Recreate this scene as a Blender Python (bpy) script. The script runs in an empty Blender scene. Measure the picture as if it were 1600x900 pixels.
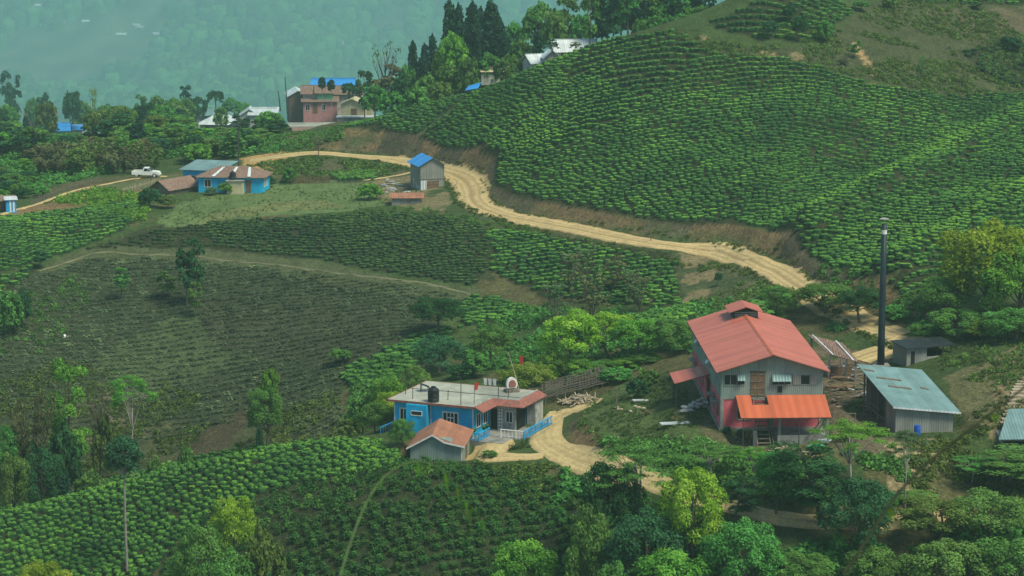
import bpy, bmesh, math, random
import numpy as np
from mathutils import Vector, Matrix
from mathutils.geometry import delaunay_2d_cdt
R = math.radians
rng = np.random.default_rng(7)
random.seed(7)
scene = bpy.context.scene
COL = scene.collection

# ------------------------------------------------------------------ camera
FPX = 4000.0                      # focal length in pixels of a 1600 px wide frame
CAMZ = 100.0
PITCH = math.atan(700 / FPX)
cp, sp = math.cos(PITCH), math.sin(PITCH)
def ray(u, v):
    a = (u - 800) / FPX; k = (v - 450) / FPX
    y = cp - k * sp; z = -sp - k * cp
    return a / y, z / y            # x and z per metre of y
def W(u, v, Y):
    a, t = ray(u, v)
    return (a * Y, Y, CAMZ + t * Y)
def proj(x, y, z):
    d = y * cp - (z - CAMZ) * sp
    up = y * sp + (z - CAMZ) * cp
    return 800 + FPX * x / d, 450 - FPX * up / d
cam = bpy.data.cameras.new("camera"); cam_o = bpy.data.objects.new("camera", cam); COL.objects.link(cam_o)
cam_o.location = (0, 0, CAMZ); cam_o.rotation_euler = (R(90) - PITCH, 0, 0)
cam.sensor_width = 36; cam.lens = 36 * FPX / 1600
cam.clip_start = .5; cam.clip_end = 9000
cam.dof.use_dof = True; cam.dof.focus_distance = 280; cam.dof.aperture_fstop = 9
scene.camera = cam_o

# ------------------------------------------------------------------ noise
def _h(i, j, s):
    n = (i * 374761393 + j * 668265263 + s * 1442695041) & 0xFFFFFFFF
    n = ((n ^ (n >> 13)) * 1274126177) & 0xFFFFFFFF
    return ((n ^ (n >> 16)) & 0xFFFF) / 65535.0
def vnoise(x, y, s=0):
    x = np.asarray(x, float); y = np.asarray(y, float)
    i = np.floor(x).astype(np.int64); j = np.floor(y).astype(np.int64)
    fx = x - i; fy = y - j
    fx = fx * fx * (3 - 2 * fx); fy = fy * fy * (3 - 2 * fy)
    a = _h(i, j, s); b = _h(i + 1, j, s); c = _h(i, j + 1, s); d = _h(i + 1, j + 1, s)
    return (a * (1 - fx) + b * fx) * (1 - fy) + (c * (1 - fx) + d * fx) * fy - .5
def fbm(x, y, sc, o=4, s=0):
    r = 0; a = 1.; f = 1. / sc
    for k in range(o):
        r = r + a * vnoise(np.asarray(x) * f + 17.3 * k, np.asarray(y) * f - 9.1 * k, s + k); a *= .5; f *= 2.03
    return r
def inpoly(u, v, poly):
    u = np.asarray(u); v = np.asarray(v)
    r = np.zeros(np.broadcast(u, v).shape, bool)
    n = len(poly)
    for i in range(n):
        x1, y1 = poly[i]; x2, y2 = poly[(i + 1) % n]
        if y1 == y2: continue
        c = ((y1 > v) != (y2 > v)) & (u < (x2 - x1) * (v - y1) / (y2 - y1) + x1)
        r ^= c
    return r
def segdist(x, y, pts):
    d = np.full(np.shape(x), 1e9)
    for (x1, y1), (x2, y2) in zip(pts[:-1], pts[1:]):
        dx, dy = x2 - x1, y2 - y1; L = dx * dx + dy * dy + 1e-9
        t = np.clip(((x - x1) * dx + (y - y1) * dy) / L, 0, 1)
        d = np.minimum(d, np.hypot(x - x1 - t * dx, y - y1 - t * dy))
    return d

# ------------------------------------------------------------------ terrain: surveyed lines (u, v, distance)
LINES = {
 'bank_top': [(440,232,443),(480,222,443),(536,198,444),(588,202,441.5),(650,213,430),(680,229,424),(726,234,414),(755,232,408),(775,247,402),(770,275,395),(768,291,387),
              (800,302,377),(841,316,370),(909,328,361.5),(990,341,352),(1044,348,347.5),(1139,349,340.5),(1179,353,336),(1213,363,330.5),(1233,360,327),(1247,385,320),(1280,409,311),(1325,432,303),(1400,460,292),(1450,470,288)],
 'bank_toe': [(440,240,439),(500,237,440),(588,245,437),(650,253,427),(690,262,420),(730,270,409),(757,281,401),(760,300,390),(765,316,381),
              (800,332,372.5),(841,341,366),(909,352,358.5),(990,366,349),(1044,373,344.5),(1139,389,336),(1179,397,331.5),(1213,408,326),(1245,428,317),(1280,450,307.5),(1325,472,299.5),(1400,505,288.5),(1440,520,284)],
 'road_low': [(380,262,432),(440,249,434),(500,243,434),(588,250,431),(640,262,421),(690,275,409),(706,295,397),(715,315,384),(745,333,375),
              (800,348,365),(900,371,350.5),(1000,387,339),(1100,401,329.5),(1170,418,321),(1220,446,310),(1260,462,303.5),(1310,490,294.5),(1370,525,282),(1400,538,279)],
 'cut_top': [(930,628,277),(914,647,263),(916,662,258.5),(925,674,255),(947,687,250),(979,697,246)],
 'cut_toe': [(922,634,277.5),(893,655,267),(884,676,263),(895,695,256.8),(925,712,250.5),(970,735,245)],
 'crest_left': [(-250,850,272),(0,795,272),(150,750,272),(300,715,271),(400,697,270),(500,688,268),(600,690,264)],
 'spur': [(1240,362,326),(1320,322,336),(1400,280,345),(1500,237,362),(1600,190,380),(1800,110,410)],
 'spur2': [(1392,432,299),(1450,395,306),(1520,355,315),(1600,310,326),(1800,200,350)],
 'crest_top': [(560,192,447),(650,160,442),(740,140,437),(820,105,424),(900,75,418),(960,55,417),(1050,30,415),(1130,2,413),(1200,-30,415)],
}
PTS = [
 # foreground
 (0,900,260),(200,890,255),(400,890,248),(600,890,238),(-250,960,258),(100,850,266),(300,800,263),(500,740,261),(400,760,262),(620,740,252),(735,724,253),(830,724,251),(900,735,249),
 (750,890,236),(880,850,238),(950,800,238),(1000,900,226),(1200,900,222),(1400,900,222),(1600,900,222),(1900,900,222),
 # lower road and its slope
 (1000,742,243),(1050,765,238),(1160,795,232),(1230,812,229),(1300,816,228),(1400,816,229),(1500,800,232),(1650,790,234),(1900,780,234),
 (1120,800,229),(1300,840,224),
 # house yard
 (640,716,254),(720,722,252),(745,680,265),(800,700,258.5),(850,700,258.5),(850,660,269),(900,640,276.5),(690,660,269),(610,694,262),(640,690,263),
 (820,640,276),(740,640,277),
 # behind the house
 (660,600,293),(760,600,293),(850,600,292),(600,620,300),(560,640,298),
 (900,600,286),(960,610,281),(1000,600,281),
 # factory yard
 (1000,650,259),(1050,640,261.5),(1050,690,246.5),(1131,662,248.5),(1084,585,272),(1200,700,238.5),(1296,680,243),(1300,620,261),(1330,590,270),(1360,560,278),(1400,600,266),
 (1395,675,244.5),(1490,680,243.5),(1400,720,236.5),(1300,720,237),(1450,740,236),(1600,700,243),(1500,650,251),(1590,620,252),(1550,560,264),(1590,540,270),(1450,565,271),(1500,530,279),
 (1700,560,268),(1900,600,260),(1750,700,243),(1420,545,277),(1600,470,288),(1500,480,286),(1750,420,296),(1900,380,300),(1040,520,297),(1100,540,288),
 (1130,690,240.5),(1000,705,243),
 # middle slopes under the upper road
 (900,400,345),(900,450,335),(900,500,322),(900,550,304),(1040,400,335.5),(1040,450,327),(1060,490,312),(1150,450,318),(1200,455,311),(1250,480,301),(1150,500,303),(1250,520,292),(1330,530,287),
 (780,380,358),(780,430,347),(780,480,336),(780,530,322),(780,570,308),(700,400,353),(700,460,338),(700,520,322),(700,570,309),(640,350,371),(700,345,369),
 (600,345,375),(600,400,360),(600,460,341),(600,520,324),(600,570,311),
 (450,345,377),(450,400,363),(450,500,338),(450,600,318),(450,670,306),
 (250,345,379),(250,400,367),(250,500,346.5),(250,600,329),(250,680,315),(250,716,308),
 (100,400,368),(100,500,347),(100,600,329),(100,700,313),(100,755,305),
 (0,440,352),(0,520,340),(0,600,327),(0,700,313),(0,780,303),(0,370,366),(120,340,381),(200,332,384),(-250,440,352),(-250,600,325),(-250,800,300),(-250,340,378),
 # terrace with the farmhouses
 (330,290,415),(420,290,414),(250,300,409),(500,290,413),(600,290,410),(600,315,396),(500,320,393),(400,330,389),(300,345,380),(660,300,396),(670,290,404),(640,318,388),(700,328,377.5),
 (560,270,423),(480,265,426),(440,270,424),(540,257,430),(640,272,415),
 (232,275,421),(150,291,409),(80,315,395),(0,336,381),(-150,360,366),
 # woods and village
 (200,250,462),(100,270,440),(0,300,420),(-250,320,405),(300,262,446),(360,250,450),(380,245,445),(0,215,540),(100,215,540),(200,215,545),(300,205,548),(400,190,560),
 (330,195,545),(480,212,490),(450,200,510),(500,186,520),(540,180,520),(560,185,490),(430,225,460),(-250,230,530),
 (0,190,620),(-250,180,640),
 (720,140,470),(800,125,480),(600,178,480),
 (870,100,450),(900,92,455),(1000,75,460),
 # upper hill
 (650,190,436),(740,190,426),(820,210,400),(820,160,411),(900,250,378),(900,160,396),(1000,250,367.7),(1000,150,388),(1000,60,409),(1100,250,363),(1100,150,383),(1100,60,404),
 (1200,300,345),(1200,200,366),(1200,100,388),(1200,40,402),(1300,250,361),(1300,150,381),(1300,60,402),(1300,0,420),(1400,245,364),(1400,200,373),(1400,100,396),(1400,0,425),(1500,180,384),(1500,100,400),
 (1590,130,398),(1590,50,418),(1600,0,432),(1800,0,440),(1900,60,425),(1200,-60,425),(1500,-80,460),(1800,-80,460),
 (1450,380,317),(1350,380,317),(1550,300,340),(1600,265,352),(1450,320,331),(1520,380,311),(1800,230,354),
 (1460,460,291),(1520,420,298),(1600,380,305),
]
# hidden ground behind crests, given as (u, distance, height)
HID = [(-250,290,19),(0,288,21),(150,288,22),(300,288,24),(400,288,26.5),(500,290,29),(560,290,31),
       (1300,345,50.5),(1400,353,53),(1500,370,56),(1600,388,60),
       (1450,312,48.8),(1520,322,50.5),(1600,333,53),
       (620,460,48),(740,460,52),(820,445,57),(900,437,61),(1000,432,65),(1130,432,71),
       (740,520,40),(900,520,46),(1050,500,56),(1130,470,66),(1200,500,60),(1500,520,70),(1900,520,70),
       (900,600,20),(1300,600,40),(1900,600,40),(650,560,36),(500,560,34),
       (-300,700,-10),(0,700,-5),(400,680,0),(800,700,-10),(1200,700,0),(1900,700,0),
       (0,580,33),(200,600,30),(400,610,28),
       (-300,205,15),(200,205,13),(600,205,13),(1000,205,13),(1400,205,13),(1900,205,13),(600,225,23),(900,225,24),(200,235,20)]
def hz(u, Y, z): return ((u - 800) / FPX * Y * 1.0, Y, z)
cv = []; ce = []
for k, L in LINES.items():
    b = len(cv)
    cv += [W(*p) for p in L]
    ce += [(b + i, b + i + 1) for i in range(len(L) - 1)]
cv += [W(*p) for p in PTS]
cv += [hz(*p) for p in HID]
# rim
for y, z in ((150, -10), (205, 13)):
    for s in (-.5, .5): cv.append((s * max(y, 205), y, z))
for s, sg in ((-.5, -1), (.5, 1)):
    for y in (260, 320, 380, 440, 520, 620, 700):
        zz = {-1: {260: 22, 320: 28, 380: 40, 440: 40, 520: 36, 620: 30, 700: -10}, 1: {260: 44, 320: 54, 380: 60, 440: 76, 520: 72, 620: 40, 700: 0}}[sg][y]
        cv.append((s * y, y, zz))
cvx = [Vector((p[0], p[1])) for p in cv]
o = delaunay_2d_cdt(cvx, ce, [], 0, 1e-4)
ov, of, vmap = o[0], o[2], o[3]
oz = []
ref = np.array(cv)
for i, p in enumerate(ov):
    if vmap[i]: oz.append(cv[vmap[i][0]][2])
    else:
        d = np.hypot(ref[:, 0] - p.x, ref[:, 1] - p.y); k = np.argsort(d)[:3]; w = 1 / (d[k] + .01); oz.append(float((ref[k, 2] * w).sum() / w.sum()))
# grid
SG = np.linspace(-.36, .36, 481)
YG = np.concatenate([np.arange(-30, 150, 6.), np.arange(150, 200, 1.5), np.arange(200, 470, .55), np.arange(470, 700, 1.2), 700 * 1.0065 ** np.arange(0, 205)])
NY, NS = len(YG), len(SG)
GY = np.repeat(YG[:, None], NS, 1)
GX = SG[None, :] * np.maximum(GY, 150)
GZ = np.full((NY, NS), np.nan)
for f in of:
    for t in range(1, len(f) - 1):
        ia, ib, ic = f[0], f[t], f[t + 1]
        A, B, C = ov[ia], ov[ib], ov[ic]
        j0 = max(np.searchsorted(YG, min(A.y, B.y, C.y)) - 1, 0); j1 = np.searchsorted(YG, max(A.y, B.y, C.y)) + 1
        X = GX[j0:j1]; Y = GY[j0:j1]
        den = (B.y - C.y) * (A.x - C.x) + (C.x - B.x) * (A.y - C.y)
        if abs(den) < 1e-9: continue
        a = ((B.y - C.y) * (X - C.x) + (C.x - B.x) * (Y - C.y)) / den
        b = ((C.y - A.y) * (X - C.x) + (A.x - C.x) * (Y - C.y)) / den
        m = (a >= -1e-6) & (b >= -1e-6) & (a + b <= 1 + 1e-6)
        z = a * oz[ia] + b * oz[ib] + (1 - a - b) * oz[ic]
        sub = GZ[j0:j1]; sub[m] = z[m]
# near slope under the camera and the far side of the valley
near = GY < 151
GZ[near] = np.where(GY[near] < 1, 98.3, 98.3 - .9 * np.minimum(GY[near], 2) - .555 * np.maximum(GY[near] - 2, 0))
j150 = np.searchsorted(YG, 151)
for j in range(j150, np.searchsorted(YG, 206)):
    w = (YG[j] - 150) / 56; GZ[j] = (14.2) * (1 - w) + 13 * w
far = GY >= 699
def mountain(x, y):
    d = np.clip((y - 700) / 420, 0, 1); d = d * d * (3 - 2 * d)
    base = -3 - 120 * d
    y0 = 1230 + 60 * np.sin(x / 210.) + 120 * fbm(x, y * .3, 420, 3, 40)
    up = np.maximum(y - y0, 0)
    rise = .36 * up + 42 * fbm(x + .3 * y, y * .7, 230, 6, 50) * np.clip(up / 200, 0, 1.3)
    rise = rise - 48 * np.abs(np.sin(x / 130. + y / 900. + 2 * fbm(x, y, 300, 2, 9))) * np.clip(up / 300, 0, 1)
    return base + rise
GZ[far] = mountain(GX[far], GY[far])
bad = np.isnan(GZ)
print('nan cells', bad.sum())
for j in range(NY):
    if bad[j].any() and not bad[j].all(): GZ[j, bad[j]] = np.interp(SG[bad[j]], SG[~bad[j]], GZ[j, ~bad[j]])
for j in range(NY):
    if np.isnan(GZ[j]).any(): GZ[j] = GZ[j - 1]
FE = {k: [W(*p)[:2] for p in L] for k, L in LINES.items()}
sharp = np.full(GZ.shape, 1e9)
for k in ('bank_top', 'bank_toe', 'cut_top', 'cut_toe'): sharp = np.minimum(sharp, segdist(GX, GY, FE[k]))
semi = np.full(GZ.shape, 1e9)
for k in ('spur', 'spur2', 'crest_left', 'crest_top', 'road_low'): semi = np.minimum(semi, segdist(GX, GY, FE[k]))
lam = .24 * np.clip(sharp / 2.5, .02, 1) * np.clip(semi / 6, .3, 1)
act = (GY > 200) & (GY < 705); lam = lam * act
for it in range(140):
    L = np.zeros_like(GZ)
    L[1:-1, 1:-1] = GZ[2:, 1:-1] + GZ[:-2, 1:-1] + GZ[1:-1, 2:] + GZ[1:-1, :-2] - 4 * GZ[1:-1, 1:-1]
    GZ += lam * L
dsp = segdist(GX, GY, FE['spur']); dsp2 = segdist(GX, GY, FE['spur2'])
GZ += act * np.clip(sharp / 3, 0, 1) * (2.3 * np.exp(-(dsp / 4.5) ** 2) - 1.0 * np.exp(-((dsp - 11) / 5) ** 2) * (GY > np.interp(GX, [p[0] for p in FE['spur']], [p[1] for p in FE['spur']])) + 2.6 * np.exp(-(dsp2 / 4.5) ** 2))
flatm = np.clip(segdist(GX, GY, FE['road_low']) / 5, 0, 1) * np.clip(sharp / 3, 0, 1)
def Hraw(x, y):
    j = np.clip(np.searchsorted(YG, y) - 1, 0, NY - 2); s = x / np.maximum(y, 150)
    i = np.clip(((s - SG[0]) / (SG[1] - SG[0])).astype(int), 0, NS - 2)
    fy = (y - YG[j]) / (YG[j + 1] - YG[j]); fx = np.clip((s - SG[i]) / (SG[1] - SG[0]), 0, 1)
    return (GZ[j, i] * (1 - fx) + GZ[j, i + 1] * fx) * (1 - fy) + (GZ[j + 1, i] * (1 - fx) + GZ[j + 1, i + 1] * fx) * fy
def H(x, y):
    r = Hraw(np.atleast_1d(np.asarray(x, float)), np.atleast_1d(np.asarray(y, float)))
    return float(r[0]) if np.ndim(x) == 0 and np.ndim(y) == 0 else r
slope0 = np.hypot(np.gradient(GZ, axis=0) / np.gradient(GY, axis=0), 0)
rough = np.where((GY > 206) & (GY < 700), 1, 0) * flatm
GZ += rough * (.55 * fbm(GX, GY, 9, 3, 1) * np.clip(slope0 * 4, .1, 1) + .12 * fbm(GX, GY, 2.2, 2, 5))
# eroded banks: vertical runnels
bk = np.exp(-(sharp / 1.2) ** 2) * act
GZ += bk * .5 * fbm(GX, GY, 1.6, 3, 77) * np.clip(slope0, 0, 1)
# levelled building plots: origin, turn, x range, y range, height, soft edge
for (ox_, oy_, rz_, xa, xb, ya, yb, zz, fo) in ((-3.84, 265.12, -22.5, -9.5, 5.4, -2.2, 10.6, 37.28, 1.8), (-10.5, 257.4, -7, -.3, 6.0, -.6, 6.4, 36.35, 1.3), (20.75, 248.5, 2.2, -3.8, 11.5, -.6, 26, 42.15, 2.0),
                                               (20.75, 248.5, 2.2, 1.0, 11.2, -5.6, -1.6, 41.15, 1.2), (38.0, 247.7, 10, -1.5, 6.4, -2.0, 10.5, 41.95, 2.0), (-50.1, 405.8, -5, -4, 11.5, -2.5, 8, 44.5, 2.5)):
    c_, s_ = math.cos(R(-rz_)), math.sin(R(-rz_)); dx, dy = GX - ox_, GY - oy_; lx, ly = dx * c_ - dy * s_, dx * s_ + dy * c_
    d_ = np.hypot(np.maximum(np.maximum(xa - lx, lx - xb), 0), np.maximum(np.maximum(ya - ly, ly - yb), 0)); w_ = np.clip(1 - d_ / fo, 0, 1); w_ = w_ * w_ * (3 - 2 * w_)
    GZ = GZ * (1 - w_) + (zz + .05 * fbm(GX, GY, 2., 2, 66)) * w_
_ys = np.concatenate([np.arange(206, 700, .12), np.arange(700, 2600, 2.)])
def at(u, v, dz=0.):
    a, t = ray(u, v)
    X = a * _ys; Z = CAMZ + t * _ys
    hit = np.nonzero(Z <= Hraw(X, _ys))[0]
    k = hit[0] if len(hit) else len(_ys) - 1
    y = float(_ys[k]); return Vector((a * y, y, H(a * y, y) + dz))
def visible(x, y, z, tol=.8):
    """rough line-of-sight test against the ground, arrays"""
    ok = np.ones(len(x), bool)
    for f in np.linspace(.45, .995, 90):
        Y = y * f; ok &= (CAMZ + (z - CAMZ) * f + tol * (f < .99) > Hraw(x * f, np.maximum(Y, 1)) - (f > .97) * .5)
    return ok
def new_mesh(name, V, F, mats=(), smooth=False, mi=None):
    me = bpy.data.meshes.new(name)
    V = np.asarray(V, np.float32); 
    if isinstance(F, np.ndarray):
        n, k = F.shape
        me.vertices.add(len(V)); me.vertices.foreach_set('co', V.ravel())
        me.loops.add(n * k); me.loops.foreach_set('vertex_index', F.astype(np.int32).ravel())
        me.polygons.add(n); me.polygons.foreach_set('loop_start', np.arange(0, n * k, k, dtype=np.int32)); me.polygons.foreach_set('loop_total', np.full(n, k, np.int32))
        me.update(calc_edges=True)
    else:
        me.from_pydata(V.tolist(), [], F)
    if smooth: me.polygons.foreach_set('use_smooth', np.ones(len(me.polygons), bool))
    for m in mats: me.materials.append(m)
    if mi is not None: me.polygons.foreach_set('material_index', np.asarray(mi, np.int32))
    return me
def link(name, me, parent=None):
    ob = bpy.data.objects.new(name, me); COL.objects.link(ob)
    if parent is not None: ob.parent = parent
    return ob
def tag(ob, label=None, cat=None, group=None, kind=None):
    if label: ob['label'] = label
    if cat: ob['category'] = cat
    if group: ob['group'] = group
    if kind: ob['kind'] = kind
    return ob
# ------------------------------------------------------------------ materials
class NT:
    def __init__(s, name):
        s.m = bpy.data.materials.new(name); s.m.use_nodes = True; s.t = s.m.node_tree; s.t.nodes.clear()
        s.out = s.n('ShaderNodeOutputMaterial')
    def n(s, typ, **k):
        nd = s.t.nodes.new(typ)
        for a, b in k.items():
            if a.startswith('_'): nd.inputs[int(a[1:])].default_value = b
            else: setattr(nd, a, b)
        return nd
    def l(s, a, b, i=0, j=0):
        s.t.links.new(a.outputs[i], b.inputs[j])
    def coord(s, scale=(1, 1, 1), kind='Object', rot=(0, 0, 0)):
        c = s.n('ShaderNodeTexCoord'); mp = s.n('ShaderNodeMapping'); mp.inputs['Scale'].default_value = scale; mp.inputs['Rotation'].default_value = rot
        s.t.links.new(c.outputs[kind], mp.inputs[0]); return mp
    def noise(s, co, scale, detail=3, rough=.55):
        t = s.n('ShaderNodeTexNoise'); t.inputs['Scale'].default_value = scale; t.inputs['Detail'].default_value = detail; t.inputs['Roughness'].default_value = rough
        s.l(co, t); return t
    def ramp(s, src, stops, i=0):
        r = s.n('ShaderNodeValToRGB'); e = r.color_ramp.elements
        while len(e) < len(stops): e.new(.5)
        for k, (p, c) in enumerate(stops): e[k].position = p; e[k].color = (*c, 1) if len(c) == 3 else c
        s.l(src, r, i); return r
    def mix(s, fac, a, b, typ='MIX'):
        m = s.n('ShaderNodeMix', data_type='RGBA', blend_type=typ)
        for v, k in ((fac, 0), (a, 6), (b, 7)):
            if isinstance(v, (int, float)): m.inputs[k].default_value = v
            elif isinstance(v, tuple): m.inputs[k].default_value = (*v, 1) if len(v) == 3 else v
            else: s.t.links.new(v, m.inputs[k])
        return m.outputs[2]
    def math(s, op, a, b=0., c=0.):
        m = s.n('ShaderNodeMath', operation=op)
        for k, v in enumerate((a, b, c)):
            if isinstance(v, (int, float)): m.inputs[k].default_value = v
            else: s.t.links.new(v, m.inputs[k])
        return m.outputs[0]
    def bsdf(s, col, rough=.9, bump=None, bstr=.3, bdist=.1, spec=.2, metal=0.):
        b = s.n('ShaderNodeBsdfPrincipled')
        if isinstance(col, tuple): b.inputs['Base Color'].default_value = (*col, 1)
        else: s.t.links.new(col, b.inputs['Base Color'])
        b.inputs['Roughness'].default_value = rough; b.inputs['Specular IOR Level'].default_value = spec; b.inputs['Metallic'].default_value = metal
        if bump is not None:
            bp = s.n('ShaderNodeBump'); bp.inputs['Strength'].default_value = bstr; bp.inputs['Distance'].default_value = bdist
            s.t.links.new(bump, bp.inputs['Height']); s.t.links.new(bp.outputs[0], b.inputs['Normal'])
        s.t.links.new(b.outputs[0], s.out.inputs[0]); return b
def sc(c, k): return tuple(x * k for x in c)
def m_plain(name, c, rough=.8, var=.25, scale=1.5, c2=None, metal=0., spec=.2, fine=12.):
    N = NT(name); co = N.coord()
    n1 = N.noise(co, scale, 5, .65); n2 = N.noise(co, fine, 3, .6)
    a = N.ramp(n1, [(.3, sc(c, 1 - var)), (.7, sc(c, 1 + var))]).outputs[0]
    if c2: a = N.mix(N.ramp(N.noise(co, scale * .6, 6, .7), [(.45, (0, 0, 0)), (.62, (1, 1, 1))]).outputs[0], a, c2)
    a = N.mix(.35, a, N.ramp(n2, [(.3, (.55, .55, .55)), (.7, (1.3, 1.3, 1.3))]).outputs[0], 'MULTIPLY')
    N.bsdf(a, rough, n2.outputs[0], .15, .05, spec, metal); return N.m
def m_corr(name, c, c2, axis=0, pitch=.16, rust=.4, seam=1.0, rough=.55, var=.15, depth=.03, sheet=1.1):
    """corrugated sheet: ribs run across the given object axis, sheet joints, weather streaks"""
    N = NT(name); co = N.coord()
    sep = N.n('ShaderNodeSeparateXYZ'); N.l(co, sep)
    x = sep.outputs[axis]
    w = N.math('SINE', N.math('MULTIPLY', x, 2 * math.pi / pitch))
    fr = N.math('FRACT', N.math('DIVIDE', x, sheet))
    seamv = N.math('LESS_THAN', fr, .05)
    cell = N.n('ShaderNodeTexWhiteNoise', noise_dimensions='1D'); N.t.links.new(N.math('FLOOR', N.math('DIVIDE', x, sheet)), cell.inputs['W'])
    k = [6., 6., 6.]; k[2] = .8
    mp = N.coord((5, 5, .7)); st = N.noise(mp, 1.0, 5, .6); big = N.noise(co, .5, 4, .6)
    a = N.ramp(big, [(.3, sc(c, 1 - var)), (.7, sc(c, 1 + var))]).outputs[0]
    a = N.mix(1., a, N.ramp(cell, [(0, (.86, .86, .86)), (1, (1.12, 1.12, 1.12))]).outputs[0], 'MULTIPLY')
    mask = N.ramp(st, [(1 - rust - .12, (0, 0, 0)), (1 - rust + .1, (1, 1, 1))]).outputs[0]
    a = N.mix(mask, a, c2)
    a = N.mix(N.math('MULTIPLY', seamv, .45 * seam), a, sc(c, .45))
    a = N.mix(N.math('MULTIPLY_ADD', w, .13, .13), a, sc(c, .5))
    N.bsdf(a, rough, w, .6, depth, .35); return N.m
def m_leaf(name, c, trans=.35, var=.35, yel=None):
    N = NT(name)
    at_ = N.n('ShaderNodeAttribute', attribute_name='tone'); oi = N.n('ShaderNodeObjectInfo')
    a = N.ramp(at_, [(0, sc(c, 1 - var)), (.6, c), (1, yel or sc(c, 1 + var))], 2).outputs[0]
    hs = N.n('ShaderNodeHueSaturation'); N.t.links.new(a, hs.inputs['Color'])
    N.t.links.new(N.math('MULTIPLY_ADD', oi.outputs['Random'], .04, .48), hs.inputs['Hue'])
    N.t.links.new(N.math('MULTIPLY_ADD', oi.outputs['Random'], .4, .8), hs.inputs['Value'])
    d = N.n('ShaderNodeBsdfDiffuse'); t = N.n('ShaderNodeBsdfTranslucent'); mx = N.n('ShaderNodeMixShader'); mx.inputs[0].default_value = trans
    N.l(hs, d); N.l(hs, t); N.l(d, mx, 0, 1); N.l(t, mx, 0, 2); N.l(mx, N.out); return N.m
M = {}
# terrain
def m_ground():
    N = NT('ground'); co = N.coord(kind='Object')
    at_ = N.n('ShaderNodeAttribute', attribute_name='tint')
    n1 = N.noise(co, .35, 5, .65); n2 = N.noise(co, 2.2, 5, .7); n3 = N.noise(co, 7., 3, .6)
    a = N.mix(1., at_.outputs[0], N.ramp(n1, [(.3, (.72, .74, .72)), (.7, (1.3, 1.26, 1.2))]).outputs[0], 'MULTIPLY')
    a = N.mix(1., a, N.ramp(n2, [(.32, (.5, .52, .5)), (.68, (1.55, 1.5, 1.4))]).outputs[0], 'MULTIPLY')
    a = N.mix(.6, a, N.ramp(n3, [(.35, (.6, .6, .6)), (.65, (1.4, 1.4, 1.4))]).outputs[0], 'MULTIPLY')
    h = N.math('ADD', n2.outputs[0], N.math('MULTIPLY', n3.outputs[0], .4))
    N.bsdf(a, .95, h, .9, .35, .05); return N.m
M['ground'] = m_ground()
def m_road(name, c=(.50, .395, .19), dark=(.17, .125, .06)):
    N = NT(name); co = N.coord()
    uv = N.n('ShaderNodeAttribute', attribute_name='across')
    n1 = N.noise(co, .5, 5, .65); n2 = N.noise(co, 3., 4, .65)
    u = N.math('ADD', uv.outputs[2], N.math('MULTIPLY_ADD', n1.outputs[0], .16, -.08))
    # two wheel tracks, a raised middle and loose edges
    r = N.n('ShaderNodeValToRGB'); e = r.color_ramp.elements
    st = [(0, .05), (.10, .6), (.2, .98), (.27, .55), (.34, 1.), (.45, .35), (.52, .6), (.6, .9), (.68, .5), (.76, 1.), (.9, .65), (1, .05)]
    while len(e) < len(st): e.new(.5)
    for k, (p, v) in enumerate(st): e[k].position = p; e[k].color = (v, v, v, 1)
    N.t.links.new(u, r.inputs[0])
    a = N.mix(r.outputs[0], dark, c)
    a = N.mix(.8, a, N.ramp(n2, [(.3, (.66, .66, .66)), (.7, (1.25, 1.25, 1.25))]).outputs[0], 'MULTIPLY')
    a = N.mix(.5, a, N.ramp(n1, [(.3, (.7, .7, .7)), (.7, (1.2, 1.2, 1.2))]).outputs[0], 'MULTIPLY')
    N.bsdf(a, .95, n2.outputs[0], .5, .12, .05); return N.m
M['road'] = m_road('dirt_road')
def m_tea(name, top, side, c3=None):
    N = NT(name); co = N.coord()
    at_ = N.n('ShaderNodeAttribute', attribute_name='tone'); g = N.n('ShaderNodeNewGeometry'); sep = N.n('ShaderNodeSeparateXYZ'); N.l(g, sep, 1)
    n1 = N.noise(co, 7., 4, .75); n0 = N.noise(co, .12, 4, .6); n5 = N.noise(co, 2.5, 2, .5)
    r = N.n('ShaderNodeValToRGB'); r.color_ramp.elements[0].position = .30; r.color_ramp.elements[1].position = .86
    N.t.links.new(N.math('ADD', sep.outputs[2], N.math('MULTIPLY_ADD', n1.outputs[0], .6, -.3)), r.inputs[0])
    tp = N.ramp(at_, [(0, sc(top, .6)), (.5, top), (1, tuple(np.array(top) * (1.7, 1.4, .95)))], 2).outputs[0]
    a = N.mix(r.outputs[0], side, tp)  # pale young flush on top; sides painted extra dark as shade between rows
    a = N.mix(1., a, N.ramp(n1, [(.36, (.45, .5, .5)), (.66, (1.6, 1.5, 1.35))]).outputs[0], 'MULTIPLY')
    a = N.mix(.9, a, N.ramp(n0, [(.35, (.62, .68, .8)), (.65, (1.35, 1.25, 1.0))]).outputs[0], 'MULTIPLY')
    b = N.bsdf(a, .8, n1.outputs[0], 1., .12, .12)
    return N.m
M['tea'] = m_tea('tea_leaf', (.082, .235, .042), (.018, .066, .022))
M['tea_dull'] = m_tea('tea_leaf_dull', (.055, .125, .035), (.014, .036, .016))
M['pruned'] = m_leaf('pruned_tea', (.092, .135, .066), .15, .55, (.19, .25, .11))
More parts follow.
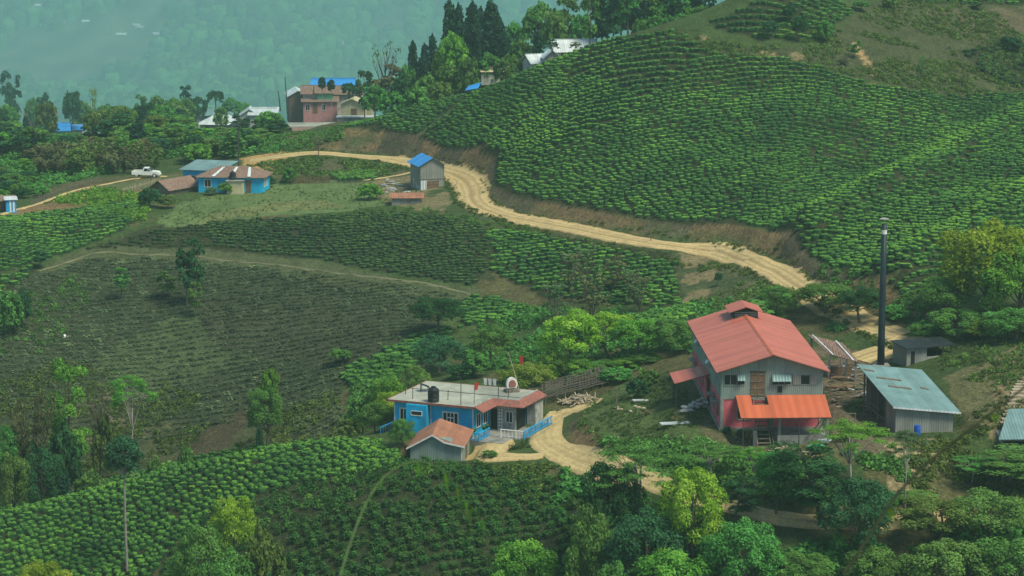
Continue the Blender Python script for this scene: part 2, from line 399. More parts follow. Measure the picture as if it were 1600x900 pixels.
# ------------------------------------------------------------------ ground colours by area
PU, PV = proj(GX, np.maximum(GY, 5), GZ)
PUj = PU + 14 * fbm(GX, GY, 5, 3, 91); PVj = PV + 7 * fbm(GX, GY, 5, 3, 92)
tint = np.empty(GX.shape + (3,)); tint[:] = (.05, .085, .03)
tint[GY < 200] = (.05, .08, .03)
fb = fbm(GX, GY, 14, 4, 20)[..., None]
tint = np.where(fb > .12, np.array((.085, .09, .042)), tint)
def zone(poly, c, y0=200, y1=700, jit=True, rag=None):
    m = inpoly(PUj if jit else PU, PVj if jit else PV, poly) & (GY > y0) & (GY < y1)
    if rag is not None: m &= fbm(GX, GY, 3, 3, 33) > rag
    tint[m] = c
SOIL = (.032, .042, .02)
DARKF = [(-400,420),(60,425),(120,395),(250,398),(400,410),(520,430),(640,450),(745,468),(700,500),(640,535),(560,575),(530,600),(520,640),(560,690),(480,700),(300,720),(0,800),(-400,900)]
zone(DARKF, (.040, .055, .030), 290, 420)
zone([(250,500),(340,470),(560,520),(420,560),(300,600),(200,640),(150,560)], (.06,.09,.042), 290, 420)
zone([(300,470),(420,450),(620,480),(640,530),(540,570),(400,560),(330,530)], (.046,.058,.034), 290, 420)
zone([(60,760),(100,620),(180,610),(260,650),(330,690),(460,640),(500,600),(540,690),(300,718)], (.062,.075,.038), 290, 420, rag=-.1)
zone([(120,720),(150,610),(210,615),(230,650),(200,745)], (.13,.115,.075), 290, 420, rag=0)
zone([(270,715),(300,695),(330,670),(380,640),(400,645),(360,690),(330,712)], (.065,.06,.036), 290, 420)
zone([(240,352),(300,345),(760,350),(770,440),(600,425),(500,405),(250,395),(130,392)], (.04,.055,.026), 330, 420)
zone([(95,405),(140,385),(300,388),(500,408),(640,440),(752,452),(745,475),(640,462),(400,420),(150,405),(60,430)], (.07,.09,.045), 330, 420)
zone([(240,345),(290,315),(450,285),(620,285),(660,300),(600,322),(500,335),(330,345),(262,357)], (.10,.155,.062), 370, 425)
zone([(300,350),(360,325),(500,310),(540,325),(400,335),(262,357)], (.135,.165,.07), 370, 425)
zone([(560,275),(640,270),(700,300),(700,330),(610,322),(585,300)], (.16,.15,.085), 370, 430, rag=-.2)
zone([(0,338),(70,318),(150,288),(230,280),(300,278),(260,300),(160,310),(60,345)], (.16,.12,.065), 370, 430)
zone([(150,290),(230,279),(300,277),(250,292),(190,305)], (.085,.11,.05), 370, 430)
zone([(400,262),(470,245),(640,262),(650,275),(560,285),(440,285)], (.075,.085,.045), 405, 440)
zone([(380,262),(376,247),(440,236),(452,246),(430,262),(412,272),(395,270)], (.36,.25,.11), 405, 460, jit=False)
# scrub at the top right
zone([(1020,40),(1110,65),(1200,75),(1280,70),(1330,30),(1400,-20),(1640,-20),(1640,150),(1480,150),(1380,130),(1300,115),(1230,95),(1100,82),(1040,70)], (.058,.074,.036), 370, 480)
zone([(1080,55),(1200,72),(1260,85),(1240,95),(1150,80)], (.17,.15,.08), 370, 480, rag=-.1)
zone([(1380,20),(1600,10),(1640,110),(1500,60)], (.095,.09,.055), 370, 480, rag=-.05)
zone([(1330,60),(1345,75),(1372,118),(1366,122),(1340,85)], (.30,.22,.12), 370, 480, jit=False)
zone([(908,118),(940,125),(1020,150),(1020,158),(960,148),(915,132)], (.12,.09,.05), 370, 480)
zone([(1020,92),(1060,88),(1080,100),(1040,104)], (.10,.08,.045), 370, 480)
TEAP = {}
def tea_zone(*names):
    for n in names: zone(TEAP[n], SOIL, jit=True)
# slope below the upper road
zone([(760,360),(720,330),(780,345),(900,372),(1100,404),(1170,420),(1230,455),(1180,520),(1060,480),(1060,400),(900,375)], (.06,.085,.04), 290, 380)
zone([(1055,395),(1120,405),(1110,470),(1060,480)], (.17,.15,.085), 290, 380, rag=-.15)
zone([(1120,410),(1200,430),(1170,470),(1110,450)], (.09,.10,.05), 290, 380, rag=0)
# yards
zone([(905,640),(1000,590),(1100,580),(1130,700),(1060,695),(950,695)], (.07,.11,.04), 235, 300)
zone([(1000,640),(1060,630),(1070,660),(1010,660)], (.15,.13,.07), 235, 300, rag=.05)
zone([(1075,600),(1100,600),(1140,670),(1290,690),(1330,700),(1200,715),(1110,690)], (.10,.10,.055), 235, 300, rag=-.1)
zone([(1270,540),(1390,550),(1400,690),(1500,690),(1480,760),(1420,800),(1380,720),(1300,690)], (.12,.105,.07), 225, 300, rag=-.25)
zone([(1380,690),(1480,690),(1450,740),(1480,800),(1400,810)], (.26,.22,.13), 225, 300, rag=-.1)
zone([(1470,590),(1600,540),(1700,540),(1700,700),(1560,700),(1500,640)], (.115,.12,.06), 235, 300)
zone([(1560,600),(1700,560),(1700,650),(1540,680)], (.20,.165,.10), 235, 300, rag=-.05)
zone([(735,725),(930,735),(900,780),(840,800),(760,760)], (.085,.085,.045), 230, 262, rag=-.1)
zone([(980,700),(1300,715),(1400,800),(1150,785),(1030,750)], (.06,.085,.035), 225, 262)
# steep cuts show bare earth
gzy = np.abs(np.gradient(GZ, axis=0) / np.gradient(GY, axis=0)); gzx = np.abs(np.gradient(GZ, axis=1) / np.gradient(GX, axis=1))
steep = np.hypot(gzx, gzy)
sm = np.exp(-(sharp / 1.6) ** 2)[..., None] * np.clip((steep - .35) / .4, 0, 1)[..., None] * ((GY > 230) & (GY < 460))[..., None]
bankc = np.array((.17, .125, .072)) * (1 + .5 * fbm(GX, GY, 6, 3, 70)[..., None])
grey = np.array((.10, .088, .06))
bankc = np.where(fbm(GX, GY, 11, 2, 71)[..., None] > .05, grey * (1 + .3 * fb), bankc)
tint = tint * (1 - sm) + bankc * sm
# far mountain: patches of wood and terraced fields
fm = GY > 640
p1 = fbm(GX, GY, 120, 6, 60); p2 = np.sin(GZ * .8 + 4 * fbm(GX, GY, 60, 3, 61)); p3 = fbm(GX, GY, 14, 4, 63)
pw = (np.clip((p1 + .25 * p3 - .02) / .3, 0, 1) ** 1.5)[..., None]
mt = pw * np.array((.11, .15, .075)) * (1 + .4 * p2[..., None]) * .75 + (1 - pw) * np.array((.018, .035, .018)) * (1 + 1.9 * p3[..., None])
tint[fm] = mt[fm]
TEAP.update({
 'a': [(530,198),(560,190),(650,158),(740,138),(715,160),(690,180),(650,212),(588,203)],
 'b': [(654,218),(695,182),(720,160),(745,138),(820,103),(905,72),(890,120),(872,150),(830,180),(745,232),(726,235),(680,230)],
 'c': [(745,234),(832,182),(874,152),(895,118),(920,122),(1020,158),(985,172),(900,215),(850,240),(777,250)],
 'd': [(895,118),(905,72),(1050,45),(1110,80),(1060,120),(1022,157),(960,146)],
 'e': [(777,250),(850,240),(985,173),(1110,82),(1230,92),(1300,112),(1360,132),(1480,148),(1640,148),(1640,178),(1500,236),(1400,281),(1240,362),(1213,364),(1179,353),(1139,349),(1044,348),(990,341),(909,328),(841,316),(768,292)],
 'f': [(1236,366),(1240,362),(1400,281),(1500,238),(1640,170),(1640,290),(1520,360),(1460,400),(1390,432),(1330,432),(1280,410),(1247,386)],
 'g': [(1392,440),(1450,395),(1520,355),(1640,290),(1640,400),(1540,430),(1470,462),(1400,457)],
 'h': [(1112,34),(1150,18),(1200,-10),(1300,-10),(1335,20),(1300,40),(1268,62),(1180,58),(1120,45)],
 'i': [(-200,345),(0,340),(100,330),(210,315),(232,325),(190,360),(115,392),(0,425),(-200,450)],
 'j': [(-200,440),(0,432),(60,415),(40,440),(0,462),(-200,500)],
 'k': [(330,348),(480,340),(600,332),(700,338),(750,352),(768,400),(762,425),(735,446),(600,425),(500,405),(330,388)],
 'k2': [(130,390),(250,360),(330,348),(330,388),(230,386)],
 'l': [(758,362),(800,362),(900,375),(1055,398),(1062,476),(1010,480),(930,470),(860,465),(800,440),(768,425),(770,400)],
 'm': [(722,468),(760,462),(820,480),(800,498),(720,512)],
 'n': [(530,600),(545,575),(600,550),(650,525),(700,515),(705,545),(640,575),(610,612),(570,608)],
 'o': [(-200,870),(0,797),(150,752),(300,717),(400,699),(500,690),(590,688),(640,722),(560,740),(430,765),(330,805),(260,860),(220,960),(-200,1040)],
 'p': [(330,805),(430,765),(560,740),(640,722),(740,728),(800,740),(900,760),(900,960),(240,960),(262,860)],
 'q': [(514,275),(560,268),(592,272),(585,281),(530,283)],
 'r': [(985,500),(1040,484),(1080,478),(1080,498),(1020,512),(985,515)],
 's': [(1400,-20),(1640,-20),(1640,8),(1500,6),(1420,2)],
 't': [(1500,80),(1640,60),(1640,140),(1560,130)],
})
tea_zone(*[k for k in TEAP if k not in 'p'])
zone(TEAP['p'], (.036, .05, .024))
me = new_mesh('ground', np.stack([GX, GY, GZ], -1).reshape(-1, 3),
              (lambda i: np.stack([i[:-1, :-1], i[:-1, 1:], i[1:, 1:], i[1:, :-1]], -1).reshape(-1, 4))(np.arange(NY * NS).reshape(NY, NS)), [M['ground']], True)
ca = me.color_attributes.new('tint', 'FLOAT_COLOR', 'POINT')
ca.data.foreach_set('color', np.concatenate([tint, np.ones(GX.shape + (1,))], -1).astype(np.float32).ravel())
tag(link('terrain', me), 'green terraced hillside with cut earth banks', None, None, 'structure')

# ------------------------------------------------------------------ roads: strips draped on the ground
def smooth_path(P, step=.8):
    P = [Vector(p) for p in P]; out = []
    for i in range(len(P) - 1):
        p0 = P[max(i - 1, 0)]; p1 = P[i]; p2 = P[i + 1]; p3 = P[min(i + 2, len(P) - 1)]
        n = max(2, int((p2 - p1).length / step))
        for k in range(n):
            t = k / n
            out.append(.5 * ((2 * p1) + (p2 - p0) * t + (2 * p0 - 5 * p1 + 4 * p2 - p3) * t * t + (3 * p1 - p0 - 3 * p2 + p3) * t ** 3))
    out.append(P[-1]); return out
def strip(name, px, width, mat, dz=.07, nc=10, label=None, rag=.8):
    P = smooth_path([at(u, v).to_2d().to_3d() for u, v in px])
    V = []; A = []
    for i, p in enumerate(P):
        d = (P[min(i + 1, len(P) - 1)] - P[max(i - 1, 0)]).normalized(); nrm = Vector((-d.y, d.x, 0))
        wv = width if not isinstance(width, (list, tuple)) else float(np.interp(i / (len(P) - 1), np.linspace(0, 1, len(width)), width))
        for c in range(nc + 1):
            s = c / nc - .5; e = 1 + (rag * float(vnoise(i * .6, c * 9., 3 + (c > 5))) / wv * 2 if c in (0, nc) else 0)
            q = p + nrm * s * wv * e; V.append((q.x, q.y)); A.append(c / nc)
    V = np.array(V); Z = H(V[:, 0], V[:, 1]) + dz
    ed = np.array(A); Z = Z - np.where((ed == 0) | (ed == 1), .12, 0)
    n = len(P); idx = np.arange(n * (nc + 1)).reshape(n, nc + 1)
    F = np.stack([idx[:-1, :-1], idx[:-1, 1:], idx[1:, 1:], idx[1:, :-1]], -1).reshape(-1, 4)
    me = new_mesh(name, np.column_stack([V, Z]), F, [mat], True)
    a = me.attributes.new('across', 'FLOAT', 'POINT'); a.data.foreach_set('value', np.array(A, np.float32))
    return tag(link(name, me), label, None, None, 'structure')
strip('dirt_road', [(390,252),(440,244),(500,240),(588,247),(645,256),(690,266),(725,280),(738,296),(740,312),(756,326),(800,340),(850,349),(909,360),(990,376),(1044,384),(1100,391),(1139,397),(1179,408),(1213,424),(1245,445),(1280,468),(1325,492),(1370,512),(1410,524)],
      [3.4,3.2,3.2,4.0,5.6,6.0,5.0,4.0,3.8,3.8,4.0,4.4,4.6,4.6,4.4], M['road'], label='rutted sandy road winding round the tea hill')
strip('dirt_road', [(1424,526),(1405,538),(1372,549),(1335,562)], [5,4.5,5.5], M['road'], label='sandy road end turning into the factory yard')
M['trail'] = m_road('trail_dirt', (.16, .165, .09), (.10, .11, .06))
M['yard'] = m_road('yard_dirt', (.48, .385, .185), (.30, .235, .11))
strip('dirt_road', [(925,628),(900,642),(868,656),(853,673),(855,692),(880,708),(915,722),(960,736),(1005,749),(1050,765),(1110,784),(1170,799),(1230,812),(1300,816),(1400,816),(1520,800)],
      [2.8,3.0,3.6,3.9,3.8,3.2,2.5,1.9,2.0,1.9,1.9,1.9], M['yard'], dz=.09, rag=.2, label='sandy road curving below the factory yard')
strip('dirt_yard', [(795,676),(775,688),(762,700),(765,712),(800,715),(850,713)], [2.6,4.2,5.2,4.4,2.6,1.8], M['yard'], dz=.12, label='sandy forecourt beside the flat roofed blue house')
strip('path', [(60,424),(140,398),(200,397),(300,401),(400,411),(480,421),(560,431),(640,440),(700,451),(752,466)], .5, M['trail'], dz=.06, nc=4, label='narrow footpath along the pruned tea slope')
strip('path', [(0,336),(60,318),(110,300),(160,289),(225,277),(262,276)], 1.2, M['yard'], dz=.08, nc=4, label='farm track leading to the white pickup')
strip('path', [(560,282),(600,278),(640,270),(672,262)], .8, M['yard'], dz=.08, nc=4, label='short path from the hedge to the tin shed')
# ------------------------------------------------------------------ tea
def dome(seg=9, rings=4, seed=0, flat=.62, jag=.14):
    r = np.random.default_rng(seed); V = []; F = []
    for k in range(rings):
        a = k / rings * math.pi / 2 * .92
        for s in range(seg):
            th = 2 * math.pi * (s + .5 * (k % 2)) / seg
            rad = math.cos(a) ** .55 * (1 + jag * r.normal()); zz = min(math.sin(a) * 1.25, 1) ** .8
            V.append((rad * math.cos(th) * .5, rad * math.sin(th) * .5, zz * flat * (1 + .5 * jag * r.normal()) - (.12 if k == 0 else 0)))
    V.append((0, 0, flat * 1.03))
    for k in range(rings - 1):
        for s in range(seg):
            a = k * seg + s; b = k * seg + (s + 1) % seg; c = a + seg; d = b + seg
            F += [(a, b, d), (a, d, c)]
    t = len(V) - 1; k = (rings - 1) * seg
    for s in range(seg): F.append((k + s, k + (s + 1) % seg, t))
    return np.array(V), np.array(F)
def teabush(seed, nl=16, seg=8, rings=3, **k):
    """clipped bush: a lumpy table with young shoots standing out of its top"""
    V, F = dome(seg, rings, seed, **k); g = np.random.default_rng(seed + 500)
    a = g.uniform(0, 6.28, nl); r = .5 * g.uniform(0, 1, nl) ** .5; z = V[:, 2].max() * (1 - .55 * (r / .5) ** 3)
    C = np.column_stack([r * np.cos(a), r * np.sin(a), z]); nm = g.normal(0, .55, (nl, 3)) + (0, 0, .8); nm /= np.linalg.norm(nm, axis=1)[:, None]
    t = np.cross(nm, g.normal(size=(nl, 3))); t /= np.linalg.norm(t, axis=1)[:, None]; b = np.cross(nm, t); L = .12 * g.uniform(.6, 1.4, nl)[:, None]
    Q = np.stack([C - t * L, C - b * L * .7, C + t * L, C + b * L * .7], 1).reshape(-1, 3); q = len(V) + 4 * np.arange(nl)[:, None]
    off = np.concatenate([-.12 + .1 * g.normal(size=len(V)), np.repeat(.12 + .22 * g.normal(size=nl), 4)])
    return np.concatenate([V, Q]), np.concatenate([F, q + [0, 1, 2], q + [0, 2, 3]]), off
DOMES = [teabush(i) for i in range(8)]
def scatter_mesh(name, protos, pos, scl, rot, tone, mat, smooth=False):
    """merge copies of small meshes: pos (n,3), scl (n,3), rot (n,)"""
    Vs = []; Fs = []; T = []; base = 0
    pick = rng.integers(0, len(protos), len(pos))
    for k, pr in enumerate(protos):
        PV_, PF = pr[0], pr[1]; TO = pr[2] if len(pr) > 2 else np.zeros(len(PV_))
        i = np.nonzero(pick == k)[0]
        if not len(i): continue
        c, s = np.cos(rot[i]), np.sin(rot[i])
        P = PV_[None] * scl[i][:, None, :]
        X = P[..., 0] * c[:, None] - P[..., 1] * s[:, None]; Y = P[..., 0] * s[:, None] + P[..., 1] * c[:, None]
        V = np.stack([X, Y, P[..., 2]], -1) + pos[i][:, None, :]
        Vs.append(V.reshape(-1, 3)); Fs.append((PF[None] + (np.arange(len(i)) * len(PV_))[:, None, None]).reshape(-1, PF.shape[1]) + base)
        T.append((tone[i][:, None] + TO[None]).clip(0, 1).ravel()); base += len(i) * len(PV_)
    me = new_mesh(name, np.concatenate(Vs), np.concatenate(Fs), [mat], smooth)
    a = me.attributes.new('tone', 'FLOAT', 'POINT'); a.data.foreach_set('value', np.concatenate(T).astype(np.float32))
    return me
def rows(poly, ang, rs, bs, warp=1.0, seed=0, miss=.05, y0=200, y1=480, jitter=.16, hidden=False):
    """bush positions in rows running at the given angle (plan, degrees), row spacing rs, bush spacing bs"""
    Wp = np.array([at(*p) for p in [(min(max(u, -120), 1720), v) for u, v in poly]])
    x0, x1 = Wp[:, 0].min() - 4, Wp[:, 0].max() + 4; ya, yb = max(Wp[:, 1].min() - 6, y0), min(Wp[:, 1].max() + 6, y1)
    cx, cy = (x0 + x1) / 2, (ya + yb) / 2; L = math.hypot(x1 - x0, yb - ya) / 2 + 3
    nr = int(2 * L / rs); nb = int(2 * L / bs)
    ri, bi = np.meshgrid(np.arange(nr), np.arange(nb), indexing='ij')
    r_ = np.random.default_rng(seed + 11)
    a = -L + bi * bs + (ri % 2) * bs * .5 + r_.normal(0, bs * jitter, ri.shape) + r_.uniform(-.4, .4, nr)[:, None]
    b = -L + ri * rs + r_.normal(0, rs * .035, ri.shape)
    ca_, sa_ = math.cos(R(ang)), math.sin(R(ang))
    x = cx + a * ca_ - b * sa_; y = cy + a * sa_ + b * ca_
    wv = warp * 5 * fbm(x, y, 38, 2, 200 + seed) + warp * .9 * fbm(x, y, 11, 2, 230 + seed)
    x = x - sa_ * wv; y = y + ca_ * wv
    x = x.ravel(); y = y.ravel(); k = (y > y0) & (y < y1); x = x[k]; y = y[k]
    z = H(x, y); u, v = proj(x, y, z)
    k = inpoly(u, v, poly) & (r_.random(len(x)) > miss) & (fbm(x, y, 6, 2, 300 + seed) > -.72 + miss)
    x, y, z = x[k], y[k], z[k]
    if not hidden:
        k = visible(x, y, z); x, y, z = x[k], y[k], z[k]
    return np.column_stack([x, y, z])
# keep roads clear
def clear(P, names=('road_low', 'bank_toe', 'bank_top'), d=.9):
    for n in names: P = P[segdist(P[:, 0], P[:, 1], FE[n]) > d]
    return P
FIELDS = [  # key, row angle, row spacing, bush spacing, bush (w, d, h), tone centre, material, warp, miss, label
 ('a', 8, 1.25, .8, (1.1, 1.0, .75), .55, 'tea', 1., .02, 'clipped tea rows at the far left end of the upper hill'),
 ('b', -6, 1.25, .78, (1.1, 1.0, .75), .55, 'tea', 1.2, .02, 'clipped tea rows above the tin shed with the blue roof'),
 ('c', -30, 1.5, .7, (1.1, 1.2, .85), .6, 'tea', 1.4, .02, 'long slanting tea hedges on the rounded shoulder of the hill'),
 ('d', -24, 1.8, .85, (1.1, 1.2, .8), .45, 'tea', 1., .12, 'broken tea hedges around the bare patch under the hilltop'),
 ('e', -9, 1.2, .95, (1.1, 1.0, .7), .5, 'tea', 1.5, .04, 'dense tea bushes covering the broad upper slope'),
 ('f', -20, 1.28, 1.0, (1.18, 1.08, .75), .55, 'tea', 1.2, .04, 'tea bushes on the spur to the right of the road'),
 ('g', 22, 1.3, .95, (1.15, 1.05, .75), .55, 'tea', .8, .03, 'tea bushes on the knoll behind the big bright tree'),
 ('h', -14, 1.9, .8, (1.1, 1.3, .8), .6, 'tea', .6, .05, 'bright tea rows in the enclosed patch at the top'),
 ('i', 18, 1.2, .85, (1.05, .95, .7), .5, 'tea', 1.3, .04, 'tea bushes on the left slope under the farm track'),
 ('j', 10, 1.45, 1.05, (1.15, 1.1, .75), .5, 'tea', 1., .04, 'small wedge of tea at the left edge'),
 ('k', -10, 1.15, .9, (.98, .9, .6), .35, 'tea_dull', 1., .08, 'low dull tea rows under the pale field'),
 ('k2', -6, 1.15, .9, (.8, .75, .45), .1, 'tea_dull', 1., .15, 'thin tea rows on the left of the low dull strip'),
 ('l', -12, 1.28, 1.05, (1.2, 1.08, .72), .5, 'tea', 1.3, .05, 'rounded tea bushes below the long straight of the road'),
 ('m', -10, 1.3, 1.1, (1.3, 1.25, .8), .5, 'tea', .6, .04, 'small tea plot beside the dark tree pair'),
 ('n', 30, 1.3, 1.1, (1.4, 1.3, .85), .5, 'tea', .6, .03, 'tea plot running up from behind the blue house'),
 ('q', 0, .8, .6, (.9, .8, .9), .6, 'tea', .1, 0, 'trimmed tea hedge beside the stick fence'),
 ('r', 20, 1.3, 1.0, (1.3, 1.2, .9), .6, 'tea', .3, 0, 'tea rows just behind the red roofed factory'),
 ('s', -5, 1.8, 1.0, (1.1, 1.2, .8), .5, 'tea', .6, .1, 'tea rows at the top right corner'),
 ('t', -12, 1.6, 1.2, (1.2, 1.1, .8), .3, 'tea_dull', .6, .15, 'dark tea bushes beside the dry scrub'),
]
ntea = 0
for (k, ang, rs, bs, (bw, bd, bh), tn, mt, wp, ms, lab) in FIELDS:
    P = clear(rows(TEAP[k], ang, rs, bs, wp, ord(k[0]), ms))
    if not len(P): print('no tea', k); continue
    n = len(P); ntea += n
    s = np.column_stack([1.04 * bw * rng.normal(1, .17, n), .9 * bd * rng.normal(1, .12, n), .92 * bh * rng.normal(1, .15, n)])
    tone = np.clip(tn + .2 * rng.normal(size=n) + .9 * fbm(P[:, 0], P[:, 1], 12, 3, 44), 0, 1)
    rot = R(ang) + rng.normal(0, .25, n)
    tone = np.clip(tone + .6 * np.exp(-(np.minimum(segdist(P[:, 0], P[:, 1], FE['spur']), segdist(P[:, 0], P[:, 1], FE['spur2'])) / 2.6) ** 2), 0, 1)
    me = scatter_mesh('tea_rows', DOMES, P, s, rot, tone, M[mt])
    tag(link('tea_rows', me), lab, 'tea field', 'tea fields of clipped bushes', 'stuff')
print('tea', ntea)
# leafy young bush: loose leaf faces round a twiggy centre
def leafbush(seed, n=150, r=.5, h=.6, leaf=.1, up=.6, spread=1.):
    g = np.random.default_rng(seed)
    d = g.normal(size=(n, 3)); d[:, 2] = np.abs(d[:, 2]); d /= np.linalg.norm(d, axis=1)[:, None]
    rad = g.uniform(.45, 1, n) ** .5
    lump = 1 + .25 * np.sin(d[:, 0] * 5 + seed) * np.cos(d[:, 1] * 6 - seed)
    C = d * (rad * lump)[:, None] * (r, r, h)
    nrm = d * .7 + g.normal(0, .5, (n, 3)) + (0, 0, up); nrm /= np.linalg.norm(nrm, axis=1)[:, None]
    t = np.cross(nrm, g.normal(size=(n, 3))); t /= np.linalg.norm(t, axis=1)[:, None]; b = np.cross(nrm, t)
    L = leaf * g.uniform(.6, 1.4, n)[:, None]
    V = np.stack([C - t * L, C - b * L * .55, C + t * L, C + b * L * .55], 1).reshape(-1, 3)
    F = np.arange(4 * n).reshape(n, 4); return V, F, C
LB = [leafbush(i)[:2] for i in range(5)]
TW = [leafbush(20 + i, 30, .5, .9, .19, .5)[:2] for i in range(5)]
# pruned slope: brown, twiggy rows
def pruned(poly, ang, seed, rs=1.3, bs=.78, sz=(.98, .62, .46), tn=.35, ms=.1):
    P = rows(poly, ang, rs, bs, 1.2, seed, ms, jitter=.14); n = len(P)
    P = P[segdist(P[:, 0], P[:, 1], PATHXY) > .9]; n = len(P)
    s = np.array(sz) * rng.normal(1, .18, (n, 1)) * 1.0
    P[:, 2] -= .05
    tone = np.clip(tn + .22 * rng.normal(size=n) + .5 * fbm(P[:, 0], P[:, 1], 14, 2, 45), 0, 1)
    return P, s, tone
PATHXY = [tuple(at(u, v))[:2] for u, v in [(60,424),(140,398),(200,397),(300,401),(400,411),(480,421),(560,431),(640,440),(700,451),(752,466)]]
DK1 = [(-100,470),(60,430),(120,405),(250,402),(400,414),(480,425),(340,470),(290,530),(220,600),(160,700),(0,640),(-100,640)]
DK2 = [(340,470),(480,425),(560,437),(640,447),(740,470),(690,500),(640,522),(560,560),(530,600),(540,690),(480,690),(430,640),(300,680),(200,690),(180,650),(230,590),(290,530)]
for poly, ang, sd, lab in ((DK1, 2, 1, 'brown pruned tea stumps on the left of the wide bare slope'), (DK2, -9, 2, 'brown pruned tea stumps on the wide bare slope above the blue house')):
    P, s, tone = pruned(poly, ang, sd)
    me = scatter_mesh('pruned_tea_rows', TW, P, s, R(ang) + rng.normal(0, .2, len(P)) + math.pi * rng.integers(0, 2, len(P)), tone, M['pruned'])
    tag(link('pruned_tea_rows', me), lab, 'pruned tea', 'pruned tea slopes', 'stuff')
    print('pruned', len(P))
# foreground: individual bushes
PF_ = rows(TEAP['p'], -4, 1.2, 1.1, 1.2, 9, .06, jitter=.22)
PO = rows(TEAP['o'], 22, 1.05, .78, 1.0, 10, .03)
M['bush'] = m_leaf('tea_bush_leaf', (.055, .15, .035), .25, .5, (.13, .28, .05))
def bush_me(seed):
    V1, F1 = dome(8, 3, seed + 50, .45, .2); V1 = V1 * (.8, .8, .95)
    V2, F2, _ = leafbush(seed, 230, .56, .6, .085, .5)
    F = [tuple(f) for f in F1] + [tuple(f + len(V1)) for f in F2]
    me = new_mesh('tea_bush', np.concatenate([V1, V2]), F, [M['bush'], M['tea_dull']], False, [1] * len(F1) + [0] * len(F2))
    a = me.attributes.new('tone', 'FLOAT', 'POINT')
    g = np.random.default_rng(seed)
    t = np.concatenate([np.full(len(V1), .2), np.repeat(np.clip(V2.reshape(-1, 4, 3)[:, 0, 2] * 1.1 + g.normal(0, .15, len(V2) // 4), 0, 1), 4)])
    a.data.foreach_set('value', t.astype(np.float32)); return me
BM = [bush_me(i) for i in range(6)]
u_, v_ = proj(PF_[:, 0], PF_[:, 1], PF_[:, 2]); infr = (u_ > -10) & (u_ < 1610) & (v_ < 905)
PFi = PF_[infr]; order = np.argsort(PFi[:, 1]); PFi = PFi[order]
print('fore bushes', len(PFi), 'left hill', len(PO))
NIND = 300
for i, p in enumerate(PFi[:NIND]):
    ob = link('tea_bush', BM[i % 6]); ob.location = (p[0], p[1], p[2] - .04); ob.rotation_euler.z = random.uniform(0, 6.28)
    s_ = random.uniform(.95, 1.45); ob.scale = (s_, s_, s_ * random.uniform(.8, 1.05))
    tag(ob, 'loose leafy tea bush standing on the near slope below the small rusty roofed shed', 'tea bush', 'tea bushes on the near slope')
REST = np.concatenate([PFi[NIND:], PF_[~infr]])
LBD = [(bm_v, bm_f) for bm_v, bm_f in [leafbush(i, 120, .56, .6, .11, .5)[:2] for i in range(5)]]
if len(REST):
    n = len(REST); s = np.ones((n, 3)) * rng.uniform(.9, 1.4, (n, 1))
    me = scatter_mesh('tea_rows', LBD, REST, s, rng.uniform(0, 6, n), np.clip(rng.normal(.5, .25, n), 0, 1), M['bush'])
    tag(link('tea_rows', me), 'loose leafy tea bushes on the upper part of the near slope', 'tea field', 'tea fields of clipped bushes', 'stuff')
n = len(PO); s = np.column_stack([.98 * rng.normal(1, .14, n), .82 * rng.normal(1, .12, n), .66 * rng.normal(1, .12, n)])
DOMF = [teabush(70 + i, 34, 11, 4) for i in range(6)]
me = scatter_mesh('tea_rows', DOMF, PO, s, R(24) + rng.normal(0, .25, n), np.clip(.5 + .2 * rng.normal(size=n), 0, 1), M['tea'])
tag(link('tea_rows', me), 'clipped tea rows on the rounded hill at the lower left', 'tea field', 'tea fields of clipped bushes', 'stuff')
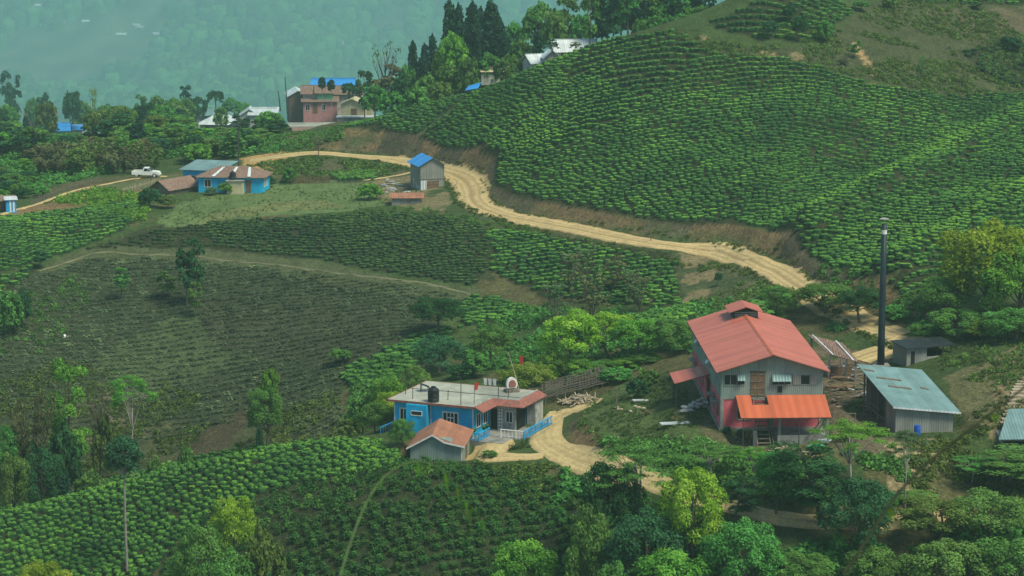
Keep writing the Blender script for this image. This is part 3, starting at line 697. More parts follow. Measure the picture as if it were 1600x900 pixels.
# ------------------------------------------------------------------ mesh builder
class MB:
    def __init__(s): s.V = []; s.F = []
    def add(s, V, F):
        b = len(s.V); s.V += [tuple(v) for v in V]; s.F += [tuple(i + b for i in f) for f in F]; return s
    def box(s, x0, x1, y0, y1, z0, z1):
        return s.add([(x0,y0,z0),(x1,y0,z0),(x1,y1,z0),(x0,y1,z0),(x0,y0,z1),(x1,y0,z1),(x1,y1,z1),(x0,y1,z1)],
                     [(0,3,2,1),(4,5,6,7),(0,1,5,4),(1,2,6,5),(2,3,7,6),(3,0,4,7)])
    def slab(s, q, t):                       # four corners (any plane), thickness t downwards
        n = len(q); return s.add(list(q) + [(p[0], p[1], p[2] - t) for p in q], [tuple(range(n)), tuple(range(2 * n - 1, n - 1, -1))] + [(i, i + n, (i + 1) % n + n, (i + 1) % n) for i in range(n)])
    def prism(s, q, d):                      # polygon q extruded by vector d
        n = len(q); return s.add(list(q) + [(p[0] + d[0], p[1] + d[1], p[2] + d[2]) for p in q], [tuple(range(n - 1, -1, -1)), tuple(range(n, 2 * n))] + [(i, (i + 1) % n, (i + 1) % n + n, i + n) for i in range(n)])
    def tube(s, p, q, r, n=7, r2=None, cap=True):
        p = Vector(p); q = Vector(q); r2 = r if r2 is None else r2
        d = (q - p).normalized(); a = d.orthogonal().normalized(); b = d.cross(a)
        V = [p + (a * math.cos(t) + b * math.sin(t)) * r for t in [2 * math.pi * k / n for k in range(n)]] + [q + (a * math.cos(t) + b * math.sin(t)) * r2 for t in [2 * math.pi * k / n for k in range(n)]]
        F = [(k, (k + 1) % n, (k + 1) % n + n, k + n) for k in range(n)]
        if cap: F += [tuple(range(n - 1, -1, -1)), tuple(range(n, 2 * n))]
        return s.add(V, F)
    def path(s, P, r0, r1, n=7):
        P = [Vector(p) for p in P]; rings = []
        for i, p in enumerate(P):
            d = (P[min(i + 1, len(P) - 1)] - P[max(i - 1, 0)]).normalized()
            a = d.cross(Vector((.31, .93, .17))).normalized(); b = d.cross(a); r = r0 + (r1 - r0) * i / (len(P) - 1)
            rings.append([p + (a * math.cos(t) + b * math.sin(t)) * r for t in [2 * math.pi * k / n for k in range(n)]])
        V = sum(rings, []); F = []
        for i in range(len(P) - 1):
            for k in range(n): F.append((i * n + k, i * n + (k + 1) % n, (i + 1) * n + (k + 1) % n, (i + 1) * n + k))
        F.append(tuple(range((len(P) - 1) * n, len(P) * n))); return s.add(V, F)
    def lathe(s, c, prof, n=14):
        V = []; F = []
        for r, z in prof:
            for k in range(n): V.append((c[0] + r * math.cos(2 * math.pi * k / n), c[1] + r * math.sin(2 * math.pi * k / n), c[2] + z))
        for i in range(len(prof) - 1):
            for k in range(n): F.append((i * n + k, i * n + (k + 1) % n, (i + 1) * n + (k + 1) % n, (i + 1) * n + k))
        F.append(tuple(range(n - 1, -1, -1))); F.append(tuple(range((len(prof) - 1) * n, len(prof) * n))); return s.add(V, F)
    def build(s, name, mat, parent=None, label=None, smooth=False):
        me = new_mesh(name, s.V, s.F, [mat], smooth); ob = link(name, me, parent)
        if label: ob['label'] = label
        return ob
def thing(name, loc, rz, label, cat, group=None):
    o = bpy.data.objects.new(name, None); COL.objects.link(o); o.location = loc; o.rotation_euler.z = R(rz); o.empty_display_size = .5
    return tag(o, label, cat, group)
def solo(mb, name, mat, label, cat, group=None, loc=(0, 0, 0), rz=0, smooth=False):
    ob = mb.build(name, mat, None, None, smooth); ob.location = loc; ob.rotation_euler.z = R(rz); return tag(ob, label, cat, group)
def P3(u, v, z):
    a, t = ray(u, v); Y = (z - CAMZ) / t; return Vector((a * Y, Y, z))
def local(root, p):
    d = Vector(p) - root.location; c, s = math.cos(-root.rotation_euler.z), math.sin(-root.rotation_euler.z)
    return Vector((d.x * c - d.y * s, d.x * s + d.y * c, d.z))
# materials for buildings
M['redroof'] = m_corr('red_roof_sheet', (.44, .125, .085), (.42, .2, .14), 0, .9, .12, .25, .5, .1, .02, 1.0)
M['redroof_y'] = m_corr('red_roof_sheet_side', (.44, .128, .088), (.50, .25, .19), 1, .9, .3, .3, .5, .1, .02, 1.0)
M['orange'] = m_corr('orange_roof_sheet', (.47, .12, .055), (.52, .26, .16), 0, .9, .22, .2, .5, .08, .02, 1.0)
M['tin'] = m_corr('grey_green_sheet', (.20, .27, .235), (.28, .32, .28), 0, .2, .3, .8, .6, .15, .02, .9)
M['tin_y'] = m_corr('grey_green_sheet_side', (.17, .24, .21), (.24, .28, .24), 1, .2, .3, .8, .6, .15, .02, .9)
M['teal'] = m_corr('teal_roof_sheet', (.14, .25, .245), (.24, .32, .29), 0, .3, .35, .5, .5, .2, .02, .9)
M['greytin'] = m_corr('grey_sheet', (.21, .23, .20), (.29, .29, .25), 0, .25, .3, 1., .6, .2, .02, .9)
M['greytin_y'] = m_corr('grey_sheet_side', (.18, .20, .18), (.25, .26, .22), 1, .25, .3, 1., .6, .2, .02, .9)
M['rust'] = m_corr('rusty_sheet', (.17, .095, .06), (.27, .22, .18), 0, .25, .45, .8, .8, .3, .03, .9)
M['rust2'] = m_corr('orange_rust_sheet', (.33, .15, .085), (.20, .10, .06), 0, .25, .4, .6, .8, .25, .03, .9)
M['bluesheet'] = m_corr('blue_roof_sheet', (.03, .25, .62), (.05, .32, .70), 1, .3, .2, .3, .45, .08, .02, .9)
M['zinc'] = m_corr('zinc_roof_sheet', (.55, .62, .62), (.38, .42, .42), 0, .4, .3, .6, .4, .15, .02, .9)
M['blue'] = m_plain('blue_wall_paint', (.010, .40, .66), .75, .14, .8, (.018, .27, .45))
M['bluedark'] = m_plain('blue_trim_paint', (.02, .30, .58), .7, .2, 2)
M['white'] = m_plain('white_paint', (.62, .64, .60), .6, .15, 2)
M['grime'] = m_plain('grimy_white_wall', (.40, .42, .38), .85, .25, 1.2, (.20, .22, .19))
M['conc'] = m_plain('concrete', (.24, .25, .22), .9, .25, 1., (.14, .15, .13))
M['roofconc'] = m_plain('weathered_roof_screed', (.33, .35, .29), .9, .15, .35, (.20, .22, .18))
M['glass'] = m_plain('dark_window', (.010, .013, .014), .35, .3, 2, spec=.4)
M['dark'] = m_plain('dark_interior', (.014, .016, .014), .9, .3, 2)
M['black'] = m_plain('black_paint', (.012, .018, .02), .5, .3, 1.5, (.03, .035, .035))
M['plank'] = m_plain('brown_planks', (.17, .115, .065), .9, .3, 3, (.10, .07, .045))
M['oldwood'] = m_plain('weathered_wood', (.13, .115, .085), .95, .3, 3, (.20, .18, .14))
M['palewood'] = m_plain('pale_timber', (.42, .37, .26), .9, .25, 3, (.26, .22, .15))
M['cream'] = m_plain('cream_wall', (.45, .42, .25), .85, .2, 1.2)
M['pinkw'] = m_plain('pink_wall', (.42, .20, .20), .85, .2, 1.2)
M['green'] = m_plain('mint_wall', (.14, .40, .22), .85, .2, 1.2)
M['metal'] = m_plain('dark_steel', (.05, .052, .05), .6, .2, 3)
M['sack'] = m_plain('pale_sacks', (.45, .47, .43), .9, .25, 2)
M['terra'] = m_plain('terracotta_tiles', (.27, .105, .08), .8, .25, 3, (.17, .085, .065))
def m_brick(name, c, c2, mortar, s=4.):
    N = NT(name); co = N.coord((1, 1, 1)); sep = N.n('ShaderNodeSeparateXYZ'); N.l(co, sep)
    cb = N.n('ShaderNodeCombineXYZ'); N.t.links.new(N.math('ADD', sep.outputs[0], sep.outputs[1]), cb.inputs[0]); N.t.links.new(sep.outputs[2], cb.inputs[1])
    b = N.n('ShaderNodeTexBrick'); N.l(cb, b); b.inputs['Scale'].default_value = s; b.inputs['Color1'].default_value = (*c, 1); b.inputs['Color2'].default_value = (*c2, 1); b.inputs['Mortar'].default_value = (*mortar, 1); b.inputs['Mortar Size'].default_value = .03
    n = N.noise(co, .8, 4, .6); n2 = N.noise(N.coord((2, 2, .5)), 1.5, 4, .6)
    a = N.mix(.8, b.outputs[0], N.ramp(n, [(.3, (.7, .68, .7)), (.7, (1.2, 1.2, 1.2))]).outputs[0], 'MULTIPLY')
    a = N.mix(N.ramp(n2, [(.55, (0, 0, 0)), (.8, (.6, .6, .6))]).outputs[0], a, sc(c, .55))
    N.bsdf(a, .9, b.outputs[1], .4, .02, .1); return N.m
M['pinkbrick'] = m_brick('pink_brick', (.66, .10, .15), (.56, .12, .14), (.46, .16, .17))
M['brick'] = m_brick('brown_brick', (.19, .11, .08), (.15, .09, .07), (.17, .14, .12))
M['chimney'] = m_plain('black_chimney_paint', (.010, .024, .030), .45, .3, .6, (.018, .035, .04))

def win(parent, face, a0, a1, z0, z1, at_, frame='conc', t=.08, bars=1, name='window', glass='glass', lab=None):
    """window on a wall: face 'y' = wall seen from the front (a = x, wall plane y=at_), face 'x' = left side wall (a = y, plane x=at_, facing -x), 'X' facing +x"""
    f = MB(); g = MB(); e = .05
    def B(mb, p0, p1, q0, q1, d0, d1):
        if face == 'y': mb.box(p0, p1, at_ - d1, at_ - d0, q0, q1)
        elif face == 'x': mb.box(at_ - d1, at_ - d0, p0, p1, q0, q1)
        else: mb.box(at_ + d0, at_ + d1, p0, p1, q0, q1)
    B(f, a0 - t, a0, z0 - t, z1 + t, -.02, e); B(f, a1, a1 + t, z0 - t, z1 + t, -.02, e); B(f, a0, a1, z1, z1 + t, -.02, e); B(f, a0, a1, z0 - t, z0, -.02, e + .03)
    for k in range(1, bars + 1):
        c = a0 + (a1 - a0) * k / (bars + 1); B(f, c - t * .35, c + t * .35, z0, z1, -.02, e - .01)
    B(g, a0, a1, z0, z1, -.03, .012)
    fo = f.build(name, M[frame], parent, lab); g.build('pane', M[glass], fo); return fo

# ------------------------------------------------------------------ factory
g0 = at(1131, 662)
fr = thing('factory_building', (20.75, 248.5, 42.15), 2.2, 'two storey tea factory, red gable roof, grey upper floor and pink brick ground floor', 'factory')
FW, FL, H1, HE, HR = 10.1, 25.5, 3.3, 6.2, 7.75
b = MB(); b.box(0, FW, 0, FL, -.6, H1 - .003); b.build('lower_wall', M['pinkbrick'], fr)
b = MB(); b.prism([(-.05, 0, H1), (FW + .05, 0, H1), (FW + .05, 0, HE), (FW / 2, 0, HR - .07), (-.05, 0, HE)], (0, FL, 0)).build('upper_wall', M['tin'], fr)
b = MB(); b.box(-.075, -.052, .02, FL, H1 + .02, HE - .02); b.build('side_cladding', M['tin_y'], fr)
b = MB(); b.box(-.16, 0, -.1, FL, -.6, .28); b.box(0, FW + .1, -.16, -.003, -.6, .28); b.build('plinth', M['conc'], fr)
for y in (0, 4.2, 8.4, 12.6, 16.8, 21, 25.2): MB().box(-.06, -.003, y, y + .3, .28, H1 - .01).build('concrete_post', M['conc'], fr)
for x in (-.04, 4.9, 9.8): MB().box(x, x + .34, -.065, -.003, .28, H1 - .01).build('concrete_post', M['conc'], fr)
MB().box(-.1, FW + .1, -.07, -.006, H1 - .16, H1 + .05).build('floor_beam', M['conc'], fr)
# roof with thin sheets and a vent house
ox, oy = .62, .95
dz = (HR - HE) / (FW / 2) * ox
rf = MB(); rf.slab([(-ox, -oy, HE - dz + .05), (FW / 2, -oy, HR + .05), (FW / 2, FL + oy, HR + .05), (-ox, FL + oy, HE - dz + .05)], .06)
rf.slab([(FW / 2, -oy, HR + .05), (FW + ox, -oy, HE - dz + .05), (FW + ox, FL + oy, HE - dz + .05), (FW / 2, FL + oy, HR + .05)], .06)
rfo = rf.build('roof', M['redroof_y'], fr)
MB().prism([(FW / 2 - .22, -oy - .02, HR + .02), (FW / 2 + .22, -oy - .02, HR + .02), (FW / 2, -oy - .02, HR + .13)], (0, FL + 2 * oy, 0)).build('ridge_cap', M['orange'], rfo)
MB().box(-ox, -ox + .05, -oy, FL + oy, HE - dz - .12, HE - dz + .0).build('gutter', M['metal'], rfo)
vb = MB(); vb.box(FW / 2 - 1.3, FW / 2 + 1.3, 20.6, 23.8, HR - .55, HR + .5); vo = vb.build('roof_vent', M['dark'], fr)
vr = MB(); vr.slab([(FW / 2 - 1.85, 20.1, HR + .4), (FW / 2, 20.1, HR + 1.0), (FW / 2, 24.4, HR + 1.0), (FW / 2 - 1.85, 24.4, HR + .4)], .06)
vr.slab([(FW / 2, 20.1, HR + 1.0), (FW / 2 + 1.85, 20.1, HR + .4), (FW / 2 + 1.85, 24.4, HR + .4), (FW / 2, 24.4, HR + 1.0)], .06)
vr.build('vent_roof', M['redroof_y'], vo)
sl = MB()
for k in range(3): sl.box(FW / 2 - 1.2, FW / 2 + 1.2, 20.55, 20.595, HR - .1 + .2 * k, HR - .02 + .2 * k)
sl.build('louvre', M['tin'], vo)
# front windows
win(fr, 'y', .32, 1.52, 4.62, 5.6, 0, 'tin'); w2 = win(fr, 'y', 1.62, 2.32, 4.62, 5.6, 0, 'tin', bars=0)
MB().slab([(1.6, -.07, 5.62), (2.36, -.07, 5.62), (2.36, -.5, 5.12), (1.6, -.5, 5.12)], .03).build('shutter', M['teal'], w2)
w3 = win(fr, 'y', 5.1, 6.9, 4.6, 5.6, 0, 'tin', bars=2)
MB().slab([(5.05, -.07, 5.62), (6.95, -.07, 5.62), (6.95, -.55, 5.02), (5.05, -.55, 5.02)], .03).build('shutter', M['teal'], w3)
win(fr, 'y', 5.6, 6.1, 3.75, 4.45, 0, 'tin', .04, 0)
w4 = win(fr, 'y', 7.95, 8.8, 4.62, 5.52, 0, 'tin', .05, 0)
for a in (7.15, 8.88): MB().box(a, a + .74, -.09, -.045, 4.58, 5.56).build('shutter', M['greytin'], w4)
dr = MB(); dr.box(2.95, 4.35, -.06, -.01, H1, 5.9); do = dr.build('door', M['plank'], fr)
db = MB(); [db.box(2.95, 4.35, -.1, -.06, z, z + .09) for z in (3.5, 4.2, 4.9, 5.6)]; db.box(3.62, 3.68, -.1, -.06, H1, 5.9); db.build('door_batten', M['oldwood'], do)
MB().box(2.85, 4.45, -.12, -.01, 5.9, 6.0).build('door_lintel', M['metal'], fr)
win(fr, 'y', 1.7, 3.0, 1.15, 2.4, -.0, 'conc', .14)
win(fr, 'y', 7.9, 9.2, 1.3, 2.4, -.0, 'conc', .1)
# side windows and door with concrete hoods
for y, wz in ((1.9, 1.1), (4.9, 1.1), (17.6, 1.1), (22.2, 1.1)):
    w = win(fr, 'x', y, y + 1.1, wz, wz + 1.25, 0, 'conc', .08)
    MB().box(-.75, -.01, y - .25, y + 1.35, wz + 1.38, wz + 1.48).build('hood', M['conc'], w)
d2 = MB(); d2.box(-.05, -.012, 9.6, 11.6, .28, 3.0); d2.build('side_door', M['dark'], fr)
for y in (6.0, 15.): win(fr, 'x', y, y + .5, 1.2, 2.4, 0, 'conc', .06, 0)
for y in (2.2, 8.2, 19.):
    w = win(fr, 'x', y, y + .9, 4.7, 5.5, -.05, 'tin', .05, 0, lab=None)
    if y > 3: MB().slab([(-.1, y - .1, 5.55), (-.1, y + 1., 5.55), (-.62, y + 1., 5.1), (-.62, y - .1, 5.1)], .03).build('shutter', M['zinc'], w)
# left canopy on two thin posts
cn = MB(); cn.slab([(-.08, 8.9, 3.85), (-.08, 13.6, 3.85), (-3.75, 13.9, 2.95), (-3.75, 8.6, 2.95)], .06)
cno = cn.build('side_canopy', M['redroof'], fr)
for y in (8.9, 11.6):
    for x in (-3.55,): MB().tube((x, y, -1.), (x, y, 2.92), .055).build('post', M['metal'], cno)
cb_ = MB(); [cb_.tube((-.1, y, 3.76), (-3.7, y, 2.88), .035, 4) for y in (8.9, 11.2, 13.4)]; cb_.build('rafter', M['metal'], cno)
# front canopy with a notch round the stair
zc = lambda y: 3.6 - .31 * (-y)
cf = MB(); D_ = 4.4; XL, XR = 1.45, 10.35
def cq(x0, x1, y0, y1): cf.slab([(x0, -y1, zc(-y1)), (x1, -y1, zc(-y1)), (x1, -y0, zc(-y0)), (x0, -y0, zc(-y0))], .05)
cq(XL, 2.9, .1, D_); cq(4.5, XR, .1, D_); cq(2.9, 4.5, 1.95, D_)
cfo = cf.build('front_canopy', M['orange'], fr)
for x, y, z0 in ((1.7, 4.2, -1.4), (7.2, 4.2, -1.4), (3.0, 4.2, -1.4)): MB().tube((x, -y, z0), (x, -y, zc(-y) - .05), .05).build('post', M['metal'], cfo)
for x, y in ((5.4, 3.2), (10.1, 3.4)): MB().box(x - .14, x + .14, -y - .14, -y + .14, -1.4, zc(-y) - .06).build('post', M['conc'], cfo)
MB().box(2.75, 3.1, -4.05, -3.7, -1.5, .75).build('stair_pier', M['conc'], fr)
cr = MB(); [cr.tube((x, -.1, zc(-.1) - .1), (x, -D_, zc(-D_) - .1), .035, 4) for x in (1.6, 5.2, 7., 8.8, 10.2)]; cr.box(XL, XR, -D_ + .02, -D_ + .1, zc(-D_) - .14, zc(-D_) - .055); cr.build('rafter', M['metal'], cfo)
stw = MB(); stw.box(5.2, 10.3, -3.6, -3.3, -1.6, .22); stw.box(5.2, 5.5, -3.3, -.2, -1.6, .22); stw.build('terrace_wall', M['conc'], fr)
MB().box(5.5, 10.3, -3.3, -.17, -1.6, .12).build('terrace_floor', M['conc'], fr)
st = MB(); n = 13
for k in range(n):
    f = k / (n - 1); y = -.3 - 4.1 * f; z = 3.15 - 4.3 * f
    st.box(3.3, 4.45, y - .16, y + .14, z - .05, z)
for x in (3.22, 4.47): st.slab([(x - .04, -.1, 3.25), (x + .04, -.1, 3.25), (x + .04, -4.5, -1.2), (x - .04, -4.5, -1.2)], .22)
sto = st.build('stair', M['oldwood'], fr)
for p, q in (((2.4, -3.1, -.9), (2.95, -3.4, 1.2)), ((4.9, -4.2, -1.2), (4.5, -1.2, 2.)), ((8.1, -3.9, .1), (9.9, -3.4, 2.2)), ((8.6, -3.9, -.1), (10., -3.3, 2.0))): MB().tube(p, q, .055).build('prop_pole', M['oldwood'], fr)

# ------------------------------------------------------------------ flat roofed blue house
bh = thing('blue_house', (-3.84, 265.12, 37.3), -22.5, 'bright blue house with pale flat concrete roof and red tiled porch eaves', 'house')
ZS = 3.45
def sh(x, y): return (x, y)
b = MB(); b.prism([(-9.8, .55, -.5), (-.45, .55, -.5), (-.45, 4.9, -.5), (2.45, 4.9, -.5), (2.45, 9.8, -.5), (-9.8, 9.8, -.5)], (0, 0, ZS - .2 + .5)); b.build('wall', M['blue'], bh)
MB().box(-.42, 2.5, 4.84, 4.896, 0, 3.2).build('porch_wall', M['grime'], bh)
MB().box(2.455, 2.52, 4.9, 6.9, 0, 3.2).build('side_wall', M['grime'], bh)
b = MB(); b.prism([(-10.4, 0, ZS - .2), (0, 0, ZS - .2), (0, 4.4, ZS - .2), (3.05, 4.4, ZS - .2), (3.05, 10.3, ZS - .2), (-10.4, 10.3, ZS - .2)], (0, 0, .22)); ro = b.build('roof', M['roofconc'], bh)
b = MB()
for (x0, y0, x1, y1) in ((-10.4, 0, 0, 0), (-10.4, 0, -10.4, 10.3), (-10.4, 10.3, 3.05, 10.3)):
    b.box(min(x0, x1) - .07, max(x0, x1) + .07, min(y0, y1) - .07, max(y0, y1) + .07, ZS - .2, ZS + .03)
b.build('roof_edge', M['terra'], ro)
b = MB()
def pent(p, q, n):
    p = Vector(p); q = Vector(q); n = Vector(n)
    b.slab([tuple(p.to_3d() + Vector((0, 0, ZS + .08))), tuple((p + n).to_3d() + Vector((0, 0, ZS - .42))), tuple((q + n).to_3d() + Vector((0, 0, ZS - .42))), tuple(q.to_3d() + Vector((0, 0, ZS + .08)))][::-1], .07)
O = .95
A0, A1, A2, A3 = Vector((0, -.3)), Vector((0, 4.4)), Vector((3.05, 4.4)), Vector((3.05, 10.3))
def pq(p, q, p2, q2): b.slab([(p.x, p.y, ZS + .1), (p2.x, p2.y, ZS - .42), (q2.x, q2.y, ZS - .42), (q.x, q.y, ZS + .1)], .07)
pq(A0, A1, Vector((O, -.3)), Vector((O, 4.4 - O))); pq(A1, A2, Vector((O, 4.4 - O)), Vector((3.05 + O, 4.4 - O))); pq(A2, A3, Vector((3.05 + O, 4.4 - O)), Vector((3.05 + O, 10.3)))
b.build('porch_eaves', M['terra'], ro)
b = MB()   # small parapet of blocks along the eaves
for k in range(12): b.box(-.14, -.02, .1 + k * .36, .34 + k * .36, ZS, ZS + .2)
for k in range(9): b.box(.05 + k * .34, .28 + k * .34, 4.42, 4.54, ZS, ZS + .2)
for k in range(16): b.box(2.9, 3.02, 4.5 + k * .36, 4.75 + k * .36, ZS, ZS + .2)
b.build('parapet', M['grime'], ro)
b = MB(); b.box(-10.38, 3.0, 6.0, 6.06, ZS + .02, ZS + .07); b.build('roof_pipe', M['metal'], ro)
# bathroom block, lower storey and balcony at the left end
MB().box(-8.0, -5.6, -.35, .6, -.6, ZS - .23).build('bathroom_wall', M['blue'], bh)
win(bh, 'y', -7.35, -6.15, 2.1, 2.5, -.35, 'white', .06, 0)
MB().box(-9.78, -6.4, .5, 4., -3.4, -.502).build('lower_wall', M['blue'], bh)
MB().box(-11.2, -8.05, -.3, 4.5, -.72, -.505).build('balcony_slab', M['blue'], bh)
b = MB(); b.tube((-11.1, -.2, .35), (-9.9, .55, .9), .06); b.tube((-11.1, -.2, .35), (-11.1, 4.4, .35), .05)
for y in np.linspace(-.2, 4.4, 8): b.tube((-11.1, y, -.5), (-11.1, y, .35), .035, 4)
b.build('balcony_railing', M['bluedark'], bh)
win(bh, 'y', -9.05, -8.3, .9, 2.45, .55, 'white', .12, 1)
w = win(bh, 'y', -4.0, -2.35, .95, 2.45, .55, 'white', .14, 3)
MB().box(-3.55, -2.8, .47, .52, 1.9, 2.0).build('transom', M['white'], w)
win(bh, 'X', 1.2, 2.2, 1.0, 2.3, -.45, 'white', .1, 1)
win(bh, 'X', 3.1, 4.1, 1.0, 2.3, -.45, 'white', .1, 1)
MB().box(-.3, .5, 4.79, 4.838, 0, 2.35).build('door', M['dark'], bh)
win(bh, 'y', 1.5, 2.2, 1.0, 2.1, 4.84, 'white', .08, 1)
MB().box(.62, 1.1, 4.5, 4.8, 0, 3.1).build('lattice_pier', M['white'], bh)
b = MB()
for z in np.arange(.35, 2.9, .35):
    for x in (.72, .92): b.box(x, x + .1, 4.47, 4.498, z, z + .16)
b.build('lattice_hole', M['dark'], bh)
MB().box(2.6, 3.6, 8., 10.2, 0, 3.0).build('store_wall', M['grime'], bh)
MB().box(2.53, 2.6, 5.2, 7.6, .1, 2.9).build('porch_opening', M['dark'], bh)
b = MB(); [b.box(x, x + .12, .5, .545, -.4, ZS - .25) for x in (-.62, -9.8)]; b.box(-5.5, -5.42, .49, .545, -.3, ZS - .25); b.build('corner_trim', M['white'], bh)
b = MB()
for x in (-2.0, -1.3): b.tube((x, .3, -.2), (x, .42, 3.1), .04, 5)
for z in np.arange(.2, 3.1, .35): b.tube((-2.0, .33, z), (-1.3, .33, z), .035, 5)
b.build('ladder', M['bluedark'], bh)
# porch floor, railings, steps
MB().box(-.42, 3.6, -1.3, 4.83, -1.0, .12).build('porch_floor', M['conc'], bh)
MB().box(2.54, 5.0, 1.2, 9.8, -1.0, .10).build('porch_floor', M['conc'], bh)
def rail(P, mat, lab=None, z=.12, h=.85, step=.4):
    b = MB(); 
    for p, q in zip(P[:-1], P[1:]):
        p = Vector(p); q = Vector(q); L = (q - p).length; n = max(1, int(L / step))
        b.tube((*p, z + h), (*q, z + h), .07, 5); b.tube((*p, z + .15), (*q, z + .15), .045, 5)
        for k in range(n + 1):
            c = p.lerp(q, k / n); b.tube((*c, z), (*c, z + h), .045 if k % 4 else .09, 5)
    return b.build('railing', M[mat], bh, lab)
rail([(-1.2, -1.25), (.9, -1.25), (.9, 1.6)], 'bluedark'); rail([(2.3, 1.4), (4.9, 1.4)], 'white'); rail([(4.95, 1.4), (4.95, 9.4)], 'bluedark')
b = MB(); b.box(1.0, 2.2, .6, 1.3, -.6, -.06); b.box(1.0, 2.2, .1, .6, -.6, -.22); b.build('step', M['conc'], bh)
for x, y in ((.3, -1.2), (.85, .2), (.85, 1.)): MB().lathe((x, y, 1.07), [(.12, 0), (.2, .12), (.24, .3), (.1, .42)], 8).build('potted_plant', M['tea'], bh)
def world_of(root, p):
    c, s = math.cos(root.rotation_euler.z), math.sin(root.rotation_euler.z); return root.location + Vector((p[0] * c - p[1] * s, p[0] * s + p[1] * c, p[2]))
ZR = ZS + .03
def tank(loc, rz, s, label):
    t = thing('water_tank', loc, rz, label, 'water tank')
    b = MB(); b.lathe((0, 0, 0), [(.52 * s, 0), (.54 * s, .3 * s), (.51 * s, .34 * s), (.54 * s, .4 * s), (.54 * s, .7 * s), (.51 * s, .74 * s), (.54 * s, .8 * s), (.53 * s, 1.15 * s), (.35 * s, 1.32 * s), (.2 * s, 1.38 * s)], 18); b.build('tank_body', M['black'], t, smooth=False)
    MB().lathe((0, 0, 1.38 * s), [(.22 * s, 0), (.22 * s, .08 * s), (.1 * s, .1 * s)], 12).build('lid', M['black'], t); return t
tank(world_of(bh, (-5.25, .75, ZR)), 0, 1.15, 'round black water tank near the front edge of the flat roof')
# leaning solar water heater
sh_ = thing('solar_panel', world_of(bh, (-8.3, 5.2, ZR)), 10, 'small dark solar heater propped on the flat roof behind the black tank', 'solar panel')
MB().slab([(-.5, -.5, .9), (.5, -.5, .5), (.5, .5, .5), (-.5, .5, .9)], .06).build('panel', M['glass'], sh_)
b = MB(); [b.tube((x, y, 0), (x, y, .85 if x < 0 else .5), .04, 5) for x in (-.4, .4) for y in (-.4, .4)]; b.build('leg', M['metal'], sh_)
b = MB(); b.tube((0, 0, 0), (.05, 0, 2.4), .035, 5); pf = thing('flag_pole', world_of(bh, (-.7, 1.2, ZR)), 0, 'thin pole with a red flag at the front corner of the flat roof', 'flag'); b.build('pole', M['oldwood'], pf)
MB().prism([(.05, -.02, 1.5), (.35, -.02, 1.6), (.5, -.02, 2.35), (.06, -.02, 2.35)], (0, .03, 0)).build('flag', m_plain('red_cloth', (.45, .04, .02)), pf)
tl = thing('flag_pole', world_of(bh, (1.2, 9.2, ZR)), 0, 'tall leaning bamboo pole beside the round shrine on the flat roof', 'pole'); MB().path([(0, 0, 0), (-.5, .1, 2.), (-1.2, .3, 4.2)], .05, .03, 5).build('pole', M['palewood'], tl)
tr = thing('flag_pole', at(812, 598), 0, 'pole with an orange red flag rising behind the blue house', 'flag'); MB().tube((0, 0, 0), (0, 0, 3.2), .04, 5).build('pole', M['oldwood'], tr); MB().prism([(.02, 0, 2.1), (.4, 0, 2.2), (.45, 0, 3.1), (.02, 0, 3.15)], (0, .03, 0)).build('flag', bpy.data.materials['red_cloth'], tr)
sr = thing('rooftop_shrine', world_of(bh, (.55, 8.6, ZR)), 20, 'small round topped white and red shrine at the back of the flat roof', 'shrine')
MB().box(-.75, .75, -.5, .5, 0, .3).build('base', M['oldwood'], sr)
MB().prism([(.62 * math.cos(a), -.2, .85 + .75 * math.sin(a)) for a in np.linspace(-.6, math.pi + .6, 14)], (0, .4, 0)).build('arch', M['white'], sr)
MB().prism([(.42 * math.cos(a), -.26, .85 + .5 * math.sin(a)) for a in np.linspace(-.6, math.pi + .6, 12)], (0, .05, 0)).build('niche', M['terra'], sr)
for i, (x, y, h, l) in enumerate(((-9.6, 3., 2.3, 'thin aerial mast near the left end of the flat roof'), (-7.9, 1.2, 1.2, 'short rusty starter bar standing left of the black tank'), (-4.2, 2.2, 1.1, 'short rusty starter bar standing right of the black tank'), (.4, 5.2, 1.2, 'rusty starter bar above the porch door'), (1.6, 5.1, 1.1, 'rusty starter bar above the porch corner'), (-1.9, .4, 3.0, 'tall thin pipe standing beside the blue ladder'))):
    bb = MB().tube((0, 0, 0), (.03, 0, h), .045, 5)
    if i == 0: bb.tube((-.6, 0, 1.9), (.6, .3, 2.2), .02, 4).tube((-.4, .1, 1.6), (.4, .2, 1.9), .02, 4)
    solo(bb, 'roof_bar', M['metal'], l, 'bar', 'bars standing on the flat roof', world_of(bh, (x, y, ZR)))
cl = MB(); 
for k in range(3): cl.prism([(-3.2 + k * .55, 9.6, 1.0 + .0), (-2.8 + k * .55, 9.6, 1.0), (-2.85 + k * .55, 9.62, .25), (-3.15 + k * .55, 9.62, .3)], (0, .03, 0))
solo(cl, 'washing', M['white'], 'small pieces of white washing hanging along the back edge of the flat roof', 'laundry', None, world_of(bh, (0, 0, ZR)), -22.5)

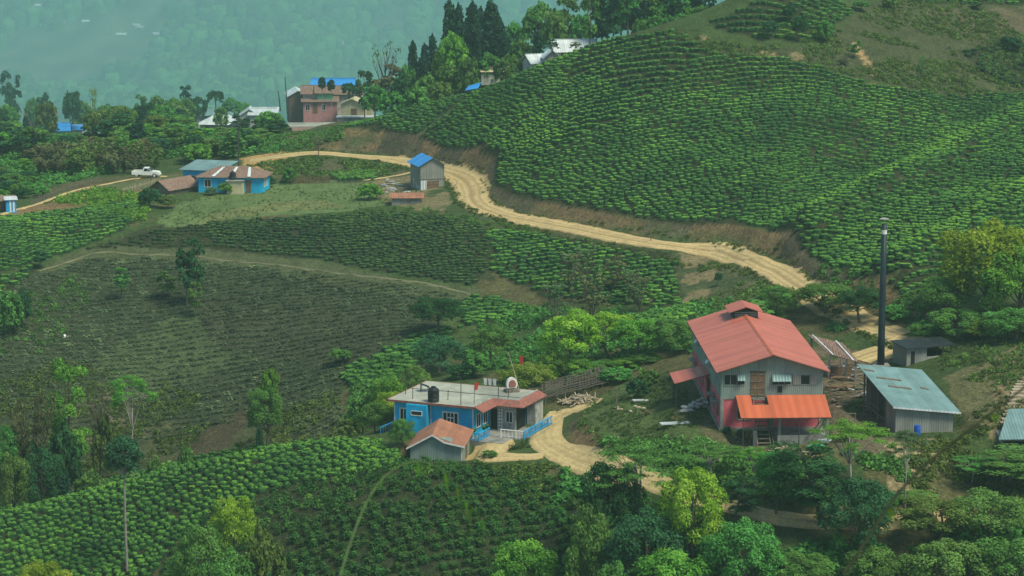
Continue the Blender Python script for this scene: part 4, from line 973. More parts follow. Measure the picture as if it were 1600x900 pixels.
# ------------------------------------------------------------------ small shed with rusty tiled roof
sd = thing('small_shed', (-10.5, 257.4, 36.3), -7, 'small grey sheet shed with a rusty gable roof in front of the blue house', 'shed')
b = MB(); b.prism([(0, 0, -.6), (5.3, 0, -.6), (5.3, 0, 2.25), (2.35, 0, 3.35), (0, 0, 2.1)], (0, 6.2, 0)); b.build('wall', M['tin'], sd)
b = MB(); b.slab([(-.35, -.4, 1.98), (2.35, -.4, 3.48), (2.1, 6.6, 3.6), (-.35, 6.6, 2.0)], .07); b.slab([(2.35, -.4, 3.48), (3.6, -.4, 2.75), (5.75, -.4, 2.3), (5.75, 6.6, 2.45), (2.1, 6.6, 3.6)], .07)
so_ = b.build('roof', M['rust2'], sd)
b = MB()
for p, q in (((-.36, 1.9), (2.35, 3.4)), ((2.35, 3.4), (3.6, 2.66)), ((3.6, 2.66), (5.77, 2.22))): b.slab([(p[0], -.46, p[1] + .07), (q[0], -.46, q[1] + .07), (q[0], -.41, q[1] + .07), (p[0], -.41, p[1] + .07)], .16)
b.box(5.3, 5.36, -.02, .1, -.4, 2.2); b.build('barge_board', M['white'], so_)
MB().box(5.305, 5.34, 3.2, 4.3, -.4, 1.7).build('door', M['plank'], sd)
MB().box(-.05, 5.4, -.05, -.003, -.6, -.1).build('base_course', M['conc'], sd)

# ------------------------------------------------------------------ chimney
ch = thing('factory_chimney', at(1376, 577), 0, 'tall slim black factory chimney with a flat cap and a white band near its top', 'chimney')
hc = 16.3; b = MB().lathe((0, 0, -.5), [(.42, 0), (.38, 4), (.34, 9), (.29, hc + .1)], 16); b.build('stack', M['chimney'], ch, smooth=True)
MB().lathe((0, 0, hc + .05), [(.1, 0), (.5, .05), (.5, .1), (.1, .22)], 14).build('cap', M['grime'], ch)
MB().lathe((0, 0, hc - 1.5), [(.305, 0), (.305, .45)], 16).build('band', M['white'], ch)
b = MB(); [b.lathe((0, 0, z), [(.40 - .0065 * z, 0), (.42 - .0065 * z, .06), (.40 - .0065 * z, .12)], 16) for z in (4, 7.5, 11)]; b.build('flange', M['chimney'], ch)
b = MB(); b.box(-.9, .9, -.9, .9, -1.0, .5); b.build('footing', M['conc'], ch)

# ------------------------------------------------------------------ teal roofed shed
ts = thing('teal_roofed_shed', (38.0, 247.7, 42.15), 10, 'long grey sheet shed with pale teal lean-to roof beside the chimney', 'shed')
zt = lambda x, y: 2.72 - .12 * x + .185 * y
MB().prism([(0, 0, -1.6), (6, 0, -1.6), (6, 0, zt(6, 0) - .02), (0, 0, zt(0, 0) - .02)], (0, .12, 0)).build('front_wall', M['greytin'], ts)
MB().prism([(0, .13, -1.2), (0, 3.0, -1.2), (0, 3.0, zt(0, 3) - .02), (0, .13, zt(0, 0) - .02)], (.1, 0, 0)).build('side_wall', M['greytin_y'], ts)
MB().prism([(5.9, .13, -1.2), (5.9, 10.2, -1.2), (5.9, 10.2, zt(6, 10.2) - .03), (5.9, .13, zt(6, 0) - .03)], (.1, 0, 0)).build('side_wall', M['greytin_y'], ts)
MB().prism([(.2, 10.0, -.6), (5.8, 10.0, -.6), (5.8, 10.0, zt(5.8, 10) - .05), (.2, 10.0, zt(.2, 10) - .05)], (0, .1, 0)).build('back_wall', M['greytin'], ts)
b = MB(); b.slab([(x, y, zt(x, y)) for x, y in ((-.45, -.5), (6.6, -.5), (6.3, 10.6), (-.7, 10.6))], .06); tro = b.build('roof', M['teal'], ts)
MB().slab([(x, y, zt(x, -.5) + .02) for x, y in ((-.45, -.56), (6.6, -.56), (6.6, -.505), (-.45, -.505))], .17).build('eaves_flashing', M['zinc'], tro)
for x0, x1, y in ((.3, 2.8, 7.0), (.9, 3.2, 4.9), (4.4, 5.1, 5.2), (-.4, .6, 9.0)): MB().slab([(x, yy, zt(x, yy) + .09) for x, yy in ((x0, y), (x1, y - .3), (x1, y), (x0, y + .25))], .08).build('roof_batten', M['oldwood'], tro)
for y in (3.1, 5.4, 7.8, 10.0): MB().box(-.07, .07, y, y + .16, -1., zt(0, y) - .07).build('post', M['oldwood'], ts)
b = MB(); b.box(-.05, .05, 3.3, 7.8, .5, .62); b.box(-.05, .05, 5.6, 7.8, 1.1, 1.2); b.build('rail', M['oldwood'], ts)

# ------------------------------------------------------------------ lean-to with block wall
lt = thing('open_front_shed', at(1416, 573), 21, 'low grey shed, open right half over a block wall, above the teal roofed shed', 'shed')
b = MB(); b.box(0, 2.5, 0, 3, -.6, 2.0); b.build('wall', M['greytin'], lt)
MB().box(.55, 1.0, -.04, -.003, .1, 1.6).build('door', M['dark'], lt)
b = MB(); b.box(2.52, 5.6, 0, .25, -1., .85); b.build('block_wall', M['grime'], lt)
b = MB(); [b.box(2.6 + k * .55, 2.95 + k * .55, -.03, -.003, .25 - (k % 2) * .1, .38 - (k % 2) * .1) for k in range(5)]; b.build('block_gap', M['dark'], lt)
MB().box(2.52, 5.6, 2.7, 2.8, -.5, 1.95).build('back_wall', M['dark'], lt)
for x in (4.5, 5.5): MB().box(x, x + .12, .02, .14, .85, 1.95).build('post', M['oldwood'], lt)
MB().slab([(-.3, -.5, 2.06), (6., -.5, 2.06), (6., 3.2, 2.3), (-.3, 3.2, 2.3)], .07).build('roof', M['black'], lt)

# ------------------------------------------------------------------ open brown roofed shelter behind the factory
q = [P3(1295, 553, 45.6), P3(1343, 566, 45.3), P3(1317, 536, 46.4), P3(1262, 522, 46.9)]
os_ = thing('open_shelter', (q[0].x, q[0].y, H(q[0].x, q[0].y)), 0, 'open timber shelter with a sagging brown sheet roof behind the factory', 'shelter')
Lq = [local(os_, p) for p in q]
b = MB(); b.slab([tuple(p) for p in Lq], .08); oro = b.build('roof', M['rust'], os_)
b = MB()
for f in (.12, .78):
    a = Lq[0].lerp(Lq[1], f); c = Lq[3].lerp(Lq[2], f); b.slab([(a.x, a.y, a.z + .06), (a.x + .16, a.y, a.z + .06), (c.x + .16, c.y, c.z + .06), (c.x, c.y, c.z + .06)], .05)
b.build('roof_strip', M['zinc'], oro)
for f, g_ in ((.05, .05), (.6, .05), (.93, .08), (.93, .9), (.05, .9)):
    a = Lq[0].lerp(Lq[1], f).lerp(Lq[3].lerp(Lq[2], f), g_); MB().box(a.x - .12, a.x + .12, a.y - .12, a.y + .12, -1.2, a.z - .1).build('post', M['conc'], os_)
a = Lq[0]; c = Lq[1]; b = MB(); b.box(a.x + .3, a.x + 2.6, a.y + .6, a.y + .8, -.4, 1.1); b.build('low_wall', M['plank'], os_)

# far right shed, cut by the frame
rs_ = thing('hut', at(1562, 702), 0, 'low hut with pale teal roof at the right edge below the stone steps', 'hut')
b = MB(); b.box(.2, 5.5, 0, 4, -.6, 1.0); b.build('wall', M['greytin'], rs_)
MB().box(.3, 5.4, -.05, -.003, .35, .8).build('opening', M['dark'], rs_)
MB().slab([(-.3, -.8, 1.15), (6.2, -.9, 1.3), (7., 4.4, 3.2), (1.6, 4.4, 3.0)], .06).build('roof', M['teal'], rs_)
for x in (.1, 2.6, 5.): MB().box(x, x + .12, -.6, -.48, -.6, 1.1).build('post', M['oldwood'], rs_)
# stone steps up the right slope
sp_ = [at(1572, 668), at(1598, 598)]; ss = MB(); r0 = sp_[0]
for k in range(14):
    p = sp_[0].lerp(sp_[1], k / 13); z = H(p.x, p.y); ss.box(p.x - r0.x - .7, p.x - r0.x + .7, p.y - r0.y - .28, p.y - r0.y + .3, z - r0.z - .2, z - r0.z + .16 )
solo(ss, 'stone_steps', M['palewood'], 'flight of pale stone steps climbing the slope at the right edge', 'steps', None, r0)
# ------------------------------------------------------------------ generic small house, all in its own frame (x along the front, y away)
def house(loc, rz, w, d, h, wall, roof, label, kind='gable_x', rise=1.0, over=.4, wins=(), name='village_house', side=(), door=None, group=None, base=1.5, wallback=None, cat='house'):
    t = thing(name, loc, rz, label, cat, group)
    b = MB()
    if kind == 'gable_x':       # ridge parallel to the front
        b.prism([(0, 0, -base), (0, d, -base), (0, d, h), (0, d / 2, h + rise * .93), (0, 0, h)], (w, 0, 0))
    elif kind == 'gable_y':
        b.prism([(0, 0, -base), (w, 0, -base), (w, 0, h), (w / 2, 0, h + rise * .93), (0, 0, h)], (0, d, 0))
    elif kind == 'lean':        # rises to the back
        b.prism([(0, 0, -base), (0, d, -base), (0, d, h + rise), (0, 0, h)], (w, 0, 0))
    else: b.box(0, w, 0, d, -base, h)
    b.build('wall', M[wall], t)
    r = MB(); o = over
    if kind == 'gable_x':
        k = rise / (d / 2) * o
        r.slab([(-o, -o, h - k + .08), (w + o, -o, h - k + .08), (w + o, d / 2, h + rise + .08), (-o, d / 2, h + rise + .08)], .07)
        r.slab([(-o, d / 2, h + rise + .08), (w + o, d / 2, h + rise + .08), (w + o, d + o, h - k + .08), (-o, d + o, h - k + .08)], .07)
    elif kind == 'gable_y':
        k = rise / (w / 2) * o
        r.slab([(-o, -o, h - k + .08), (w / 2, -o, h + rise + .08), (w / 2, d + o, h + rise + .08), (-o, d + o, h - k + .08)], .07)
        r.slab([(w / 2, -o, h + rise + .08), (w + o, -o, h - k + .08), (w + o, d + o, h - k + .08), (w / 2, d + o, h + rise + .08)], .07)
    elif kind == 'lean': r.slab([(-o, -o, h + .06), (w + o, -o, h + .06), (w + o, d + o, h + rise + .06), (-o, d + o, h + rise + .06)], .07)
    elif kind == 'hip':
        i = min(w, d) / 2 * .98
        e = [(-o, -o, h - .1), (w + o, -o, h - .1), (w + o, d + o, h - .1), (-o, d + o, h - .1)]; a = (i, d / 2, h + rise); c = (w - i, d / 2, h + rise)
        r.add(e + [a, c], [(0, 1, 5, 4), (1, 2, 5), (2, 3, 4, 5), (3, 0, 4), (3, 2, 1, 0)])
    else: r.box(-o, w + o, -o, d + o, h, h + .22)
    ro = r.build('roof', M[roof], t)
    if kind == 'gable_x': MB().box(-o, w + o, d / 2 - .12, d / 2 + .12, h + rise + .04, h + rise + .16).build('ridge_cap', M['zinc' if roof == 'zinc' else roof], ro)
    for x0, x1, z0, z1 in wins: win(t, 'y', x0, x1, z0, z1, 0, 'white' if wall in ('blue', 'pinkw', 'green') else 'oldwood', .07)
    for y0, y1, z0, z1 in side: win(t, 'X', y0, y1, z0, z1, w, 'white' if wall in ('blue', 'pinkw', 'green') else 'oldwood', .07)
    if door: MB().box(door[0], door[1], -.05, -.003, 0, 2.0).build('door', M['plank'], t)
    return t
# farm by the pale field
z0 = 44.55
fh = house((-50.1, 405.8, z0), -5, 10.4, 6.2, 2.55, 'blue', 'rust', 'blue farmhouse with a patched rusty roof and a pale green front room', 'hip', 1.35, .55, wins=((1.0, 2.0, .9, 2.0),), side=((1.2, 1.9, .8, 2.1), (3.0, 3.7, .8, 2.1)), door=(7.7, 8.5), name='farmhouse')
MB().box(4.9, 7.4, -1.6, -.003, -1.4, 2.0).build('front_room_wall', M['cream'], fh)
MB().box(4.7, 7.6, -1.8, .2, 2.0, 2.12).build('front_room_roof', M['conc'], fh)
for k in range(3): MB().slab([(2.2 + 2.9 * k, -.45, 2.66), (2.75 + 2.9 * k, -.45, 2.66), (3.9 + 2.1 * k, 2.5, 3.82), (3.5 + 2.1 * k, 2.5, 3.82)], .03).build('roof_patch', M['zinc'], fh)
tank(Vector((-50.1, 405.8, z0)) + Vector((5.6, -.9, 2.12)), 0, .95, 'black water tank on the front room of the farmhouse')
house((-53.3, 411.5, z0), -16, 6.4, 6.5, 2.9, 'blue', 'teal', 'blue farm outbuilding with a faded green sheet roof behind the farmhouse', 'lean', .75, .5, name='farm_outbuilding', wins=((1.5, 2.4, 1.1, 2.0),))
house((-57.5, 404.3, 43.9), -32, 3.6, 7.2, 1.6, 'oldwood', 'rust', 'low dark plank barn with a rusty ribbed roof left of the farmhouse', 'gable_y', 1.2, .45, name='plank_barn', cat='barn', door=(.6, 1.5))
# two storey tin shed with the blue roof
g1 = at(657, 291)
tb = thing('tin_shed', (-14.4, 399.5, 45.0), 17, 'tall patched grey tin shed with a bright blue roof beside the road', 'shed')
b = MB(); b.prism([(0, 0, -1.2), (3.9, 0, 0), (3.9, 0, 4.65), (1.95, 0, 5.7), (0, 0, 4.65)], (0, 6.2, 0)); b.build('wall', M['greytin'], tb)
b = MB(); b.slab([(-.45, -.4, 4.47), (1.95, -.4, 5.82), (1.95, 6.6, 5.82), (-.45, 6.6, 4.47)], .06); r1 = b.build('roof', M['bluesheet'], tb)
MB().slab([(1.95, -.4, 5.82), (4.4, -.4, 4.44), (4.4, 6.6, 4.44), (1.95, 6.6, 5.82)], .06).build('far_roof', M['greytin_y'], tb)
MB().box(1.0, 3.0, -.05, -.003, .3, 2.1).build('doorway', M['plank'], tb)
MB().box(-.04, 3.94, -.05, -.003, 2.35, 2.47).build('floor_beam', M['oldwood'], tb)
rr = random.Random(4); b = MB(); [b.box(x, x + .3, -.045, -.004, -.6 + rr.uniform(0, .4), 2.2) for x in (.05, .45, .8)]; [b.box(-.045, -.004, y, y + .35, -.8, rr.uniform(1.2, 2.2)) for y in (.4, 1.3, 2.4, 3.9)]; b.build('patch_sheet', M['zinc'], tb)
b = MB()
for k in range(130):
    f = rr.random(); c = Vector((-1.8 + 7 * f, -1.6 - rr.random() * 1.2, -2.5 + 3.4 * f + rr.random() * .9)); d = Vector((rr.uniform(.5, 1.1), rr.uniform(-.3, .3), rr.uniform(.1, .6))); b.tube(c - d, c + d, rr.uniform(.03, .07), 4)
solo(b, 'firewood_stack', M['palewood'], 'long heap of split firewood below the tin shed with the blue roof', 'firewood', None, tb.location, 17)
p_ = P3(703, 273, 45.6); b = MB().slab([(-1.4, -.5, 1.25), (1.4, -.5, 1.25), (1.5, 1.6, 1.5), (-1.3, 1.6, 1.5)], .07); 
hu = thing('firewood_shelter', (p_.x, p_.y - 2.6, 44.9), 15, 'little dark topped shelter between the tin shed and the road', 'shelter'); b.build('roof', M['rust'], hu); b = MB(); [b.tube((x, y, -.6), (x, y, 1.4), .06, 5) for x in (-1.2, 1.2) for y in (-.3, 1.4)]; b.build('post', M['oldwood'], hu)
p_ = at(612, 321); house((p_.x, p_.y, p_.z), 2, 4.6, 3.6, 1.1, 'conc', 'rust2', 'squat grey walled pigsty with a flat rusty roof below the tin shed', 'lean', .25, .35, name='pigsty', cat='pigsty')
# village on the saddle
def V(u, v, Y): return Vector(W(u, v, Y))
house(V(455, 214, 500), 4, 10.2, 6, 1.9, 'brick', 'roofconc', 'long unfinished brick house with a pale flat roof above the earth bank', 'flat', .3, .7, wins=((1, 2, .5, 1.4), (5.5, 6.5, .5, 1.4), (8, 9, .5, 1.4)), base=2)
lo = house(V(458, 216, 494), 6, 7.6, 2.6, 1.35, 'brick', 'rust', 'low roofless looking brick annexe in front of the pale flat roofed house', 'lean', .4, .2, base=2)
house(V(452, 172, 522), 8, 3.6, 9, 2.9, 'brick', 'zinc', 'brown brick village house with a pale sheet gable roof', 'gable_y', 1.0, .5, base=3)
pk = house(V(474, 177, 516), 4, 6.8, 6, 2.3, 'pinkw', 'rust', 'pink walled village house with a brown skirt roof under an upper floor', 'lean', .7, .5, wins=((.5, 1.3, .6, 1.7), (3.7, 4.5, .6, 1.7)), door=(1.9, 2.9), base=3)
house(V(474, 165, 519), 4, 4.6, 5, 2.6, 'grime', 'rust', 'grey upper floor with a rusty roof above the pink house', 'gable_x', 1.2, .6, base=1.2)
house(V(496, 172, 518), 4, 3.2, 6, 3.6, 'green', 'rust', 'mint green village house wing under a rusty roof', 'gable_x', 1.1, .6, base=3)
house(V(508, 163, 522), 2, 7.4, 6, 2.2, 'grime', 'rust', 'pale village house with a wide rusty roof and small windows', 'gable_x', 1.2, .6, wins=((1.5, 2.3, .4, 1.4), (4.8, 5.5, .4, 1.5)), base=3)
house(V(490, 158, 534), 0, 7.8, 9, 2.4, 'bluedark', 'bluesheet', 'large village building with a bright blue roof behind the rusty roofs', 'gable_x', 1.9, .8, base=4, wins=((5.8, 6.9, .3, 1.3),))
house(V(533, 185, 512), -3, 4.6, 5, 2.9, 'cream', 'cream', 'cream village house with a low cream gable facing the road', 'gable_y', 1.0, .6, wins=(), door=(2., 3.2), base=2)
house(V(556, 168, 524), -3, 3.2, 4, 1.5, 'cream', 'cream', 'small yellowish hut half hidden by the palm like tree', 'gable_y', .8, .3, base=2)
house(V(527, 189, 508), -2, 8, 1.8, .7, 'conc', 'zinc', 'low grey terrace wall with a pale ledge in front of the cream house', 'flat', .2, .2, base=2, cat='terrace', name='terrace_ledge')
# roofs among the trees in the middle left
house(V(313, 205, 540), -8, 5.4, 7, 1.6, 'grime', 'zinc', 'pale blue grey hipped roof house nearest the dark trees', 'hip', 1.8, .9, base=3, wins=((1, 1.8, .4, 1.2),))
house(V(338, 203, 541), 12, 4.6, 6, 1.8, 'grime', 'zinc', 'pale roofed house joined to the hipped one among the trees', 'hip', 1.3, .8, base=3)
house(V(300, 188, 556), 6, 8.5, 6, 1.2, 'grime', 'teal', 'long greenish roof house behind the hipped one', 'gable_x', 1.1, .6, base=3)
house(V(376, 187, 552), 4, 3.8, 6, 1., 'grime', 'zinc', 'small white gable roof house left of the long white roof', 'gable_y', 1.3, .5, base=3)
house(V(390, 188, 550), 2, 5.6, 5.5, 1.1, 'grime', 'zinc', 'house with a bright white sheet roof at the right of the wooded village', 'lean', 1.1, .5, base=3)
# left hamlet
house(V(84, 212, 556), 10, 3.2, 5, 1.2, 'grime', 'bluesheet', 'small house with a bright blue sheet roof in the left woods', 'gable_x', 1.2, .5, base=3)
house(V(106, 207, 560), -6, 3.2, 3, .6, 'grime', 'bluesheet', 'blue tarpaulin covered lean-to beside the blue roofed house', 'lean', .8, .3, base=3, name='lean_to', cat='shed')
house(V(40, 186, 600), 0, 4.6, 6, 1.2, 'brick', 'rust', 'brown roofed house under the trees at the far left', 'gable_x', 1.3, .5, base=3)
house(V(58, 187, 602), 0, 3.6, 6, 1.2, 'brick', 'rust', 'smaller brown roofed house right of the far left one', 'gable_y', 1.5, .5, base=3)
house(V(-4, 330, 386), 10, 2.4, 4, 1.5, 'brick', 'rust', 'brick hut cut by the left edge of the photo', 'lean', .3, .3, name='hut', cat='hut')
sb = house(V(10, 332, 384), 14, 1.5, 2, 1.9, 'bluedark', 'zinc', 'tiny pale blue shed at the left edge beside the farm track', 'lean', .2, .25, name='hut', cat='hut')
MB().box(.5, .75, -.05, -.004, 0, 1.7).build('door', M['white'], sb); MB().box(1.0, 1.25, -.05, -.004, 0, 1.7).build('door', M['white'], sb)
# hilltop houses
house(V(868, 91, 452), 6, 7.2, 6, 1.3, 'grime', 'zinc', 'hilltop house with a broad white sheet roof behind the tea crest', 'gable_x', 1.7, .5, base=3, wins=((1, 1.8, .3, 1.1),))
house(V(832, 106, 450), 20, 5.2, 5, .9, 'grime', 'zinc', 'lower hilltop house with a white roof half hidden by the crest', 'gable_x', 1.2, .5, base=3)
house(V(852, 100, 449), 8, 2.6, 4, 1.2, 'grime', 'zinc', 'tiny white gabled porch between the two hilltop roofs', 'gable_y', 1.1, .4, base=3)
house(V(752, 116, 466), 6, 6.5, 3, .4, 'grime', 'cream', 'long low pale roofed shed on the wooded hilltop', 'lean', .7, .3, base=2, name='long_shed', cat='shed')
house(V(1002, 40, 452), 4, 2.2, 3, .4, 'grime', 'zinc', 'small white roof showing between the hilltop tree trunks', 'lean', .8, .3, base=3)
tp = V(726, 143, 452); b = MB().slab([(0, 0, .2), (2.4, 0, .6), (2.9, 2, 1.5), (.6, 2, .8)], .05); solo(b, 'tarpaulin', M['bluesheet'], 'bright blue tarpaulin stretched at the edge of the tea crest', 'tarpaulin', None, tp)
# far mountain hamlets
rf_ = random.Random(11)
for u, v, n in ((68, 42, 3), (100, 36, 3), (135, 38, 1), (50, 14, 1), (183, 58, 1), (218, 46, 3), (250, 57, 3), (268, 60, 1), (385, 142, 3), (515, 68, 2), (605, 15, 1)):
    for k in range(n):
        p = at(u + rf_.uniform(-9, 9), v + rf_.uniform(-3, 3))
        t = house(p, rf_.uniform(-30, 30), rf_.uniform(3, 6), rf_.uniform(3, 5), 1.6, 'grime', rf_.choice(('zinc', 'grime', 'conc')), 'pale house among terraced fields on the hazy far mountainside', 'gable_x', .9, .3, base=3, group='houses on the far mountainside')

# ------------------------------------------------------------------ white pickup
pt = at(232, 277)
pk = thing('pickup_truck', (pt.x - .3, pt.y, H(pt.x, pt.y) + .03), -3, 'white double-axle pickup with an open bed parked at the end of the farm track', 'pickup')
pk['label'] = 'white pickup with an open load bed parked on the farm track'
M['truck'] = m_plain('white_car_paint', (.66, .70, .64), .4, .06, 1, spec=.5)
b = MB(); prof = [(-2.35, .42), (-2.35, .98), (-.55, .98), (-.5, 1.0), (-.38, 1.62), (.45, 1.62), (.95, 1.08), (1.95, .98), (2.2, .85), (2.25, .45)]
b.prism([(x, -.82, z) for x, z in prof[2:]] + [(-.55, -.82, .42)], (0, 1.64, 0)); cab = b.build('cab', M['truck'], pk)
b = MB(); b.box(-2.35, -.56, -.85, .85, .5, .58); b.box(-2.35, -.56, -.85, -.8, .58, 1.02); b.box(-2.35, -.56, .8, .85, .58, 1.02); b.box(-2.35, -2.3, -.8, .8, .58, 1.02); b.box(-.61, -.56, -.8, .8, .58, 1.02); b.build('load_bed', M['truck'], pk)
b = MB(); b.prism([(-.3, -.835, 1.08), (.32, -.835, 1.08), (.32, -.835, 1.52), (-.22, -.835, 1.52)], (0, .01, 0)); b.prism([(.38, -.835, 1.08), (.84, -.835, 1.08), (.46, -.835, 1.5), (.38, -.835, 1.5)], (0, .01, 0)); b.build('side_window', M['glass'], cab)
MB().slab([(.5, -.74, 1.6), (.97, -.74, 1.1), (.97, .74, 1.1), (.5, .74, 1.6)][::-1], .01).build('windscreen', M['glass'], cab)
for x in (-1.55, 1.45):
    for y in (-.8, .62):
        w = MB().tube((x, y - .03, .36), (x, y + .21, .36), .36, 14).build('wheel', M['black'], pk); MB().tube((x, y - .045, .36), (x, y - .031, .36), .2, 12).build('rim', M['zinc'], w)
MB().box(2.25, 2.36, -.82, .82, .42, .6).build('bumper', M['zinc'], pk); MB().box(-2.43, -2.352, -.82, .82, .45, .58).build('bumper', M['metal'], pk)
for y in (-.68, .52): MB().box(2.2, 2.262, y, y + .16, .68, .84).build('headlight', M['white'], pk)
b = MB(); [b.tube((x, y, 1.02), (x, y, 1.12), .03, 5) for x in (-2.2, -1.4, -.7) for y in (-.82, .82)]; b.tube((-2.3, -.82, 1.13), (-.6, -.82, 1.13), .03, 5); b.tube((-2.3, .82, 1.13), (-.6, .82, 1.13), .03, 5); b.build('bed_rail', M['truck'], pk)

# ------------------------------------------------------------------ poles
for u, v, Y, h, l, ln in ((407 - 34, 262, 428, 8.5, 'tall dark utility pole rising behind the farmhouse', 0), (449, 170, 520, 6.5, 'slightly leaning dark pole left of the brown brick house', -.4), (438, 166, 524, 3.2, 'short leaning pole at the village edge', -.4)):
    p = V(u, v, Y); solo(MB().path([(0, 0, -1), (ln * .5, 0, h * .5), (ln, 0, h)], .16, .1, 6), 'utility_pole', M['metal'], l, 'pole', None, p)
for u, v, Y, h, l in ((1017, 377, 0, 1.6, 'short marker post on the outer edge of the upper road'), (963, 645, 0, 2.6, 'bare post at the end of the stick trellis')):
    p = at(u, v); solo(MB().tube((0, 0, -.3), (.03, 0, h), .07, 6), 'post', M['oldwood'], l, 'post', None, p)
# stick fence by the hedge
p = at(458, 287); b = MB(); rr = random.Random(5)
for k in range(60): x = k * .1 + rr.uniform(-.03, .03); b.tube((x, 0, -.3), (x + rr.uniform(-.08, .08), 0, 1.2 + rr.uniform(-.2, .3)), .045, 4)
b.tube((0, .05, .4), (6, .05, .45), .04, 4); b.tube((0, .05, .95), (6, .05, 1.), .04, 4)
solo(b, 'stick_fence', M['plank'], 'brown upright stick fence beside the trimmed hedge', 'fence', None, p, -3)
# rail fence along the left track and by the barn
for nm, px, l in (('fence', [(50, 322), (90, 305), (130, 292), (160, 284)], 'rickety dark stick fence above the farm track at the left'), ('fence', [(192, 304), (212, 298), (232, 292), (252, 286)], 'pale picket fence left of the plank barn')):
    P = [at(u, v) for u, v in px]; b = MB(); o0 = P[0].copy()
    for a, c in zip(P[:-1], P[1:]):
        n = int((c - a).length / .5)
        for k in range(n):
            q = a.lerp(c, k / n) - o0; q.z = H(q.x + o0.x, q.y + o0.y) - o0.z; b.tube(q - Vector((0, 0, .2)), q + Vector((rr.uniform(-.1, .1), 0, 1.1 + rr.uniform(-.2, .3))), .05, 4)
        a_ = a - o0; c_ = c - o0; b.tube(a_ + Vector((0, 0, .7)), c_ + Vector((0, 0, .7)), .04, 4)
    solo(b, nm, M['oldwood' if px[0][0] == 50 else 'palewood'], l, 'fence', None, o0)

# ------------------------------------------------------------------ stick trellis and wood pile behind the road bend
P = [P3(850, 632, 39.4), P3(938, 606, 40.6)]; o0 = at(858, 640); rr = random.Random(8); tr_ = thing('stick_trellis', o0, 0, 'sagging trellis roof of grey sticks on posts behind the road bend', 'trellis')
b = MB()
A = Vector(W(850, 618, 279)) - o0; B_ = Vector(W(942, 596, 284)) - o0
A.z = 1.5; B_.z = 2.4
for k in range(46):
    f = k / 46; c = A.lerp(B_, f); b.tube(c + Vector((rr.uniform(-.3, .3), -1.8, -.9 + rr.uniform(-.1, .1))), c + Vector((rr.uniform(-.3, .3), 1.8, .2 + rr.uniform(-.1, .1))), .05, 4)
for k in range(9):
    f = k / 8; o_ = Vector((0, -2.0 + 3.8 * f, -.7 + .9 * f)); b.tube(A + o_ + Vector((-.4, 0, rr.uniform(-.1, .1))), B_ + o_ + Vector((rr.uniform(0, 1), 0, rr.uniform(-.1, .1))), .06, 4)
b.build('stick_roof', m_plain('grey_sticks', (.09, .085, .065), .95, .3, 3), tr_)
for f in (.02, .35, .68, .98):
    for y in (-2., 1.6):
        c = A.lerp(B_, f); MB().tube((c.x, y + c.y, -1.5), (c.x, y + c.y, c.z + (-.7 if y < 0 else .1)), .07, 5).build('post', M['oldwood'], tr_)
o0 = at(910, 630); b = MB()
for k in range(170):
    a = rr.uniform(0, 6.28); r_ = rr.random() ** .5; c = Vector((2.3 * r_ * math.cos(a), 1.0 * r_ * math.sin(a), 1.3 * (1 - r_) * rr.random() + .1)); d = Vector((rr.uniform(-1, 1), rr.uniform(-.6, .6), rr.uniform(-.25, .35))).normalized() * rr.uniform(.4, .8); b.tube(c - d, c + d, rr.uniform(.04, .08), 5)
solo(b, 'firewood_pile', M['palewood'], 'heap of cut firewood at the bend of the sandy road', 'firewood', None, o0)

# ------------------------------------------------------------------ yard litter: each piece its own thing
def blob(rx, ry, rz_, seed, n=10, m=6, noise_=.12):
    g = np.random.default_rng(seed); V = []; F = []
    for i in range(m + 1):
        ph = math.pi * i / m - math.pi / 2
        for k in range(n):
            th = 2 * math.pi * k / n; w_ = 1 + noise_ * g.normal() * (0 < i < m)
            V.append((rx * math.cos(ph) * math.cos(th) * w_, ry * math.cos(ph) * math.sin(th) * w_, rz_ * (math.sin(ph) + .8)))
    for i in range(m):
        for k in range(n): F.append((i * n + k, i * n + (k + 1) % n, (i + 1) * n + (k + 1) % n, (i + 1) * n + k))
    b = MB(); b.add(V, F); return b
sm = [new_mesh('sack', blob(.5, .3, .19, i).V, blob(.5, .3, .19, i).F, [M['sack']], True) for i in range(3)]
rr = random.Random(3)
for k in range(26):
    u = 1068 + rr.random() * 44; p = at(u, 642 - (u - 1068) * .3 + rr.uniform(-4, 5)); ob = link('sack', sm[k % 3]); ob.location = (p.x, p.y, p.z + (.0 if k < 14 else .3)); ob.rotation_euler = (0, 0, rr.uniform(-.6, .6) + (0 if k % 3 else 1.4))
    tag(ob, 'filled white sack lying in the heap beside the side canopy of the factory', 'sack', 'white sacks beside the factory')
def litter(name, u, v, w, d, h, mat, label, rz=0, tilt=0, cat=None, group=None):
    p = at(u, v); g = MB(); g.slab([(-w / 2, -d / 2, h), (w / 2, -d / 2, h + tilt), (w / 2, d / 2, h + tilt), (-w / 2, d / 2, h)], max(h * .8, .04))
    return solo(g, name, M[mat], label, cat or name.replace('_', ' '), group, p + Vector((0, 0, .02)), rz)
litter('metal_sheet', 1054, 663, 3.0, .8, .15, 'zinc', 'long pale metal sheet lying on the grass left of the factory', 12)
litter('metal_sheet', 1006, 627, 2.4, .6, .12, 'zinc', 'narrow pale sheet lying near the round bushes in the yard', 0)
litter('metal_sheet', 1288, 694, 1.3, .5, .3, 'zinc', 'small pale sheet leaning below the concrete terrace', -30, .3)
g = MB(); g.box(-.5, .5, -.35, .35, 0, .6); cr_ = thing('crate', at(1259, 691), 8, 'small pink box standing below the concrete terrace', 'box'); g.build('box_body', M['pinkw'], cr_); MB().box(-.54, .54, -.39, .39, .6, .68).build('lid', M['white'], cr_)
M['greent'] = m_plain('green_plastic', (.02, .55, .22), .5, .2, 2)
